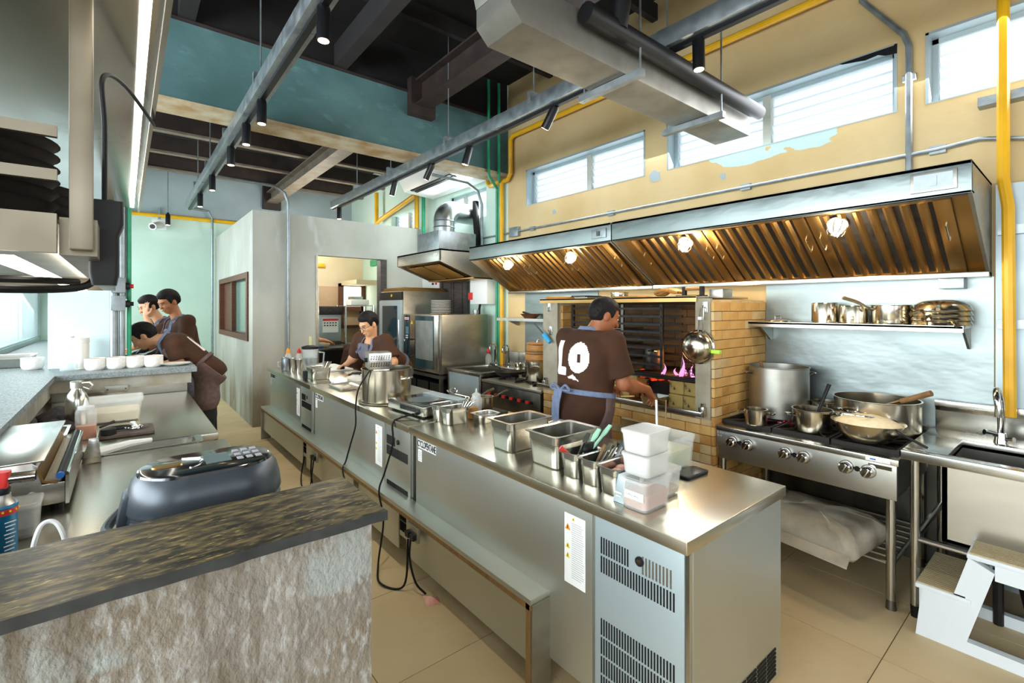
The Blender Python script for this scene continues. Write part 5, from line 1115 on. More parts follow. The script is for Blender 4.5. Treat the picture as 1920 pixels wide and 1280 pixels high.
for k in range(3): MB().box(3.04, 3.7, 5.1+k*0.34, 5.4+k*0.34, 0.36, 0.62).build('drawer_box', 'black_plastic', t, smooth=0)
for k in range(4): MB().tube([(3.06+(k % 2)*0.6, 5.14+(k//2)*0.9, 0.73), (3.06+(k % 2)*0.6, 5.14+(k//2)*0.9, 0.746)], 0.025, 10).build('oven_foot', 'black_plastic', t)
for k in range(9):
    c = (3.36, 5.66, CZ1+0.002+k*0.021); t = thing('dinner_plate', ('bottom', 'second', 'third', 'fourth', 'fifth', 'sixth', 'seventh', 'eighth', 'top')[k]+' white plate, counted upwards, in the stack on the combi oven', 'plate', c, group='plates stacked on the combi oven'); MB().lathe([(0.06, 0), (0.135, 0.012), (0.14, 0.018), (0.13, 0.017), (0.055, 0.006)], c, 28).build('plate_disc', 'plate_white', t)
t = thing('wood_skewers', 'bundle of brown skewers on the combi oven top', 'skewers', (3.3, 5.3, CZ1)); 
for k in range(6): MB().tube([(3.08+0.02*k, 5.16+0.01*k, CZ1+0.008+0.004*(k % 2)), (3.10+0.03*k, 5.5, CZ1+0.009)], 0.007, 6).build('skewer', 'wood_handle', t)
tag(MB().lathe([(0.035, 0), (0.04, 0.03), (0.036, 0.06), (0.01, 0.065)], (3.62, 5.2, CZ1), 16).build('steel_tin', 'galv', base=(3.62, 5.2, CZ1)), 'tiny steel tin at the back of the combi oven top', 'tin')
# tall oven
to = thing('proving_oven', 'tall stainless oven with a glass door beside the doorway', 'oven', (3.42, 6.55, 0)); MB().box(3.05, 3.80, 6.16, 6.93, 0.1, 1.81).build('casing', 'steel_dull', to, bevel=0.005); MB().box(3.03, 3.05, 6.18, 6.92, 1.69, 1.80).build('display_strip', 'black_plastic', to, smooth=0); MB().tube([(3.03, 6.5, 1.75), (3.022, 6.5, 1.75)], 0.02, 10).build('indicator', 'warn_yellow', to)
d = MB().box(3.02, 3.05, 6.18, 6.92, 0.62, 1.68).build('door', 'steel_blue', to, bevel=0.004); MB().box(3.016, 3.02, 6.30, 6.80, 0.70, 1.60).build('glass_pane', 'glass_dark', d, smooth=0); MB().tube([(3.0, 6.22, 0.9), (3.0, 6.22, 1.4)], 0.012, 8).build('door_handle', 'chrome', d)
for (x, y) in ((3.1, 6.2), (3.75, 6.2), (3.1, 6.88), (3.75, 6.88)): MB().tube([(x, y, 0.1), (x, y, 0)], 0.03, 10).build('foot', 'black_plastic', to)
for k in range(4): tag(MB().box(3.06+0.01*k, 3.74, 6.17+0.01*k, 6.9, 1.811+k*0.014, 1.822+k*0.014).build('baking_tray', 'steel_warm', base=(3.4, 6.5, 1.811+k*0.014), smooth=0), ('bottom', 'second', 'third', 'top')[k]+' flat baking tray, counted upwards, on the tall oven', 'tray', 'baking trays on the tall oven')

# ================================================================ PANTRY BEYOND THE DOORWAY
t = thing('pantry_counter', 'dark counter inside the pantry', 'counter', (2.9, 8.4, 0)); MB().box(2.25, 3.2, 8.05, 8.75, 0.86, 0.90).build('counter_top', 'steel_dark', t, bevel=0.003); MB().box(2.3, 3.15, 8.1, 8.7, 0.0, 0.86).build('cabinet_body', 'black_metal', t, smooth=0)
t = thing('grey_bin', 'grey bin with a dark liner and a calendar sheet in the pantry', 'bin', (2.93, 9.0, 0.0)); MB().box(2.72, 3.12, 8.85, 9.25, 0.0, 0.95).build('bin_stand', 'steel_dark', t, smooth=0); MB().box(2.72, 3.12, 8.85, 9.25, 0.95, 1.50).build('bin_body', 'steel_blue', t, bevel=0.02); MB().box(2.70, 3.16, 8.83, 9.27, 1.44, 1.60).build('bin_liner', 'cloth_dark', t, bevel=0.03)
c = MB().box(2.78, 3.06, 8.840, 8.846, 1.12, 1.38).build('calendar', 'paper', t, smooth=0); MB().box(2.78, 3.06, 8.836, 8.84, 1.335, 1.375).build('calendar_header', 'red', c, smooth=0)
for r_ in range(2):
    for k in range(5): MB().box(2.80+k*0.05, 2.83+k*0.05, 8.836, 8.84, 1.285-r_*0.045, 1.305-r_*0.045).build('calendar_date', 'ink', c, smooth=0)
t = thing('wire_rack', 'chrome wire rack in the pantry', 'rack', (3.45, 9.0, 0))
for x in (3.18, 3.72):
    for y in (8.8, 9.25): MB().tube([(x, y, 0), (x, y, 1.62)], 0.022, 8).build('post', 'chrome', t)
for z in (0.3, 0.9, 1.6): MB().box(3.18, 3.72, 8.8, 9.25, z, z+0.02).build('wire_shelf', 'steel', t, smooth=0)
tag(MB().box(3.30, 3.66, 8.85, 9.15, 1.621, 1.73).build('folded_papers', 'paper', base=(3.48, 9.0, 1.621), bevel=0.02), 'white paper stack on top of the pantry wire rack', 'papers')
tag(MB().box(3.34, 3.54, 8.87, 9.12, 1.731, 1.79).build('foil_box', 'foil', base=(3.44, 9.0, 1.731), bevel=0.01), 'silvery box on the paper stack in the pantry', 'box')
tag(MB().ell((2.62, 8.25, 0.97), (0.10, 0.08, 0.07), 16, 10).build('bread_loaf', 'noodle', base=(2.62, 8.25, 0.9)), 'round pale loaf on the pantry counter', 'bread')
t = thing('steel_bowl', 'tilted steel bowl on the pantry counter', 'bowl', (2.48, 8.3, 0.9)); b = MB(); b.M = Matrix.Translation((2.46, 8.35, 0.99)) @ Matrix.Rotation(0.9, 4, 'X'); b.lathe([(0.03, -0.06), (0.07, -0.04), (0.10, 0.0), (0.105, 0.0), (0.09, -0.005), (0.02, -0.05)], (0, 0, 0), 24); b.build('bowl_shell', 'pot_steel', t)
tag(MB().box(2.35, 2.55, 8.07, 8.2, 0.901, 0.94).build('blue_crate', 'blue', base=(2.45, 8.13, 0.9), bevel=0.01), 'blue crate edge on the pantry counter', 'crate')
t = thing('tall_fridge', 'tall steel cabinet edge just inside the doorway', 'cabinet', (2.06, 7.6, 0)); MB().box(1.5, 2.19, 7.15, 7.52, 0.0, 1.92).build('cabinet_body', 'steel_dull', t, bevel=0.005); MB().box(2.19, 2.205, 7.17, 7.50, 0.1, 1.9).build('door', 'steel', t, bevel=0.003)
pipe('water_pipe', 'green pipe with a red valve on the pantry wall', 'pipe', [(2.72, 9.55, 2.30), (2.72, 9.55, 1.3)], 0.032, 'green_pipe')
tag(MB().tube([(2.66, 9.50, 1.95), (2.78, 9.50, 1.95)], 0.04, 12).build('valve_wheel', 'red', base=(2.72, 9.5, 1.9)), 'red valve wheel on the pantry green pipe', 'valve')
pipe('gas_pipe', 'yellow pipe along the top of the pantry wall', 'pipe', [(2.45, 9.59, 2.40), (3.05, 9.59, 2.40)], 0.04, 'yellow_pipe')
t = thing('exit_sign', 'small green sign at the top of the doorway', 'sign', (3.82, 9.0, 2.40)); MB().box(3.80, 3.849, 8.85, 9.15, 2.40, 2.52).build('sign_plate', 'green_pipe', t, smooth=0)
t = thing('pantry_fill_lamp', 'unseen tube lamp added to brighten the pantry', 'lamp', (2.6, 9.6, 2.70)); MB().box(2.0, 3.2, 9.57, 9.641, 2.70, 2.76).build('lamp_batten', 'white_plastic', t, smooth=0); MB().tube([(2.05, 9.55, 2.72), (3.15, 9.55, 2.72)], 0.014, 8).build('lamp_tube', 'led_white', t)
point_light('pantry_fill', (2.6, 8.6, 2.6), 45, (1.0, 0.95, 0.85), 0.2)  # tube lamp and this light are added, out of view, to brighten the pantry
# ================================================================ THINGS ON THE ISLAND
CT = 0.851
def gn(name, label, c, wx, wy, h, group=None, rz=0.0, m='steel', cat='pan'):
    """gastronorm pan: wx along local x, wy along local y (rim size)"""
    t = local(name, label, cat, c, rz, group)
    r = 0.03
    L = [rr(wx*0.80, wy*0.78, r*0.8, 0.0), rr(wx*0.84, wy*0.83, r, 0.006), rr(wx*0.90, wy*0.90, r, h*0.72), rr(wx*0.92, wy*0.92, r, h*0.74), rr(wx*0.92, wy*0.92, r, h-0.006), rr(wx, wy, 0.018, h-0.004), rr(wx, wy, 0.018, h), rr(wx*0.86, wy*0.83, r, h-0.002), rr(wx*0.855, wy*0.82, r, h*0.74), rr(wx*0.80, wy*0.77, r, 0.010), rr(wx*0.3, wy*0.3, 0.01, 0.009)]
    MB().loft(L).build('pan_shell', m, t)
    return t
gn('gastronorm_pan', 'tall steel food pan, left of the large pair near the cook', (1.60, 1.895, CT), 0.30, 0.195, 0.15)
gn('gastronorm_pan', 'tall steel food pan, right of the large pair near the cook', (1.605, 1.585, CT), 0.31, 0.215, 0.15)
pc = gn('gastronorm_pan', 'narrow steel pan with mint spatulas and a red handle', (1.535, 1.41, CT), 0.176, 0.108, 0.105)
pd = gn('gastronorm_pan', 'narrow steel pan holding spoons and tongs', (1.53, 1.297, CT), 0.176, 0.108, 0.105)
pe = gn('gastronorm_pan', 'narrow steel pan with pink food beside the grey blue box', (1.52, 1.183, CT), 0.185, 0.112, 0.105)
b = MB()
for k in range(8): b.ell((random.uniform(-0.06, 0.06), random.uniform(-0.03, 0.03), 0.07+random.uniform(0, 0.01)), (0.026, 0.02, 0.014), 10, 6)
b.build('food', 'pink_food', pe)
MB().loft([rr(0.150, 0.088, 0.02, 0.05), rr(0.152, 0.09, 0.02, 0.066)]).build('food_base', 'pink_food', pe)
def stick(name, label, cat, a, b2, r, m, blade=None, bm=None):
    t = thing(name, label, cat, a); MB().tube([a, b2], [r*0.8, r], 8).build('shaft' if not blade else 'grip', m, t)
    if blade:
        A, B = Vector(a), Vector(b2); d = (B-A).normalized(); s_ = d.cross(Vector((0, 0, 1))).normalized()*blade[0]; e = B+d*blade[1]
        n_ = d.cross(s_).normalized()*0.003
        MB().loft([[B+s_*0.5+n_, B-s_*0.5+n_, B-s_*0.5-n_, B+s_*0.5-n_], [B+d*blade[1]*0.4+s_+n_, B+d*blade[1]*0.4-s_+n_, B+d*blade[1]*0.4-s_-n_, B+d*blade[1]*0.4+s_-n_], [e+s_*0.7+n_, e-s_*0.7+n_, e-s_*0.7-n_, e+s_*0.7-n_]]).build('blade', bm or m, t)
    return t
stick('spatula', 'pale mint spatula leaning out of the narrow pan', 'spatula', (1.51, 1.42, 0.875), (1.60, 1.40, 0.985), 0.007, 'mint_plastic', (0.016, 0.06))
stick('spatula', 'second pale mint spatula, longer, in the narrow pan', 'spatula', (1.49, 1.40, 0.875), (1.63, 1.375, 1.00), 0.007, 'mint_plastic', (0.013, 0.07))
stick('spatula', 'grey turner behind the mint spatulas', 'turner', (1.50, 1.435, 0.875), (1.58, 1.43, 0.97), 0.006, 'steel', (0.018, 0.05))
tag(MB().tube([(1.49, 1.425, 0.93), (1.455, 1.455, 0.968)], [0.008, 0.012], 8).build('red_spatula', 'red', base=(1.49, 1.425, 0.93)), 'red handled spatula in the narrow pan', 'spatula')
tag(MB().ell((1.58, 1.395, 0.955), (0.045, 0.018, 0.03), 14, 8).build('black_cup', 'black_plastic', base=(1.58, 1.395, 0.93)), 'black plastic scoop in the narrow pan', 'scoop')
for k, (dx, dy, m, l) in enumerate(((0.02, 0.02, 'wood_handle', 'brown handled spoon in the spoon pan'), (0.045, 0.012, 'steel', 'steel spoon next to the brown handled one'), (0.065, 0.0, 'pot_steel', 'steel tongs in the middle of the spoon pan'), (0.08, -0.01, 'steel', 'steel whisk handle in the spoon pan'), (0.09, -0.03, 'galv', 'grey blue handled utensil at the right of the spoon pan'))):
    stick('spoon', l, 'utensil', (1.49+dx*0.4, 1.30+dy, 0.875), (1.53+dx, 1.285+dy, 0.965+0.005*k), 0.007, m, (0.011, 0.035), m)
t = thing('grey_box', 'grey blue cardboard box with faint print beside the meat tub', 'box', (1.46, 1.105, CT)); MB().loft([[(1.412, 1.085, CT), (1.51, 1.085, CT), (1.51, 1.135, CT), (1.412, 1.135, CT)], [(1.425, 1.087, CT+0.10), (1.51, 1.087, CT+0.10), (1.51, 1.122, CT+0.10), (1.425, 1.122, CT+0.10)]]).build('carton', 'cooker_blue' if 0 else 'steel_blue', t, bevel=0.002)
MB().box(1.4125, 1.4145, 1.095, 1.125, CT+0.034, CT+0.040).build('print_line', 'paper', t, smooth=0); MB().box(1.4115, 1.4138, 1.098, 1.122, CT+0.024, CT+0.027).build('print_line', 'paper', t, smooth=0)
def tub(name, label, c, wx, wy, h, m='tub', rz=0.0, lid=True, fill=None, fh=0.4, cat='container', group=None):
    t = local(name, label, cat, c, rz, group); k = 0.90; r = 0.018
    MB().loft([rr(wx*k*0.94, wy*k*0.94, r, 0), rr(wx*k, wy*k, r, 0.006), rr(wx*0.97, wy*0.97, r, h*0.86), rr(wx, wy, r, h*0.87), rr(wx, wy, r, h), rr(wx*0.96, wy*0.96, r, h), rr(wx*k*0.96, wy*k*0.95, r, 0.008)]).build('tub_shell', m, t)
    if lid: MB().loft([rr(wx*1.03, wy*1.03, r, h*0.93), rr(wx*1.03, wy*1.03, r, h+0.004), rr(wx*0.94, wy*0.94, r, h+0.006), rr(wx*0.92, wy*0.92, r, h+0.002)]).build('lid', m, t)
    if fill:
        q = k+(1-k)*fh
        MB().loft([rr(wx*k*0.93, wy*k*0.92, r, 0.009), rr(wx*q*0.94, wy*q*0.94, r, h*fh*0.9), rr(wx*q*0.90, wy*q*0.90, r, h*fh)]).build('contents', fill, t)
    return t
tm = tub('plastic_tub', 'clear tub of ground meat with a handwritten label, bottom of the stack', (1.475, 1.035, CT), 0.170, 0.115, 0.108, fill='meat', fh=0.55)
lbp = MB().box(-0.0795, -0.0785, -0.045, 0.035, 0.040, 0.068).build('label', 'paper', tm, smooth=0)
b = MB()
for k, (y, z, l, a) in enumerate(((0.028, 0.055, 0.006, 0.8), (0.020, 0.054, 0.006, -0.6), (0.014, 0.056, 0.010, 1.4), (0.008, 0.054, 0.006, 0.7), (0.002, 0.053, 0.005, -0.5), (-0.008, 0.054, 0.007, 0.2), (-0.013, 0.053, 0.006, 1.2), (-0.019, 0.054, 0.007, 0.9), (-0.024, 0.052, 0.006, -0.9))): b.cbox((-0.0799, y, z), (0.0006, l, 0.0014), 0, a)
b.build('handwriting', 'ink', lbp, smooth=0)
tub('plastic_tub', 'white plastic tub resting on the meat tub', (1.49, 1.045, CT+0.1145), 0.150, 0.118, 0.072, 'tub_white')
tub('plastic_tub', 'white plastic tub on top of the small stack', (1.49, 1.045, CT+0.193), 0.152, 0.120, 0.078, 'tub_white')
tub('plastic_tub', 'low clear tub half hidden behind the stack of tubs', (1.625, 1.07, CT), 0.11, 0.12, 0.10, 'tub', fill='brick_stain', fh=0.3)
tub('plastic_tub', 'large clear open tub of greens with a ladle standing in it', (1.915, 1.26, CT), 0.21, 0.23, 0.145, 'tub', lid=False, fill='greens', fh=0.6)
stick('ladle', 'steel ladle handle rising out of the large clear tub', 'ladle', (1.90, 1.27, 0.90), (1.965, 1.32, 1.13), 0.007, 'steel')
stick('skewer', 'thin brown skewer in the large clear tub', 'skewer', (1.93, 1.25, 0.90), (2.0, 1.29, 1.13), 0.003, 'wood_handle')
t = local('mobile_phone', 'black phone lying on the counter by the large clear tub', 'phone', (1.90, 1.105, CT), -0.05); MB().loft([rr(0.155, 0.078, 0.012, 0), rr(0.16, 0.082, 0.014, 0.004), rr(0.16, 0.082, 0.014, 0.010), rr(0.154, 0.076, 0.012, 0.0115)]).build('phone_case', 'black_plastic', t); MB().loft([rr(0.15, 0.07, 0.01, 0.0115), rr(0.149, 0.069, 0.01, 0.0122)]).build('screen', 'cooker_black', t)
for k in range(3):
    gn('shallow_tray', ('bottom', 'middle', 'top')[k]+' shallow steel tray in the stack behind the large pans', (1.905, 1.90+0.004*k, CT+0.014*k), 0.20, 0.17, 0.022+0.012*(k == 2), 'shallow trays behind the large pans', rz=0.06*k)
tag(MB().box(1.82, 2.03, 1.74, 1.80, CT, CT+0.006).build('dark_mat', 'black_plastic', base=(1.92, 1.77, CT), smooth=0), 'thin dark mat in front of the shallow trays', 'mat')
# middle of the island
p1_ = gn('gastronorm_pan', 'small steel pan beside the induction hob', (1.60, 2.645, CT), 0.176, 0.108, 0.105)
gn('gastronorm_pan', 'small steel pan holding spoon handles beside the induction hob', (1.60, 2.525, CT), 0.176, 0.112, 0.105)
for k in range(4): stick('spoon', ('first', 'second', 'third', 'fourth')[k]+' steel spoon from the left in the pan by the hob', 'spoon', (1.63, 2.53, 0.875), (1.655+0.012*k, 2.50-0.012*k, 0.985-0.004*k), 0.006, 'steel', (0.009, 0.03)).__setitem__('group', 'spoons by the hob')
ps = gn('gastronorm_pan', 'low steel pan with dark sauce between the pans', (1.77, 2.44, CT), 0.16, 0.13, 0.055); MB().loft([rr(0.125, 0.10, 0.02, 0.030), rr(0.126, 0.10, 0.02, 0.040)]).build('sauce', 'cooker_dark', ps)
tag(MB().box(1.80, 2.04, 2.54, 2.78, CT, CT+0.012).build('dark_board', 'cloth_brownish', base=(1.92, 2.66, CT), bevel=0.003), 'dark board under the small saucepans', 'board')
pot('saucepan', 'small steel saucepan with handle towards the range', (1.97, 2.71, CT+0.0125), 0.052, 0.085, handles='long', ha=-0.25, hl=0.12, hup=0.35, hz=0.85)
pot('saucepan', 'small saucepan crowded with whisk and lids by the hob', (1.93, 2.86, CT), 0.06, 0.075, handles='long', ha=-0.2, hl=0.14, hup=0.35, hz=0.9)
t = thing('squeeze_bottle', 'white squeeze bottle among the small saucepans', 'bottle', (1.865, 2.67, CT)); MB().lathe([(0.036, 0), (0.038, 0.01), (0.038, 0.085), (0.03, 0.10), (0.031, 0.112), (0.024, 0.118), (0.008, 0.128), (0.004, 0.155)], (1.87, 2.68, CT+0.0125), 20).build('bottle_shell', 'tub_white', t)
t = thing('amber_jar', 'amber sauce jar behind the small pan of spoons', 'jar', (1.80, 2.59, CT)); MB().lathe([(0.033, 0), (0.035, 0.06), (0.03, 0.07)], (1.765, 2.57, CT), 18).build('jar_shell', 'brick_stain', t)
t = thing('whisk', 'balloon whisk lying over the crowded saucepan', 'whisk', (1.9, 2.9, CT+0.08))
for k in range(5): a = k*PI/5; MB().tube([(1.86+0.05*math.sin(u)*math.cos(a), 2.93+0.09*u/PI, 0.945+0.045*math.sin(u)*math.sin(a)) for u in np.linspace(0, PI, 10)], 0.0025, 5).build('wire_loop', 'chrome', t)
MB().tube([(1.86, 2.93, 0.945), (1.90, 2.80, 0.935)], 0.008, 8).build('grip', 'steel', t)
hob_t = t = local('induction_hob', 'silver tabletop induction hob with black glass top', 'hob', (1.66, 2.97, CT), 0.08); MB().box(-0.19, 0.19, -0.225, 0.225, 0.014, 0.075).build('hob_case', 'steel', t, bevel=0.004); MB().box(-0.185, 0.10, -0.21, 0.21, 0.075, 0.079).build('glass_top', 'cooker_black', t, bevel=0.002); MB().box(0.10, 0.188, -0.22, 0.22, 0.075, 0.082).build('control_area', 'steel_blue', t, smooth=0)
b = MB(); b.lathe([(0.11, 0.0792), (0.11, 0.0796)], (-0.04, 0, 0), 36); b.build('heat_zone', 'lcd', t)
b = MB()
for k in range(16): b.box(-0.192, -0.189, -0.19+k*0.016, -0.182+k*0.016, 0.03, 0.06)
o = b.build('air_slots', 'rubber', t, smooth=0); o['kind'] = 'stuff'
for k in range(4): MB().tube([(-0.16+(k % 2)*0.32, -0.19+(k//2)*0.38, 0.014), (-0.16+(k % 2)*0.32, -0.19+(k//2)*0.38, 0)], 0.018, 10).build('foot', 'rubber', t)
MB().tube([(-0.19, -0.17, 0.03), (-0.215, -0.17, 0.03)], 0.010, 8).build('plug', 'black_plastic', t)
sp = pot('stock_pot', 'large shiny stock pot on the island with the heater clipped to it', (1.567, 3.455, CT+0.012), 0.185, 0.245, ha=-PI*0.36, hz=0.72, n=56)
t = thing('pot_trivet', 'round steel tray under the large stock pot', 'tray', (1.567, 3.455, CT)); MB().lathe([(0.19, 0), (0.205, 0.004), (0.21, 0.011), (0.19, 0.010), (0.02, 0.011)], (1.567, 3.455, CT), 48).build('tray_disc', 'steel', t)
heater_t = t = local('immersion_heater', 'perforated steel heater box clipped on the large stock pot', 'heater', (1.475, 3.40, 1.045), -0.25)
MB().box(-0.045, 0.075, -0.06, 0.075, 0.0, 0.075).build('mount_box', 'steel', t, bevel=0.003); MB().box(-0.08, 0.085, -0.09, 0.09, 0.072, 0.195).build('housing', 'steel', t, bevel=0.004)
for r_ in range(2):
    b = MB()
    for i in range(8):
        for j in range(3): b.box(-0.07+i*0.018+0.002*j, -0.058+i*0.018+0.002*j, -0.0912, -0.0895, 0.095+r_*0.05+j*0.011, 0.101+r_*0.05+j*0.011)
    o = b.build('vent_holes', 'rubber', t, smooth=0); o['kind'] = 'stuff'
f = MB().box(-0.0835, -0.08, -0.08, 0.08, 0.08, 0.188).build('control_face', 'steel_dull', t, smooth=0); MB().tube([(-0.083, -0.03, 0.14), (-0.105, -0.03, 0.14)], 0.016, 12).build('dial', 'black_plastic', f); MB().tube([(-0.083, 0.04, 0.125), (-0.095, 0.04, 0.125)], 0.010, 10).build('switch', 'black_plastic', f)
MB().box(-0.01, 0.03, -0.03, 0.03, -0.17, 0.0).build('heating_element', 'chrome', t, smooth=0)
def cord(par, pts, r=0.006):
    o = MB().tube(bez(pts, 8), r, 7).build('power_cord', 'rubber', None); o.parent = par; o.matrix_parent_inverse = par.matrix_basis.inverted(); return o
cord(heater_t, [(1.40, 3.36, 1.12), (1.335, 3.42, 0.98), (1.322, 3.45, 0.84), (1.325, 3.46, 0.7), (1.31, 3.52, 0.55), (1.29, 3.56, 0.42), (1.245, 3.50, 0.36), (1.24, 3.30, 0.2), (1.235, 3.2, 0.02)])
cord(hob_t, [(1.46, 2.80, 0.88), (1.37, 2.82, 0.862), (1.325, 2.83, 0.83), (1.325, 2.83, 0.7), (1.30, 2.90, 0.5), (1.255, 2.88, 0.40), (1.24, 2.78, 0.25), (1.18, 2.72, 0.03), (1.12, 2.55, 0.012), (1.2, 2.42, 0.03), (1.225, 2.42, 0.28)])
cord(kick_t, [(1.23, 2.40, 0.285), (1.225, 2.40, 0.18), (1.24, 2.36, 0.06), (1.27, 2.30, 0.012)])
cord(kick_t, [(1.23, 4.15, 0.285), (1.22, 4.16, 0.18), (1.22, 4.22, 0.05), (1.2, 4.36, 0.012), (1.24, 4.55, 0.03), (1.28, 4.6, 0.2)])
cord(kick_t, [(1.23, 4.21, 0.285), (1.225, 4.20, 0.16), (1.235, 4.14, 0.05), (1.28, 4.05, 0.012)])
# far end of the island
b = gn('gastronorm_pan', 'steel pan of thin blades at the far part of the island', (1.525, 4.98, CT), 0.20, 0.24, 0.12)
for k in range(5): stick('knife', ('first', 'second', 'third', 'fourth', 'fifth')[k]+' thin knife from the left in the far steel pan', 'knife', (1.56, 5.0, 0.88), (1.62+0.012*k, 5.10-0.02*k, 1.01), 0.006, 'steel_dark' if k % 2 else 'steel').__setitem__('group', 'knives in the far pan')
tag(MB().box(1.38, 1.415, 4.95, 5.02, CT, CT+0.09).build('black_clip', 'black_plastic', base=(1.4, 4.98, CT), bevel=0.008), 'black clip at the side of the far steel pan', 'clip')
t = thing('mug_jar', 'glass mug jar with metal band at the far corner of the island', 'jar', (1.42, 5.86, CT)); MB().lathe([(0.045, 0), (0.05, 0.01), (0.05, 0.12), (0.044, 0.14), (0.046, 0.15), (0.04, 0.14), (0.045, 0.012)], (1.43, 5.86, CT), 22).build('jar_shell', 'galv', t); MB().tube([(1.385, 5.88, CT+0.11), (1.355, 5.89, CT+0.10), (1.355, 5.89, CT+0.05), (1.385, 5.88, CT+0.04)], 0.007, 8).build('handle', 'glass', t)
for (x, y, l) in ((1.465, 5.73, 'steel tumbler next to the mug jar'), (1.485, 5.55, 'steel tumbler nearest along the far island edge')):
    t = thing('steel_tumbler', l, 'cup', (x, y, CT)); MB().lathe([(0.030, 0), (0.042, 0.15), (0.044, 0.152), (0.039, 0.15), (0.028, 0.005)], (x, y, CT), 22).build('cup_shell', 'steel', t)
for (x, y, m, l) in ((1.62, 6.03, 'red', 'sauce bottle with a red cap at the far island end'), (1.52, 6.12, 'warn_orange', 'sauce bottle with an orange cap at the far island end')):
    t = thing('sauce_bottle', l, 'bottle', (x, y, CT)); MB().lathe([(0.034, 0), (0.036, 0.14), (0.02, 0.18)], (x, y, CT), 18).build('bottle_shell', 'tub_white', t); MB().lathe([(0.024, 0.175), (0.024, 0.20), (0.008, 0.235)], (x, y, CT), 14).build('cap', m, t)
t = thing('blender_jug', 'clear blender jug with black lid at the far island end', 'jug', (1.70, 5.86, CT)); MB().lathe([(0.06, 0), (0.065, 0.01), (0.092, 0.24), (0.086, 0.24), (0.058, 0.012)], (1.70, 5.86, CT), 26).build('jug_shell', 'glass_green' if 0 else 'glass', t); MB().lathe([(0.055, 0.012), (0.078, 0.13), (0.02, 0.135)], (1.70, 5.86, CT), 24).build('jug_contents', 'galv', t); MB().lathe([(0.095, 0.235), (0.097, 0.262), (0.05, 0.275), (0.02, 0.277)], (1.70, 5.86, CT), 26).build('lid', 'black_plastic', t)
MB().tube([(1.775, 5.80, CT+0.20), (1.83, 5.77, CT+0.19), (1.82, 5.77, CT+0.07), (1.765, 5.81, CT+0.05)], 0.010, 8).build('handle', 'glass', t)
tag(MB().box(1.69, 1.715, 5.86, 5.875, CT+0.277, CT+0.38).build('label_stick', 'warn_yellow' if 0 else 'greens', base=(1.70, 5.86, CT+0.277), smooth=0), 'pale yellow stick standing on the blender lid', 'stick')
tag(MB().box(1.78, 2.05, 5.42, 6.05, CT, CT+0.018).build('chopping_board', 'white_matte', base=(1.92, 5.7, CT), bevel=0.005), 'white chopping board under the hand of the cook with glasses', 'board')
def crumple(name, label, c, s_, m, cat):
    b = MB(); L = []
    for k, (q, z) in enumerate(((1.0, 0.0), (1.02, 0.3), (0.8, 0.7), (0.3, 1.0))): L.append([(c[0]+math.cos(a)*s_[0]*q*random.uniform(0.8, 1.15), c[1]+math.sin(a)*s_[1]*q*random.uniform(0.8, 1.15), c[2]+s_[2]*z*random.uniform(0.8, 1.1)) for a in np.linspace(0, 2*PI, 17)[:-1]])
    return tag(b.loft(L).build(name, m, base=c, smooth=20), label, cat)
crumple('paper_towel', 'crumpled white paper towel behind the stock pot', (1.62, 4.62, CT), (0.07, 0.09, 0.05), 'paper', 'paper towel')
crumple('plastic_bag', 'loose pale plastic bag on the island by the paper towel', (1.80, 4.70, CT), (0.10, 0.13, 0.045), 'tub_white', 'bag')
tag(MB().loft([rr(0.20, 0.32, 0.02, CT, (1.55, 4.28)), rr(0.22, 0.34, 0.02, CT+0.02, (1.55, 4.28)), rr(0.20, 0.32, 0.02, CT+0.02, (1.55, 4.28)), rr(0.16, 0.28, 0.02, CT+0.012, (1.55, 4.28))]).build('pan_lid', 'steel', base=(1.55, 4.28, CT)), 'flat steel pan lid left of the large stock pot', 'lid')
crumple('dish_cloth', 'grey dish cloth on the island near the knives', (1.93, 4.98, CT), (0.10, 0.10, 0.03), 'cloth_dark', 'cloth')

# ================================================================ LEFT PASS AND PREP COUNTERS
def prep_table(label, y0, y1, x1):
    t = thing('prep_counter', label, 'counter', (0.0, (y0+y1)/2, 0)); MB().box(-0.46, x1, y0, y1, 0.812, 0.85).build('worktop', 'steel_counter', t, bevel=0.003); MB().box(-0.44, x1-0.03, y0+0.02, y1-0.02, 0.10, 0.812).build('cabinet_body', 'steel_front', t, smooth=0)
    n = 2
    for k in range(n):
        a = y0+0.04+k*(y1-y0-0.06)/n; c = a+(y1-y0-0.1)/n; d = MB().box(x1-0.03, x1-0.012, a, c, 0.14, 0.79).build('door', 'steel_front', t, bevel=0.002); MB().box(x1-0.012, x1, a+0.05, a+0.2, 0.74, 0.755).build('handle', 'steel_dark', d, smooth=0)
    for y in (y0+0.08, y1-0.08): MB().tube([(x1-0.1, y, 0.1), (x1-0.1, y, 0)], 0.02, 10).build('leg', 'steel_dark', t)
prep_table('stainless prep counter carrying the rice cooker', 1.43, 3.03, 0.43)
prep_table('stainless prep counter with the clear tub, below the far ledge', 3.20, 5.015, 0.42)
tag(MB().box(-0.43, 0.42, 4.985, 5.015, 0.852, 0.93).build('upstand', 'steel', base=(0, 5.0, 0.852), smooth=0), 'steel upstand under the far stone ledge', 'upstand')
t = thing('outlet_plate', 'steel outlet plate under the far ledge', 'outlet', (-0.04, 4.86, 0.90)); MB().box(-0.12, 0.02, 4.855, 4.869, 0.905, 0.96).build('plate', 'steel_dull', t, bevel=0.003)
for x in (-0.105, 0.005): MB().tube([(x, 4.855, 0.932), (x, 4.852, 0.932)], 0.006, 8).build('screw', 'steel_dark', t)
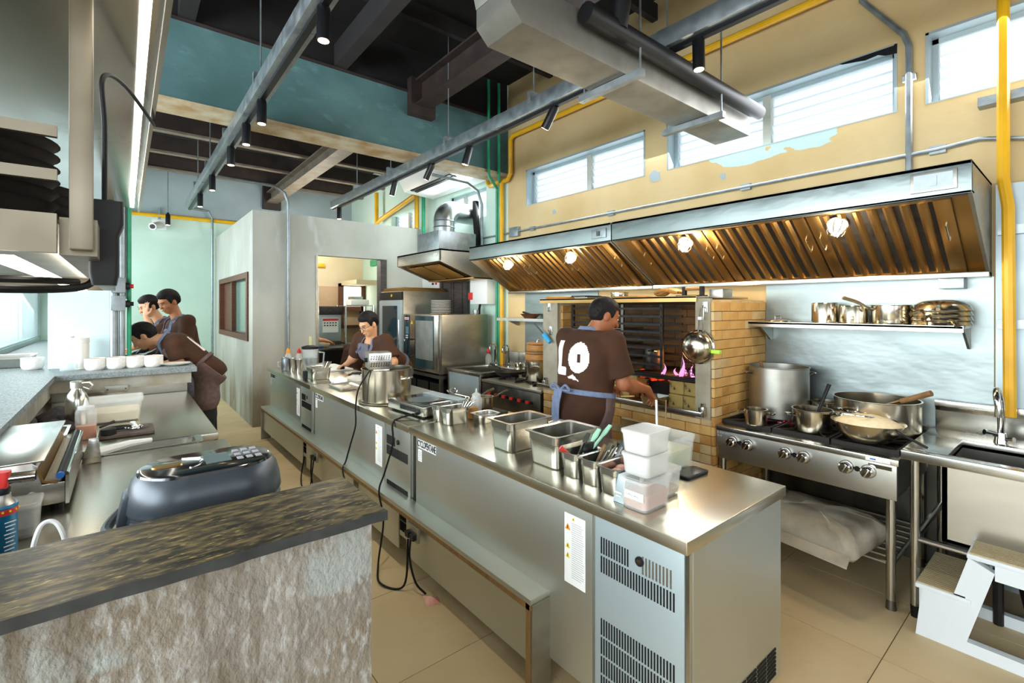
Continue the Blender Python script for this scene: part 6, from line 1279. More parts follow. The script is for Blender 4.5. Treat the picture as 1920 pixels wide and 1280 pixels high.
# cups on the far ledge
LZ = 1.0695
def cup(c, r, h, label, group=None):
    t = thing('ceramic_cup', label, 'cup', c, group=group); MB().lathe([(r*0.72, 0), (r*0.88, 0.008), (r, h*0.3), (r, h), (r*0.94, h), (r*0.92, h*0.3), (r*0.7, 0.012)], c, 32).build('cup_body', 'ceramic', t)
    MB().lathe([(r*0.93, h*0.93), (r*0.9, h*0.90), (0.01, h*0.90)], c, 24, False, True).build('cup_inner', 'ceramic_inner', t)
cup((-0.185, 5.10, LZ), 0.068, 0.095, 'white dimpled cup, leftmost in the row of four on the far ledge')
cup((-0.055, 5.10, LZ), 0.068, 0.095, 'white dimpled cup, second from the left on the far ledge')
cup((0.068, 5.10, LZ), 0.068, 0.095, 'white dimpled cup, third from the left on the far ledge')
cup((0.190, 5.08, LZ), 0.068, 0.095, 'white dimpled cup at the right end of the row, by the small plate')
cup((-0.585, 5.48, 1.069), 0.070, 0.095, 'white dimpled cup standing alone left of the column')
t = thing('small_plate', 'small white plate at the end of the far ledge', 'plate', (0.345, 5.06, LZ)); MB().lathe([(0.06, 0), (0.105, 0.016), (0.112, 0.02), (0.10, 0.018), (0.05, 0.006)], (0.345, 5.07, LZ), 32).build('plate_disc', 'plate_white', t)
t = thing('glass_bottle', 'clear glass milk bottle on the ledge before the column', 'bottle', (-0.345, 5.16, LZ)); MB().lathe([(0.05, 0), (0.056, 0.01), (0.056, 0.13), (0.03, 0.225), (0.028, 0.26), (0.032, 0.265), (0.032, 0.28), (0.024, 0.28), (0.024, 0.23), (0.05, 0.13), (0.05, 0.012)], (-0.345, 5.16, LZ), 28).build('bottle_shell', 'glass', t); MB().lathe([(0.048, 0.012), (0.048, 0.06), (0.01, 0.061)], (-0.345, 5.16, LZ), 24).build('water', 'glass', t); MB().lathe([(0.033, 0.262), (0.033, 0.275)], (-0.345, 5.16, LZ), 20, False, False).build('neck_ring', 'plate_white', t)
t = thing('white_jar', 'white ribbed jar behind the glass bottle', 'jar', (-0.275, 5.27, LZ)); MB().lathe([(0.046, 0), (0.048, 0.2), (0.044, 0.21), (0.05, 0.212), (0.05, 0.25), (0.046, 0.255), (0.01, 0.256)], (-0.275, 5.27, LZ), 24).build('jar_body', 'plate_white', t)
gn('gastronorm_pan', 'steel food pan on the left ledge beyond the lone cup', (-0.745, 5.80, 1.069), 0.30, 0.30, 0.10)
# behind the ledge, on the far prep counter
t = thing('round_pan', 'large round dark pan leaning under the far ledge', 'pan', (-0.2, 4.72, 0.85)); b = MB(); b.M = Matrix.Translation((-0.20, 4.80, 0.852)) @ Matrix.Rotation(-1.1, 4, 'X') ; b.lathe([(0.13, -0.03), (0.16, 0.0), (0.165, 0.0), (0.155, -0.004), (0.12, -0.025)], (0, 0.145, 0.03), 36); b.build('pan_shell', 'steel_warm', t)
crumple('dark_cloth', 'dark folded cloth at the back of the far prep counter', (-0.33, 4.25, 0.852), (0.10, 0.18, 0.07), 'cloth_dark', 'cloth')
crumple('dark_cloth', 'dark cloth draped behind the steel flask', (-0.32, 3.86, 0.852), (0.11, 0.14, 0.06), 'cloth_dark', 'cloth')
gn('gastronorm_pan', 'long steel pan tucked under the left ledge', (-0.33, 3.45, 0.852), 0.20, 0.30, 0.07)
t = thing('steel_flask', 'brushed steel water flask with loop cap', 'flask', (-0.225, 3.90, 0.852)); MB().lathe([(0.052, 0), (0.055, 0.006), (0.055, 0.16), (0.045, 0.195), (0.028, 0.222), (0.027, 0.235)], (-0.225, 3.90, 0.852), 32).build('flask_body', 'steel', t); MB().lathe([(0.032, 0.232), (0.033, 0.27), (0.028, 0.275), (0.01, 0.276)], (-0.225, 3.90, 0.852), 24).build('cap', 'steel_dull', t); MB().tube([(-0.20, 3.88, 1.115), (-0.165, 3.86, 1.118), (-0.15, 3.85, 1.10), (-0.165, 3.86, 1.075), (-0.195, 3.88, 1.09)], 0.006, 7).build('loop', 'steel_dull', t)
t = thing('squeeze_bottle', 'squeeze bottle half full of amber oil', 'bottle', (-0.165, 3.50, 0.852)); MB().loft([rr(0.088, 0.07, 0.02, 0.852, (-0.165, 3.50)), rr(0.09, 0.072, 0.02, 0.858, (-0.165, 3.50)), rr(0.09, 0.072, 0.02, 1.0, (-0.165, 3.50)), rr(0.08, 0.06, 0.02, 1.015, (-0.165, 3.50))]).build('bottle_shell', 'tub', t)
MB().loft([rr(0.084, 0.066, 0.02, 0.856, (-0.165, 3.50)), rr(0.084, 0.066, 0.02, 0.925, (-0.165, 3.50))]).build('oil', 'amber', t); MB().lathe([(0.036, 1.015), (0.036, 1.03), (0.012, 1.036), (0.004, 1.075)], (-0.165, 3.50, 0), 18).build('nozzle_cap', 'tub_white', t)
tub('clear_tub', 'clear square tub of pale food on the far prep counter', (-0.06, 3.98, 0.852), 0.30, 0.24, 0.14, 'tub', lid=True, fill='noodle', fh=0.5)
t = thing('folded_towel', 'folded grey brown towel on the far prep counter', 'towel', (0.0, 3.52, 0.852)); MB().loft([rr(0.24, 0.24, 0.02, 0.852, (0.01, 3.52)), rr(0.25, 0.25, 0.02, 0.858, (0.01, 3.52)), rr(0.24, 0.245, 0.02, 0.868, (0.01, 3.52)), rr(0.20, 0.2, 0.02, 0.871, (0.01, 3.52))]).build('towel_body', 'cloth_brownish', t)
t = thing('hand_grinder', 'black gadget with steel rings on the folded towel', 'gadget', (-0.02, 3.50, 0.872)); MB().tube([(-0.03+0.055*math.cos(a), 3.53+0.03*math.sin(a), 0.885) for a in np.linspace(0, 2*PI, 20)[:-1]], 0.008, 7, closed=True).build('ring', 'black_plastic', t); MB().tube([(0.04+0.04*math.cos(a), 3.50+0.03*math.sin(a), 0.883) for a in np.linspace(0, 2*PI, 18)[:-1]], 0.006, 7, closed=True).build('ring', 'chrome', t); MB().lathe([(0.035, 0), (0.035, 0.03), (0.02, 0.035)], (-0.07, 3.44, 0.872), 18).build('dial', 'black_plastic', t)
stick('brush', 'white handled brush lying on the towel', 'brush', (0.06, 3.46, 0.885), (0.04, 3.60, 0.888), 0.009, 'white_plastic', (0.014, 0.04))
stick('peeler', 'black handled peeler on the towel', 'peeler', (-0.11, 3.60, 0.885), (-0.05, 3.66, 0.90), 0.008, 'black_plastic')
gp = gn('gastronorm_pan', 'long shallow steel pan set between the two prep counters', (0.10, 3.115, 0.792), 0.46, 0.155, 0.065)
tag(MB().tube([(-0.14, 3.05, 0.865), (0.02, 3.14, 0.872), (0.11, 3.17, 0.868)], [0.024, 0.018, 0.012], 8).build('white_spatula', 'white_matte', base=(0, 3.1, 0.85)), 'white spatula lying across the long shallow pan', 'spatula')
# cling film wrapper
t = thing('film_wrapper', 'stainless cling film wrapper with rounded lid at the left', 'wrapper', (-0.27, 2.64, 0.85))
MB().prism([(-0.405, 0.875), (-0.405, 1.00), (-0.39, 1.035), (-0.255, 1.035), (-0.235, 1.015), (-0.225, 0.95), (-0.165, 0.95), (-0.165, 0.875)], 'y', 2.33, 3.02).build('housing', 'steel', t, bevel=0.004)
MB().box(-0.41, -0.215, 2.30, 3.05, 1.036, 1.044).build('lid', 'steel', t, bevel=0.003)
MB().prism([(-0.24, 1.01), (-0.222, 0.96), (-0.185, 0.952), (-0.18, 0.957), (-0.218, 0.968), (-0.233, 1.012)], 'y', 2.31, 3.03).build('trough', 'steel_warm', t, smooth=0)
MB().tube([(-0.175, 2.30, 0.985), (-0.175, 3.03, 0.985)], 0.012, 10).build('cutter_rod', 'black_plastic', t); MB().tube([(-0.16, 2.30, 0.985), (-0.16, 3.03, 0.985)], 0.007, 8).build('cutter_edge', 'chrome', t); MB().tube([(-0.175, 2.28, 0.985), (-0.175, 2.31, 0.985)], 0.011, 12).build('cutter_knob', 'blue', t); MB().tube([(-0.195, 2.33, 0.965), (-0.195, 3.0, 0.965)], 0.020, 12).build('film_roll', 'tub', t)
MB().box(-0.165, -0.155, 2.33, 3.02, 0.87, 0.975).build('side_plate', 'steel', t, smooth=0); MB().tube([(-0.25, 2.33, 0.92), (-0.25, 2.322, 0.92)], 0.010, 10).build('screw', 'chrome', t); MB().prism([(-0.155, 0.852), (-0.085, 0.852), (-0.095, 0.96), (-0.13, 0.96)], 'y', 2.93, 2.97).build('end_block', 'steel', t, bevel=0.003)
for y in (2.37, 2.98):
    for x in (-0.38, -0.19): MB().tube([(x, y, 0.876), (x, y, 0.851)], 0.018, 10).build('foot', 'rubber', t)
# rice cooker
rc = local('rice_cooker', 'blue grey rice cooker with glossy dark lid behind the stone ledge', 'rice cooker', (0.195, 1.69, 0.851), 0.0)
MB().loft([rr(0.32, 0.24, 0.10, 0.0, seg=8), rr(0.36, 0.27, 0.12, 0.012, seg=8), rr(0.385, 0.285, 0.13, 0.09, seg=8), rr(0.39, 0.29, 0.13, 0.14, seg=8), rr(0.385, 0.286, 0.13, 0.152, seg=8)]).build('base_body', 'cooker_dark', rc)
MB().loft([rr(0.386, 0.286, 0.13, 0.153, seg=8), rr(0.392, 0.292, 0.13, 0.162, seg=8), rr(0.385, 0.285, 0.13, 0.20, seg=8), rr(0.366, 0.262, 0.12, 0.235, seg=8), rr(0.34, 0.235, 0.11, 0.252, seg=8)]).build('lid', 'cooker_blue', rc)
MB().loft([rr(0.342, 0.237, 0.112, 0.251, seg=8), rr(0.338, 0.232, 0.11, 0.258, seg=8), rr(0.32, 0.215, 0.10, 0.262, seg=8)]).build('top_panel', 'cooker_black', rc)
MB().box(-0.01, 0.055, -0.05, 0.05, 0.2615, 0.2635).build('display', 'lcd', rc, smooth=0)
for r_ in range(3):
    for k in range(3): MB().box(0.07+k*0.025, 0.086+k*0.025, -0.055+r_*0.045, -0.03+r_*0.045, 0.2615, 0.2638).build('button', 'ink_grey', rc, smooth=0)
MB().loft([rr(0.075, 0.035, 0.012, 0.261, (-0.10, 0.0)), rr(0.07, 0.03, 0.012, 0.266, (-0.10, 0.0))]).build('steam_vent', 'steel_warm', rc)
MB().tube(bez([(-0.06, 0.06, 0.262), (-0.02, 0.03, 0.264), (-0.02, -0.02, 0.264), (-0.05, -0.06, 0.263)], 5), 0.003, 6).build('trim_line', 'chrome', rc)
MB().loft([[(-0.185, -0.045, 0.13), (-0.185, 0.045, 0.13), (-0.215, 0.04, 0.125), (-0.215, -0.04, 0.125)], [(-0.175, -0.045, 0.215), (-0.175, 0.045, 0.215), (-0.20, 0.04, 0.205), (-0.20, -0.04, 0.205)]]).build('lid_latch', 'cooker_blue', rc, bevel=0.006)
MB().tube(bez([(-0.14, 0.13, 0.15), (-0.20, 0.10, 0.13), (-0.235, 0.0, 0.115), (-0.20, -0.10, 0.13), (-0.14, -0.13, 0.15)], 6), 0.013, 8).build('carry_handle', 'cooker_blue', rc)
# torch, tub and hose by the ledge
t = thing('blow_torch', 'blue gas canister with a red torch head at the left edge', 'torch', (-0.275, 1.98, 0.851)); MB().lathe([(0.033, 0), (0.034, 0.004), (0.034, 0.145), (0.036, 0.15), (0.034, 0.156)], (-0.275, 1.98, 0.851), 28).build('canister', 'torch_blue', t); MB().lathe([(0.0345, 0.130), (0.0345, 0.150)], (-0.275, 1.98, 0.851), 28, False, False).build('red_band', 'red', t)
b = MB()
for k in range(14): a = k*2*PI/14; b.ell((-0.275+0.0347*math.cos(a), 1.98+0.0347*math.sin(a), 0.991), (0.003, 0.003, 0.004), 6, 4)
b.build('yellow_dots', 'warn_yellow', t)
b = MB()
for k in range(9): b.cbox((-0.275+0.0342*math.cos(-0.95+0.01*k), 1.98+0.0342*math.sin(-0.95+0.01*k), 0.872+k*0.011), (0.0008, 0.018+0.004*(k % 3), 0.003), -0.95)
b.build('print_lines', 'paper', t, smooth=0)
MB().lathe([(0.030, 0.156), (0.022, 0.17), (0.02, 0.185)], (-0.275, 1.98, 0.851), 20).build('collar', 'steel_dull', t); MB().lathe([(0.018, 0.183), (0.02, 0.20), (0.018, 0.205)], (-0.275, 1.98, 0.851), 16).build('valve', 'black_plastic', t)
MB().loft([rr(0.05, 0.034, 0.01, 1.052, (-0.285, 1.98)), rr(0.06, 0.036, 0.01, 1.08, (-0.285, 1.98)), rr(0.07, 0.034, 0.01, 1.10, (-0.29, 1.98))]).build('torch_head', 'red', t); MB().tube([(-0.27, 1.98, 1.078), (-0.205, 1.98, 1.075)], 0.016, 16).build('nozzle', 'chrome', t); MB().tube([(-0.205, 1.98, 1.075), (-0.203, 1.98, 1.075)], 0.013, 14).build('nozzle_mouth', 'rubber', t)
tub('clear_tub', 'small cloudy tub behind the gas canister', (-0.275, 2.16, 0.851), 0.13, 0.12, 0.10, 'tub', lid=True, fill='cooker_dark', fh=0.3)
tag(MB().tube(bez([(-0.175, 1.56, 0.852), (-0.170, 1.57, 0.98), (-0.158, 1.58, 1.045), (-0.14, 1.585, 1.058), (-0.122, 1.58, 1.04), (-0.108, 1.57, 0.98), (-0.10, 1.56, 0.86)], 8), 0.005, 8).build('white_cable', 'white_matte', base=(-0.15, 1.53, 0.851)), 'white cable looping up behind the stone ledge', 'cable')
# ================================================================ PEOPLE
def surf_nets(D, org, res):
    nx, ny, nz = D.shape; S = D < 0
    c = np.zeros((nx-1, ny-1, nz-1), np.int8)
    for i in (0, 1):
        for j in (0, 1):
            for k in (0, 1): c += S[i:nx-1+i, j:ny-1+j, k:nz-1+k]
    act = (c > 0) & (c < 8); idx = -np.ones(act.shape, np.int64); cells = np.argwhere(act); idx[act] = np.arange(len(cells))
    acc = np.zeros((len(cells), 3)); cnt = np.zeros(len(cells))
    corners = [(i, j, k) for i in (0, 1) for j in (0, 1) for k in (0, 1)]
    val = {q: D[cells[:, 0]+q[0], cells[:, 1]+q[1], cells[:, 2]+q[2]] for q in corners}
    for a in corners:
        for ax in range(3):
            if a[ax] == 0:
                b = list(a); b[ax] = 1; b = tuple(b); va, vb = val[a], val[b]; m = (va < 0) != (vb < 0)
                t = np.where(m, va/(va-vb+1e-12), 0)
                p = np.array(a, float)[None, :].repeat(len(cells), 0); p[:, ax] += t
                acc[m] += p[m]; cnt[m] += 1
    V = (cells+acc/cnt[:, None])*res+org
    F = []
    for ax in range(3):
        u, v = (ax+1) % 3, (ax+2) % 3
        sl0 = [slice(1, -1)]*3; sl1 = [slice(1, -1)]*3; sl0[ax] = slice(0, -1); sl1[ax] = slice(1, None)
        A, B = S[tuple(sl0)], S[tuple(sl1)]
        for sign, mask in ((0, A & ~B), (1, ~A & B)):
            P = np.argwhere(mask)
            if not len(P): continue
            P = P.copy(); P[:, u] += 1; P[:, v] += 1
            q = []
            for (du, dv) in ((-1, -1), (0, -1), (0, 0), (-1, 0)):
                R = P.copy(); R[:, u] += du; R[:, v] += dv; q.append(idx[R[:, 0], R[:, 1], R[:, 2]])
            q = np.stack(q, 1)
            F.append(q if sign == 0 else q[:, ::-1])
    return V, np.concatenate(F)
def sdf(prims, res=0.007, k=0.02, cut=None, pad=0.03, noise=0.0, nfreq=20.0):
    lo = np.min([p['lo'] for p in prims], 0)-pad; hi = np.max([p['hi'] for p in prims], 0)+pad
    n = np.ceil((hi-lo)/res).astype(int)+1; D = np.full(n, 5.0, np.float32)
    ax = [lo[i]+np.arange(n[i])*res for i in range(3)]
    for p in prims:
        m = k+3*res+p.get('inf', 0)
        a = np.maximum(((p['lo']-m-lo)/res).astype(int), 0); b = np.minimum(np.ceil((p['hi']+m-lo)/res).astype(int)+1, n)
        X, Y, Z = np.meshgrid(ax[0][a[0]:b[0]], ax[1][a[1]:b[1]], ax[2][a[2]:b[2]], indexing='ij', sparse=True)
        d = p['f'](X, Y, Z); sub = D[a[0]:b[0], a[1]:b[1], a[2]:b[2]]
        if p.get('neg'): D[a[0]:b[0], a[1]:b[1], a[2]:b[2]] = np.maximum(sub, -d)
        else:
            kk = p.get('k', k); h = np.clip(0.5+0.5*(d-sub)/kk, 0, 1); D[a[0]:b[0], a[1]:b[1], a[2]:b[2]] = d+(sub-d)*h-kk*h*(1-h)
    if noise or cut is not None:
        X, Y, Z = np.meshgrid(ax[0], ax[1], ax[2], indexing='ij', sparse=True)
        if noise: D = D+noise*(np.sin(nfreq*X+1.3*np.sin(nfreq*0.7*Z))*np.sin(nfreq*0.9*Y+0.6)*np.sin(nfreq*0.8*Z+1.1*np.sin(nfreq*0.5*X)))
        if cut is not None: D = np.maximum(D, cut(X, Y, Z))
    D[0], D[-1], D[:, 0], D[:, -1], D[:, :, 0], D[:, :, -1] = 1, 1, 1, 1, 1, 1
    return surf_nets(D, lo, res)
def cap(a, b, ra, rb=None, inf=0.0, flat=False, k=None):
    rb = ra if rb is None else rb; a = np.array(a, float); b = np.array(b, float); ra += inf; rb += inf; ba = b-a; L2 = max(ba.dot(ba), 1e-9); L = math.sqrt(L2)
    def f(X, Y, Z):
        px, py, pz = X-a[0], Y-a[1], Z-a[2]; s_ = (px*ba[0]+py*ba[1]+pz*ba[2])/L2; t = np.clip(s_, 0, 1)
        d = np.sqrt((px-t*ba[0])**2+(py-t*ba[1])**2+(pz-t*ba[2])**2)-(ra+(rb-ra)*t)
        return np.maximum(d, (s_-1)*L) if flat else d
    r = max(ra, rb); out = {'f': f, 'lo': np.minimum(a, b)-r, 'hi': np.maximum(a, b)+r}
    if k: out['k'] = k
    return out
def ellp(c, rad, R=None, inf=0.0, neg=False, k=None):
    """ellipsoid; R = 3 unit axes (rows) or None"""
    c = np.array(c, float); rad = np.array(rad, float)+inf; R = np.eye(3) if R is None else np.array(R, float); mr = rad.max()
    def f(X, Y, Z):
        px, py, pz = X-c[0], Y-c[1], Z-c[2]
        q = [(px*R[i, 0]+py*R[i, 1]+pz*R[i, 2])/rad[i] for i in range(3)]
        k0 = np.sqrt(q[0]**2+q[1]**2+q[2]**2); k1 = np.sqrt((q[0]/rad[0])**2+(q[1]/rad[1])**2+(q[2]/rad[2])**2)+1e-9
        return k0*(k0-1)/k1
    out = {'f': f, 'lo': c-mr, 'hi': c+mr}
    if neg: out['neg'] = True
    if k: out['k'] = k
    return out
def sdf_obj(name, VF, m, parent):
    V, F = VF; off = np.array(ROOT[parent.name]); me = bpy.data.meshes.new(name)
    me.vertices.add(len(V)); me.vertices.foreach_set('co', (V-off).astype(np.float32).ravel())
    me.loops.add(F.size); me.loops.foreach_set('vertex_index', F.astype(np.int32).ravel()); me.polygons.add(len(F))
    me.polygons.foreach_set('loop_start', np.arange(0, F.size, 4, dtype=np.int32)); me.polygons.foreach_set('loop_total', np.full(len(F), 4, np.int32))
    me.polygons.foreach_set('use_smooth', [True]*len(F)); me.update(calc_edges=True); me.validate()
    bm = bmesh.new(); bm.from_mesh(me); bmesh.ops.recalc_face_normals(bm, faces=bm.faces[:])
    for _ in range(2): bmesh.ops.smooth_vert(bm, verts=bm.verts[:], factor=0.4, use_axis_x=True, use_axis_y=True, use_axis_z=True)
    bm.to_mesh(me); bm.free(); me.materials.append(M[m]); o = bpy.data.objects.new(name, me); COL.objects.link(o); o.parent = parent; ROOT[o.name] = Vector(off); return o
def nv(v): v = np.array(v, float); return v/np.linalg.norm(v)
def hand(wr, d, nrm, curl, side=1, s=1.0):
    """palm + five fingers; d = pointing direction, nrm = palm normal (fingers curl towards it)"""
    wr = np.array(wr, float); d = nv(d); nrm = np.array(nrm, float); nrm = nv(nrm-d*nrm.dot(d)); l = np.cross(nrm, d)*side
    P = [cap(wr, wr+d*0.03*s, 0.024*s, 0.026*s)]
    for j in (-1, 0, 1): P.append(cap(wr+d*0.025*s+l*0.016*j*s, wr+d*0.085*s+l*0.023*j*s, 0.0145*s, 0.0135*s, k=0.012))
    for i, (o, L) in enumerate(((-0.032, 0.062), (-0.011, 0.078), (0.011, 0.083), (0.032, 0.072))):
        p = wr+d*0.088*s+l*o*s; a = 0.25*curl; q = p
        for sg, f in enumerate((0.45, 0.32, 0.23)):
            dd = d*math.cos(a)+nrm*math.sin(a)+l*o*1.5*(1-curl*0.5); e = q+nv(dd)*L*f*s; P.append(cap(q, e, (0.0098-0.0007*sg)*s, (0.0092-0.0009*sg)*s, k=0.004)); q = e; a += 0.75*curl
    p = wr+d*0.025*s+l*0.026*s; e1 = p+nv(d*0.75+l*0.75+nrm*0.35)*0.042*s; e2 = e1+nv(d*0.9+l*0.2*(1-curl)+nrm*0.6*curl)*0.035*s
    P += [cap(p, e1, 0.014*s, 0.0115*s, k=0.008), cap(e1, e2, 0.0112*s, 0.0095*s, k=0.004)]
    return P
def head_prims(c, f, up, s=1.0, chin=1.0):
    f = nv(f); up = np.array(up, float); up = nv(up-f*up.dot(f)); l = np.cross(up, f); R = [l, f, up]; c = np.array(c, float)
    P = [ellp(c+up*0.022*s-f*0.008*s, (0.074*s, 0.094*s, 0.092*s), R), ellp(c-up*0.035*s+f*0.022*s, (0.058*s, 0.066*s, 0.075*s), R, k=0.03), ellp(c-up*0.090*s*chin+f*0.058*s, (0.026*s, 0.022*s, 0.020*s), R, k=0.03)]
    for sd in (-1, 1):
        P.append(ellp(c+l*0.077*s*sd-f*0.012*s-up*0.012*s, (0.010*s, 0.020*s, 0.032*s), R, k=0.006))
        P.append(ellp(c+l*0.034*s*sd+f*0.062*s-up*0.022*s, (0.024*s, 0.022*s, 0.022*s), R, k=0.02))      # cheeks
        P.append(ellp(c+l*0.032*s*sd+f*0.088*s+up*0.006*s, (0.016*s, 0.012*s, 0.008*s), R, neg=True))    # eye sockets
    P += [cap(c+f*0.084*s+up*0.010*s, c+f*0.106*s-up*0.034*s, 0.008*s, 0.0125*s, k=0.010), ellp(c+f*0.090*s-up*0.064*s, (0.022*s, 0.010*s, 0.010*s), R, k=0.008), ellp(c+f*0.082*s+up*0.026*s, (0.048*s, 0.014*s, 0.010*s), R, k=0.015)]
    return P, R
def face_parts(par, c, R, s=1.0, glasses=False):
    c = np.array(c, float); l, f, up = [np.array(v) for v in R]
    V = lambda a, b, d: Vector(c+l*a*s+f*b*s+up*d*s)
    for sd in (-1, 1):
        e = MB(); e.ell(V(0.032*sd, 0.080, 0.003), (0.012*s, 0.010*s, 0.006*s), 10, 6); e.build('eye', 'plate_white', par)
        e = MB(); e.tube([V(0.018*sd, 0.091, 0.0075), V(0.032*sd, 0.092, 0.0095), V(0.046*sd, 0.084, 0.006)], 0.0026*s, 6); e.build('eyelid', 'hair', par)
        e = MB(); e.ell(V(0.030*sd, 0.0885, 0.003), (0.004*s, 0.004*s, 0.004*s), 8, 6); e.build('iris', 'hair', par)
        e = MB(); e.tube([V(0.014*sd, 0.093, 0.026), V(0.032*sd, 0.092, 0.031), V(0.050*sd, 0.078, 0.025)], 0.0036*s, 6); e.build('eyebrow', 'hair', par)
    e = MB(); e.tube([V(-0.020, 0.094, -0.0645), V(-0.007, 0.101, -0.062), V(0.007, 0.101, -0.062), V(0.020, 0.094, -0.0645)], [0.002*s, 0.0045*s, 0.0045*s, 0.002*s], 7); e.build('lips', 'lip', par)
    if glasses:
        g = MB()
        for sd in (-1, 1):
            g.tube([V(0.033*sd+0.024*math.cos(a), 0.102, 0.001+0.018*math.sin(a)) for a in np.linspace(0, 2*PI, 21)[:-1]], 0.0015*s, 6, closed=True); g.tube([V(0.057*sd, 0.101, 0.005), V(0.080*sd, 0.0, 0.008)], 0.0016*s, 6)
        g.tube([V(-0.010, 0.104, 0.005), V(0.010, 0.104, 0.005)], 0.0015*s, 6); g.build('glasses', 'black_metal', par)
def person(label, base, J, f, hf, hup=(0, 0, 1), skin='skin', res=0.007, hs=1.0, hands=(None, None), apron='apron', gloves=False, glasses=False, build=1.0, apron_back=False, hairk=(0.012, 0.55), sleeve=0.75, hem=None, tilt=None, bib=True, bibup=0.05):
    """J: dict of joints. f: body forward, hf: face forward. hands: per side (dir, normal, curl)"""
    f = nv(f); up3 = np.array((0, 0, 1.0)); l = nv(np.cross(up3, f)); J = {k: np.array(v, float) for k, v in J.items()}
    t = thing('person', label, 'person', base)
    pel, ch = J['pelvis'], J['chest']; tor = nv(ch-pel); fw = nv(f-tor*f.dot(tor)); B = build
    shL, shR = J['shL'], J['shR']; sl = nv(shL-shR)
    def torso(inf):
        P = []
        for sd in (1, -1):
            P += [cap(pel+l*0.075*sd*B, pel+(ch-pel)*0.55+sl*0.070*sd*B, 0.108*B, 0.103*B, inf), cap(pel+(ch-pel)*0.55+sl*0.070*sd*B, ch+sl*0.085*sd*B, 0.103*B, 0.112*B, inf), cap(ch+sl*0.07*sd*B, (shL if sd > 0 else shR)-sl*0.015*sd-tor*0.015, 0.09*B, 0.055*B, inf)]
        for q_ in (shL, shR): P.append(cap(ch+tor*0.105, q_-tor*0.005, 0.050, 0.050, inf))
        P.append(cap(pel, ch, 0.105*B, 0.115*B, inf)); P.append(cap(pel-tor*0.06+l*0.05, pel-tor*0.06-l*0.05, 0.115*B, 0.115*B, inf)); return P
    hc = J['head']; hp, R = head_prims(hc, hf, hup, hs)
    neck0 = ch+tor*0.09*1.0-fw*0.0; neck1 = hc-np.array(R[2])*0.06*hs-np.array(R[1])*0.02*hs
    body = torso(-0.01)+[cap(neck0, neck1, 0.060, 0.052, k=0.03)]+hp
    legs = []
    for sd in ('L', 'R'):
        legs += [('th', J['hip'+sd], J['kn'+sd]), ('ca', J['kn'+sd], J['an'+sd])]
        body += [cap(J['hip'+sd], J['kn'+sd], 0.080, 0.056), cap(J['kn'+sd], J['an'+sd], 0.056, 0.042)]
        fd = J['an'+sd]+f*0.14; body.append(cap(J['an'+sd]-np.array((0, 0, 0.04)), (fd[0], fd[1], J['an'+sd][2]-0.05), 0.034, 0.03))
        body += [cap(J['sh'+sd], J['el'+sd], 0.050*B, 0.042*B), cap(J['el'+sd], J['el'+sd]*0.65+J['wr'+sd]*0.35, 0.043*B, 0.043*B), cap(J['el'+sd]*0.65+J['wr'+sd]*0.35, J['wr'+sd], 0.043*B, 0.027)]
    hpr = {}
    for i, sd in enumerate(('L', 'R')):
        if hands[i] is not None: hpr[sd] = hand(J['wr'+sd], hands[i][0], hands[i][1], hands[i][2], hands[i][3] if len(hands[i]) > 3 else 1); body += hpr[sd] if not gloves else []
    bo = sdf_obj('body', sdf(body, res, 0.018), skin, t)
    if gloves:
        for sd in hpr: sdf_obj('glove', sdf([cap(J['wr'+sd]-nv(J['wr'+sd]-J['el'+sd])*0.03, J['wr'+sd], 0.032)]+hpr[sd], 0.005, 0.012), 'glove', t)
    # hair: swelling of the skull above a slanted hairline
    rr_ = [np.array(v) for v in R]; hcv = hc; th, sl_ = hairk
    hp_h = [ellp(hcv+rr_[2]*0.024*hs-rr_[1]*0.012*hs, (0.081*hs, 0.101*hs, 0.099*hs), R, th), ellp(hcv+rr_[2]*0.085*hs+rr_[1]*0.035*hs, (0.055*hs, 0.05*hs, 0.03*hs), R, th*0.8, k=0.03)]
    def hcut(X, Y, Z):
        px, py, pz = X-hcv[0], Y-hcv[1], Z-hcv[2]
        u = px*rr_[2][0]+py*rr_[2][1]+pz*rr_[2][2]; w_ = px*rr_[1][0]+py*rr_[1][1]+pz*rr_[1][2]
        a1 = np.clip((w_+0.030*hs)/(0.014*hs), 0, 1); a2 = np.clip((w_-0.030*hs)/(0.016*hs), 0, 1)
        line = (-0.088*hs+(w_+0.10*hs)*0.35)*(1-a1)+(-0.018*hs)*a1*(1-a2)+(0.046*hs+0.30*(w_-0.03*hs))*a2
        lat = np.abs(px*rr_[0][0]+py*rr_[0][1]+pz*rr_[0][2])
        ear = 1-np.sqrt(((lat-0.092*hs)/0.034)**2+((w_+0.010*hs)/0.026)**2+((u+0.016*hs)/0.036)**2)
        return np.maximum(line-u, ear*0.03)
    def htaper(X, Y, Z):
        # hair thins out towards the hairline
        return -(th+0.004)*0+0*X
    def hcut2(X, Y, Z):
        d = hcut(X, Y, Z)
        sk = hp_h[0]['f'](X, Y, Z)+0*X   # <0 inside the full hair shell
        # below the edge band the shell is pulled in towards the skull
        return np.maximum(d, sk+(th+0.006)*np.clip(1+d/0.045, 0, 1))
    sdf_obj('hair', sdf(hp_h, 0.0045, 0.02, hcut2, noise=0.006, nfreq=120), 'hair', t)
    face_parts(t, hc, R, hs, glasses)
    # shirt with short sleeves
    sh = torso(0.010)
    for sd in ('L', 'R'): sh.append(cap(J['sh'+sd], J['sh'+sd]+(J['el'+sd]-J['sh'+sd])*sleeve, 0.066*B, 0.078*B, 0.0, flat=True))
    hemz = pel[2]-0.13 if hem is None else hem; nk = neck0+tor*0.035
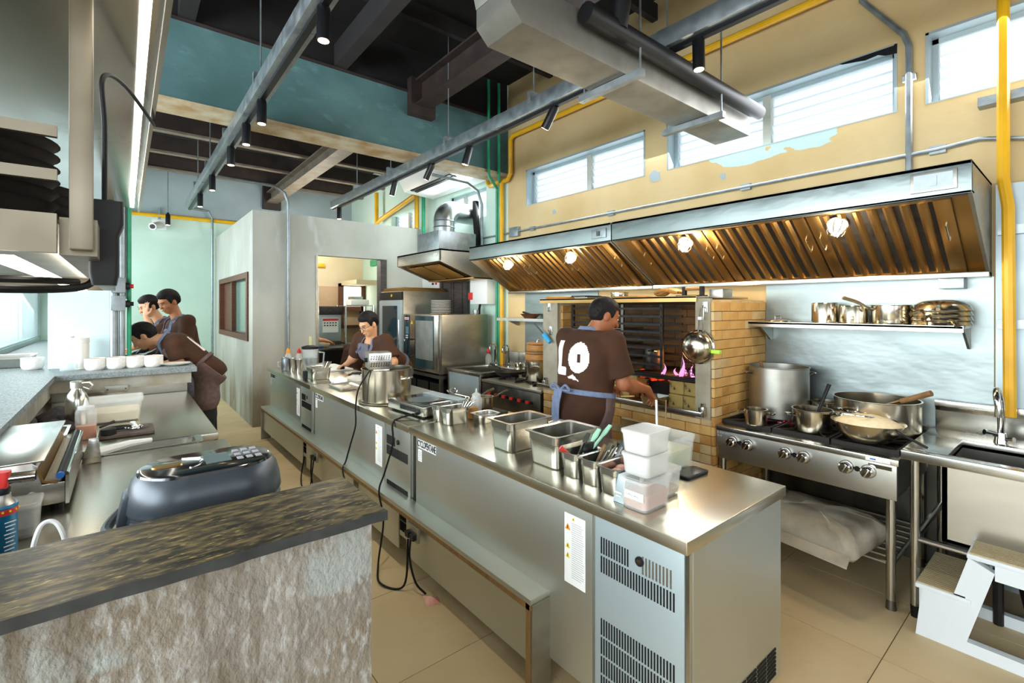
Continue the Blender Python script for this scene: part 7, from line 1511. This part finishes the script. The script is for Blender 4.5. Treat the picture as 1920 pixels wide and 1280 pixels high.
    def scut(X, Y, Z):
        # stop at the hem (along the torso axis) and open the neck
        a = (X-pel[0])*tor[0]+(Y-pel[1])*tor[1]+(Z-pel[2])*tor[2]
        d1 = -(a+0.15)
        nd = np.sqrt((X-nk[0]-fw[0]*0.02)**2+(Y-nk[1]-fw[1]*0.02)**2+(Z-nk[2])**2)
        return np.maximum(d1, 0.068-nd)
    shirt = sdf_obj('shirt', sdf(sh, res, 0.03, scut, noise=0.004, nfreq=26), 'shirt', t)
    tr = [cap(pel+l*0.06, pel-l*0.06, 0.115*B, 0.115*B)]
    for a, p, q in legs: tr.append(cap(p, q, 0.090 if a == 'th' else 0.070, 0.070 if a == 'th' else 0.062, 0.004))
    sdf_obj('trousers', sdf(tr, 0.009, 0.02), 'trousers', t)
    for sd in ('L', 'R'):
        an = J['an'+sd]; q = MB(); lx = an+f*0.05; q.M = Matrix.Translation((lx[0], lx[1], 0)) @ Matrix.Rotation(math.atan2(f[1], f[0]), 4, 'Z'); q.loft([rr(0.27, 0.095, 0.045, 0.0), rr(0.275, 0.10, 0.045, 0.03), rr(0.24, 0.09, 0.04, 0.065), rr(0.14, 0.085, 0.04, 0.10, (-0.05, 0))]); q.build('shoe', 'black_plastic', t)
    # apron: front of torso and thighs
    ap = torso(0.024)
    for sd in ('L', 'R'): ap.append(cap(J['hip'+sd], J['hip'+sd]*0.35+J['kn'+sd]*0.65, 0.105, 0.10))
    ap.append(cap(J['hipL']*0.4+J['knL']*0.6, J['hipR']*0.4+J['knR']*0.6, 0.10)); top = np.linalg.norm(ch-pel)+bibup; low = pel[2]-0.46
    def acut(X, Y, Z):
        a = (X-pel[0])*tor[0]+(Y-pel[1])*tor[1]+(Z-pel[2])*tor[2]; w_ = (X-pel[0])*fw[0]+(Y-pel[1])*fw[1]+(Z-pel[2])*fw[2]; sd_ = np.abs((X-pel[0])*sl[0]+(Y-pel[1])*sl[1]+(Z-pel[2])*sl[2])
        g = np.where(a > 0.08, sd_-(0.115-0.03*(a-0.08)/max(top-0.08, 0.01)), sd_-0.30)
        return np.maximum.reduce([-(w_+np.where(a > 0.08, -0.03, 0.035)), a-top+0*X, low-Z+0*X+0*Y, g])
    ao = sdf_obj('apron', sdf(ap, res, 0.03, acut, noise=0.003, nfreq=18), apron, t)
    # waist tie and neck strap
    wz = 0.075
    def tcut(X, Y, Z): return np.abs((X-pel[0])*tor[0]+(Y-pel[1])*tor[1]+(Z-pel[2])*tor[2]-wz)-0.017
    sdf_obj('waist_tie', sdf(torso(0.028), 0.006, 0.03, tcut), 'apron_blue' if apron_back else apron, t)
    if bib:
        tp = ch+tor*(bibup-0.005); n0 = neck0+tor*0.02
        pts = [tp+fw*0.130*B+sl*0.085, n0+fw*0.085+sl*0.082+tor*0.02, n0+sl*0.072+tor*0.045, n0-fw*0.055+sl*0.045+tor*0.05, n0-fw*0.070+tor*0.048, n0-fw*0.055-sl*0.045+tor*0.05, n0-sl*0.072+tor*0.045, n0+fw*0.085-sl*0.082+tor*0.02, tp+fw*0.130*B-sl*0.085]
        cur = bez([Vector(p) for p in pts], 5); b = MB(); L = []
        for i, p in enumerate(cur):
            tg = (cur[min(i+1, len(cur)-1)]-cur[max(i-1, 0)]).normalized(); out = (p-Vector(n0)).normalized(); sd_ = tg.cross(out).normalized(); L.append([p+sd_*0.013+out*0.004, p-sd_*0.013+out*0.004, p-sd_*0.013-out*0.002, p+sd_*0.013-out*0.002])
        b.loft(L); b.build('neck_strap', 'apron_blue', t)
    if apron_back:
        kn = pel+tor*wz-fw*0.155*B+sl*0.06
        for (dx, ln) in ((0.0, 0.26), (0.03, 0.24)):
            b = MB(); L = []
            for u in np.linspace(0, 1, 9):
                p = kn+sl*(dx+0.03*u*math.sin(3*u)+0.02*u)-up3*ln*u-fw*(0.012+0.008*math.sin(6*u)); L.append([Vector(p+sl*0.016), Vector(p-sl*0.016), Vector(p-sl*0.016-fw*0.004), Vector(p+sl*0.016-fw*0.004)])
            b.loft(L); b.build('tie_end', 'apron_blue', t)
        for sd in (-1, 1): MB().tube(bez([Vector(kn-fw*0.01), Vector(kn+sl*0.045*sd+up3*0.035-fw*0.02), Vector(kn+sl*0.075*sd+up3*0.005-fw*0.015), Vector(kn-fw*0.01)], 5), 0.008, 6).build('tie_loop', 'apron_blue', t)
    return t, shirt, dict(pel=pel, ch=ch, tor=tor, fw=fw, sl=sl)
def decal(polys, shirt, org, ux, uy, ray, m, parent, name, step=0.006, lift=0.003):
    """prints flat shapes on the cloth: polys in metres along ux, uy about org"""
    off = np.array(ROOT[parent.name]); bvh = BVHTree.FromPolygons([v.co.copy() for v in shirt.data.vertices], [tuple(p.vertices) for p in shirt.data.polygons])
    def inside(p, poly):
        c = False; j = len(poly)-1
        for i in range(len(poly)):
            if (poly[i][1] > p[1]) != (poly[j][1] > p[1]) and p[0] < (poly[j][0]-poly[i][0])*(p[1]-poly[i][1])/(poly[j][1]-poly[i][1]+1e-12)+poly[i][0]: c = not c
            j = i
        return c
    b = MB(); org = np.array(org, float); ux = nv(ux); uy = nv(uy); rv = nv(ray)
    for poly, holes in polys:
        bm = bmesh.new()
        xs = [p[0] for p in poly]; ys = [p[1] for p in poly]
        nx = int((max(xs)-min(xs))/step)+1; ny = int((max(ys)-min(ys))/step)+1; cache = {}
        def pt(i, j):
            if (i, j) in cache: return cache[(i, j)]
            u, v = min(xs)+i*step, min(ys)+j*step; o = org+ux*u+uy*v-rv*0.4; h = bvh.ray_cast(Vector(o-off), Vector(rv), 1.0)
            r = None if h[0] is None else tuple(np.array(h[0])+off-rv*lift); cache[(i, j)] = r; return r
        bm.free()
        for i in range(nx):
            for j in range(ny):
                c = (min(xs)+(i+0.5)*step, min(ys)+(j+0.5)*step)
                if inside(c, poly) and not any(inside(c, h) for h in holes):
                    q = [pt(i, j), pt(i+1, j), pt(i+1, j+1), pt(i, j+1)]
                    if all(q): b.quad(*q)
    return b.build(name, m, parent, smooth=60) if b.f else None
LOGO_L = [(0.0, 0.0), (0.012, -0.015), (0.095, -0.015), (0.098, 0.035), (0.048, 0.042), (0.048, 0.205), (0.0, 0.205)]
LOGO_Q = [(0.185+0.082*math.cos(a), 0.105+0.098*math.sin(a)) for a in np.linspace(0, 2*PI, 33)[:-1]]
LOGO_QH = [(0.173, 0.070), (0.198, 0.070), (0.198, 0.130), (0.173, 0.130)]
LOGO_T = [(0.105, -0.028), (0.150, -0.004), (0.205, -0.045)]
LOGO = [(LOGO_L, []), (LOGO_Q, [LOGO_QH]), (LOGO_T, [])]
# ---- the cook at the grill
cf = nv((0.96, 0.10, 0)); cl = nv(np.cross((0, 0, 1), cf))
P0 = np.array((2.345, 2.132, 0.0))
J = dict(pelvis=P0+(0, 0, 0.94), chest=P0+cf*0.05+(0, 0, 1.27), head=P0+cf*0.14-cl*0.075+(0, 0, 1.515), shL=P0+cf*0.06+cl*0.185+(0, 0, 1.365), shR=P0+cf*0.06-cl*0.195+(0, 0, 1.355),
         elR=P0+cf*0.10-cl*0.245+(0, 0, 1.085), wrR=P0+cf*0.385-cl*0.25+(0, 0, 1.015), elL=P0+cf*0.16+cl*0.22+(0, 0, 1.10), wrL=P0+cf*0.40+cl*0.10+(0, 0, 1.00),
         hipL=P0+cl*0.09+(0, 0, 0.90), hipR=P0-cl*0.09+(0, 0, 0.90), knL=P0+cf*0.03+cl*0.10+(0, 0, 0.49), knR=P0+cf*0.03-cl*0.10+(0, 0, 0.49), anL=P0-cf*0.02+cl*0.11+(0, 0, 0.09), anR=P0-cf*0.02-cl*0.11+(0, 0, 0.09))
cook, cshirt, q = person('cook in a brown printed T-shirt and apron working at the brick grill', P0, J, cf, (0.80, -0.45, -0.35), (0.25, -0.1, 1), skin='skin_warm', res=0.0065, hands=((nv((0.8, -0.2, -0.3)), (0, -0.3, -1), 0.9, 1), (nv((0.75, 0.1, -0.65)), (-0.5, 0.2, -0.8), 1.0, -1)), apron='apron_brown', apron_back=True, hairk=(0.008, 0.5), build=1.06, sleeve=0.82)
bk = J['chest']-cf*0.1; decal(LOGO, cshirt, P0+cl*0.158+(0, 0, 1.145), -cl, (0, 0, 1), cf, 'print_white', cook, 'back_print')
stick('tongs', 'steel tongs held by the grill cook', 'tongs', tuple(J['wrR']+cf*0.06+(0, 0, -0.06)), tuple(J['wrR']+cf*0.26+(0, 0, -0.12)), 0.007, 'steel')
# ---- the cook with glasses at the far end of the island
wf = nv((-0.93, -0.38, 0)); wl = nv(np.cross((0, 0, 1), wf)); P0 = np.array((2.38, 5.03, 0.0))
J = dict(pelvis=P0+(0, 0, 0.90), chest=np.array((2.10, 4.90, 1.13)), head=np.array((1.975, 4.805, 1.400)), shR=np.array((2.00, 5.08, 1.235)), shL=np.array((2.12, 4.70, 1.225)),
         elR=np.array((2.02, 5.28, 1.03)), wrR=np.array((1.975, 5.40, 0.935)), elL=np.array((2.15, 4.58, 1.01)), wrL=np.array((2.055, 4.66, 0.905)),
         hipL=P0+wl*0.09+(0, 0, 0.86), hipR=P0-wl*0.09+(0, 0, 0.86), knL=P0+wl*0.09+(0, 0, 0.46), knR=P0-wl*0.09+(0, 0, 0.46), anL=P0+wl*0.10+(0, 0, 0.09), anR=P0-wl*0.10+(0, 0, 0.09))
wm, ws, q = person('cook with glasses and grey apron leaning over the far island end', P0, J, wf, (-0.80, -0.28, -0.45), (-0.3, -0.1, 1), skin='skin_light', res=0.007, hands=((nv((-0.6, 0.2, -0.4)), (0, 0, -1), 0.4, 1), (nv((-0.5, 0.75, -0.45)), (-0.1, 0, -1), 0.5, -1)), apron='apron', glasses=True, bibup=0.15, hairk=(0.018, 0.45), build=1.12, sleeve=0.85)
tag(MB().loft([rr(0.05, 0.10, 0.02, 0.871, (1.93, 5.47)), rr(0.06, 0.11, 0.025, 0.885, (1.93, 5.47)), rr(0.04, 0.08, 0.02, 0.90, (1.93, 5.47))]).build('scraper', 'black_plastic', base=(1.93, 5.47, 0.871)), 'dark scraper under the hand of the cook with glasses', 'scraper')
# ---- three cooks beyond the far ledge
af = nv((-0.98, 0.18, 0)); al = nv(np.cross((0, 0, 1), af)); P0 = np.array((0.64, 5.60, 0.0))
J = dict(pelvis=P0+(0, 0, 0.97), chest=np.array((0.40, 5.66, 1.20)), head=np.array((0.135, 5.70, 1.30)), shL=np.array((0.36, 5.50, 1.245)), shR=np.array((0.37, 5.83, 1.25)),
         elL=np.array((0.40, 5.47, 1.05)), wrL=np.array((0.22, 5.52, 1.03)), elR=np.array((0.28, 5.88, 1.04)), wrR=np.array((0.16, 5.84, 1.0)),
         hipL=P0+al*0.09+(0, 0, 0.93), hipR=P0-al*0.09+(0, 0, 0.93), knL=P0+al*0.09+(0, 0, 0.49), knR=P0-al*0.09+(0, 0, 0.49), anL=P0+al*0.09+(-0.02, 0, 0.09), anR=P0-al*0.09+(0.02, 0, 0.09))
pa, psh, q = person('cook in brown shirt bending low over the far ledge', P0, J, af, (-0.75, 0.12, -0.62), (-0.65, 0.1, 0.75), skin='skin_light', res=0.0075, hands=((nv((-0.9, 0.1, -0.1)), (0, 0, -1), 0.5, 1), (nv((-0.9, -0.1, -0.2)), (0, 0, -1), 0.5, -1)), apron='apron_brown', hairk=(0.016, 0.45), sleeve=0.85)
tor = nv(J['chest']-J['pelvis']); bn = nv(np.cross(tor, al)*-1); bn = bn if bn[2] > 0 else -bn
decal([([(p[0]*0.9, p[1]*0.9) for p in LOGO_L], []), ([(p[0]*0.9, p[1]*0.9) for p in LOGO_Q], [[(p[0]*0.9, p[1]*0.9) for p in LOGO_QH]])], psh, (J['chest']+J['pelvis'])/2+al*0.12-tor*0.02, -al, tor, -bn, 'print_white', pa, 'back_print', step=0.008)
bf = nv((-0.95, -0.25, 0)); bl = nv(np.cross((0, 0, 1), bf)); P0 = np.array((0.56, 6.42, 0.0))
J = dict(pelvis=P0+(0, 0, 0.98), chest=P0+bf*0.08+(0, 0, 1.32), head=P0+bf*0.20+(0, 0, 1.635), shL=P0+bf*0.08+bl*0.19+(0, 0, 1.43), shR=P0+bf*0.08-bl*0.19+(0, 0, 1.43),
         elL=P0+bf*0.12+bl*0.24+(0, 0, 1.16), wrL=P0+bf*0.34+bl*0.14+(0, 0, 1.12), elR=P0+bf*0.16-bl*0.22+(0, 0, 1.17), wrR=P0+bf*0.40-bl*0.08+(0, 0, 1.12),
         hipL=P0+bl*0.09+(0, 0, 0.94), hipR=P0-bl*0.09+(0, 0, 0.94), knL=P0+bl*0.09+(0, 0, 0.50), knR=P0-bl*0.09+(0, 0, 0.50), anL=P0+bl*0.10+(0, 0, 0.09), anR=P0-bl*0.10+(0, 0, 0.09))
person('tall cook in apron and black gloves standing behind the bending cook', P0, J, bf, (-0.72, -0.48, -0.42), (-0.3, -0.2, 1), skin='skin', res=0.008, gloves=True, hands=((nv((-0.9, 0, -0.3)), (0, 0, -1), 0.6, 1), (nv((-0.9, 0.1, -0.3)), (0, 0, -1), 0.6, -1)), apron='apron', hairk=(0.020, 0.45), sleeve=0.85)
gf = nv((-0.92, -0.35, 0)); gl = nv(np.cross((0, 0, 1), gf)); P0 = np.array((0.46, 7.12, 0.0))
J = dict(pelvis=P0+(0, 0, 0.96), chest=P0+gf*0.10+(0, 0, 1.29), head=P0+gf*0.26+(0, 0, 1.585), shL=P0+gf*0.10+gl*0.18+(0, 0, 1.40), shR=P0+gf*0.10-gl*0.18+(0, 0, 1.40),
         elL=P0+gf*0.30+gl*0.22+(0, 0, 1.24), wrL=P0+gf*0.34+gl*0.13+(0, 0, 1.47), elR=P0+gf*0.12-gl*0.23+(0, 0, 1.14), wrR=P0+gf*0.36-gl*0.14+(0, 0, 1.10),
         hipL=P0+gl*0.09+(0, 0, 0.92), hipR=P0-gl*0.09+(0, 0, 0.92), knL=P0+gl*0.09+(0, 0, 0.49), knR=P0-gl*0.09+(0, 0, 0.49), anL=P0+gl*0.10+(0, 0, 0.09), anR=P0-gl*0.10+(0, 0, 0.09))
person('cook raising a hand to the forehead beside the rear mint wall', P0, J, gf, (-0.8, -0.4, -0.35), (-0.2, -0.1, 1), skin='skin_light', res=0.008, hands=((nv((-0.05, 0.05, 1)), nv((0.6, 0.5, 0)), 0.3, 1), (nv((-0.9, 0, -0.3)), (0, 0, -1), 0.5, -1)), apron='apron', hairk=(0.020, 0.45), sleeve=0.85)
# table the three cooks lean on
t = thing('rear_worktable', 'steel worktable beyond the far ledge', 'table', (-0.1, 6.6, 0)); MB().box(-0.40, 0.24, 5.95, 8.4, 0.92, 0.96).build('table_top', 'steel', t, bevel=0.003)
for x in (-0.37, 0.20):
    for y in (6.0, 8.35): MB().box(x-0.02, x+0.02, y-0.02, y+0.02, 0, 0.92).build('leg', 'steel_dull', t, smooth=0)
t = thing('serving_bowl', 'steel bowl rim on the worktable before the bending cook', 'bowl', (0.08, 6.15, 0.961)); b = MB(); b.M = Matrix.Translation((0.06, 6.12, 1.03)) @ Matrix.Rotation(0.5, 4, 'X'); b.lathe([(0.06, -0.06), (0.11, -0.03), (0.135, 0), (0.14, 0), (0.125, -0.006), (0.05, -0.05)], (0, 0, 0), 28); b.build('bowl_shell', 'pot_steel', t)
# ---- two cooks half hidden in the pantry
hf_ = nv((0.9, -0.35, 0)); hl_ = nv(np.cross((0, 0, 1), hf_)); P0 = np.array((2.17, 7.78, 0.0))
J = dict(pelvis=P0+(0, 0, 0.92), chest=P0+hf_*0.06+(0, 0, 1.22), head=P0+hf_*0.12-hl_*0.0+(0, 0, 1.52), shL=P0+hf_*0.06+hl_*0.18+(0, 0, 1.33), shR=P0+hf_*0.06-hl_*0.18+(0, 0, 1.33), elL=P0+hf_*0.1+hl_*0.24+(0, 0, 1.07), wrL=P0+hf_*0.3+hl_*0.18+(0, 0, 1.04), elR=P0+hf_*0.06-hl_*0.22+(0, 0, 1.08), wrR=P0+hf_*0.28-hl_*0.17+(0, 0, 1.07), hipL=P0+hl_*0.09+(0, 0, 0.88), hipR=P0-hl_*0.09+(0, 0, 0.88), knL=P0+hl_*0.09+(0, 0, 0.48), knR=P0-hl_*0.09+(0, 0, 0.48), anL=P0+hl_*0.1+(0, 0, 0.09), anR=P0-hl_*0.1+(0, 0, 0.09))
person('cook half hidden behind the door jamb in the pantry', P0, J, hf_, (0.8, -0.4, -0.4), (0.2, 0, 1), skin='skin', res=0.009, hands=((nv((0.9, 0, -0.3)), (0, 0, -1), 0.5, 1), (nv((0.9, 0, -0.2)), (0, 0, -1), 0.6, -1)), apron='apron_brown')
kf = nv((0.9, 0.4, 0)); kl = nv(np.cross((0, 0, 1), kf)); P0 = np.array((2.72, 7.42, 0.0))
J = dict(pelvis=P0+(0, 0, 0.52), chest=P0+kf*0.14+(0, 0, 0.83), head=P0+kf*0.36+(0, 0, 1.02), shL=P0+kf*0.16+kl*0.17+(0, 0, 0.92), shR=P0+kf*0.16-kl*0.17+(0, 0, 0.92), elL=P0+kf*0.28+kl*0.2+(0, 0, 0.68), wrL=P0+kf*0.46+kl*0.12+(0, 0, 0.60), elR=P0+kf*0.28-kl*0.2+(0, 0, 0.68), wrR=P0+kf*0.46-kl*0.12+(0, 0, 0.60),
         hipL=P0+kl*0.09+(0, 0, 0.48), hipR=P0-kl*0.09+(0, 0, 0.48), knL=P0+kf*0.36+kl*0.13+(0, 0, 0.46), knR=P0+kf*0.36-kl*0.13+(0, 0, 0.46), anL=P0+kf*0.22+kl*0.12+(0, 0, 0.09), anR=P0+kf*0.22-kl*0.12+(0, 0, 0.09))
person('crouching cook in a brown shirt behind the cook with glasses', P0, J, kf, (0.7, 0.3, -0.6), (0.5, 0.2, 0.8), skin='skin', res=0.009, hands=((nv((-0.9, 0, -0.3)), (0, 0, -1), 0.5, 1), (nv((-0.9, 0, -0.2)), (0, 0, -1), 0.6, -1)), apron='apron_brown')
t = thing('low_stool', 'low black stool under the crouching cook', 'stool', (2.72, 7.42, 0)); MB().box(2.58, 2.86, 7.28, 7.56, 0.34, 0.38).build('seat', 'black_plastic', t, bevel=0.01)
for (x, y) in ((2.60, 7.30), (2.84, 7.30), (2.60, 7.54), (2.84, 7.54)): MB().tube([(x, y, 0.34), (x, y, 0)], 0.015, 8).build('leg', 'black_metal', t)
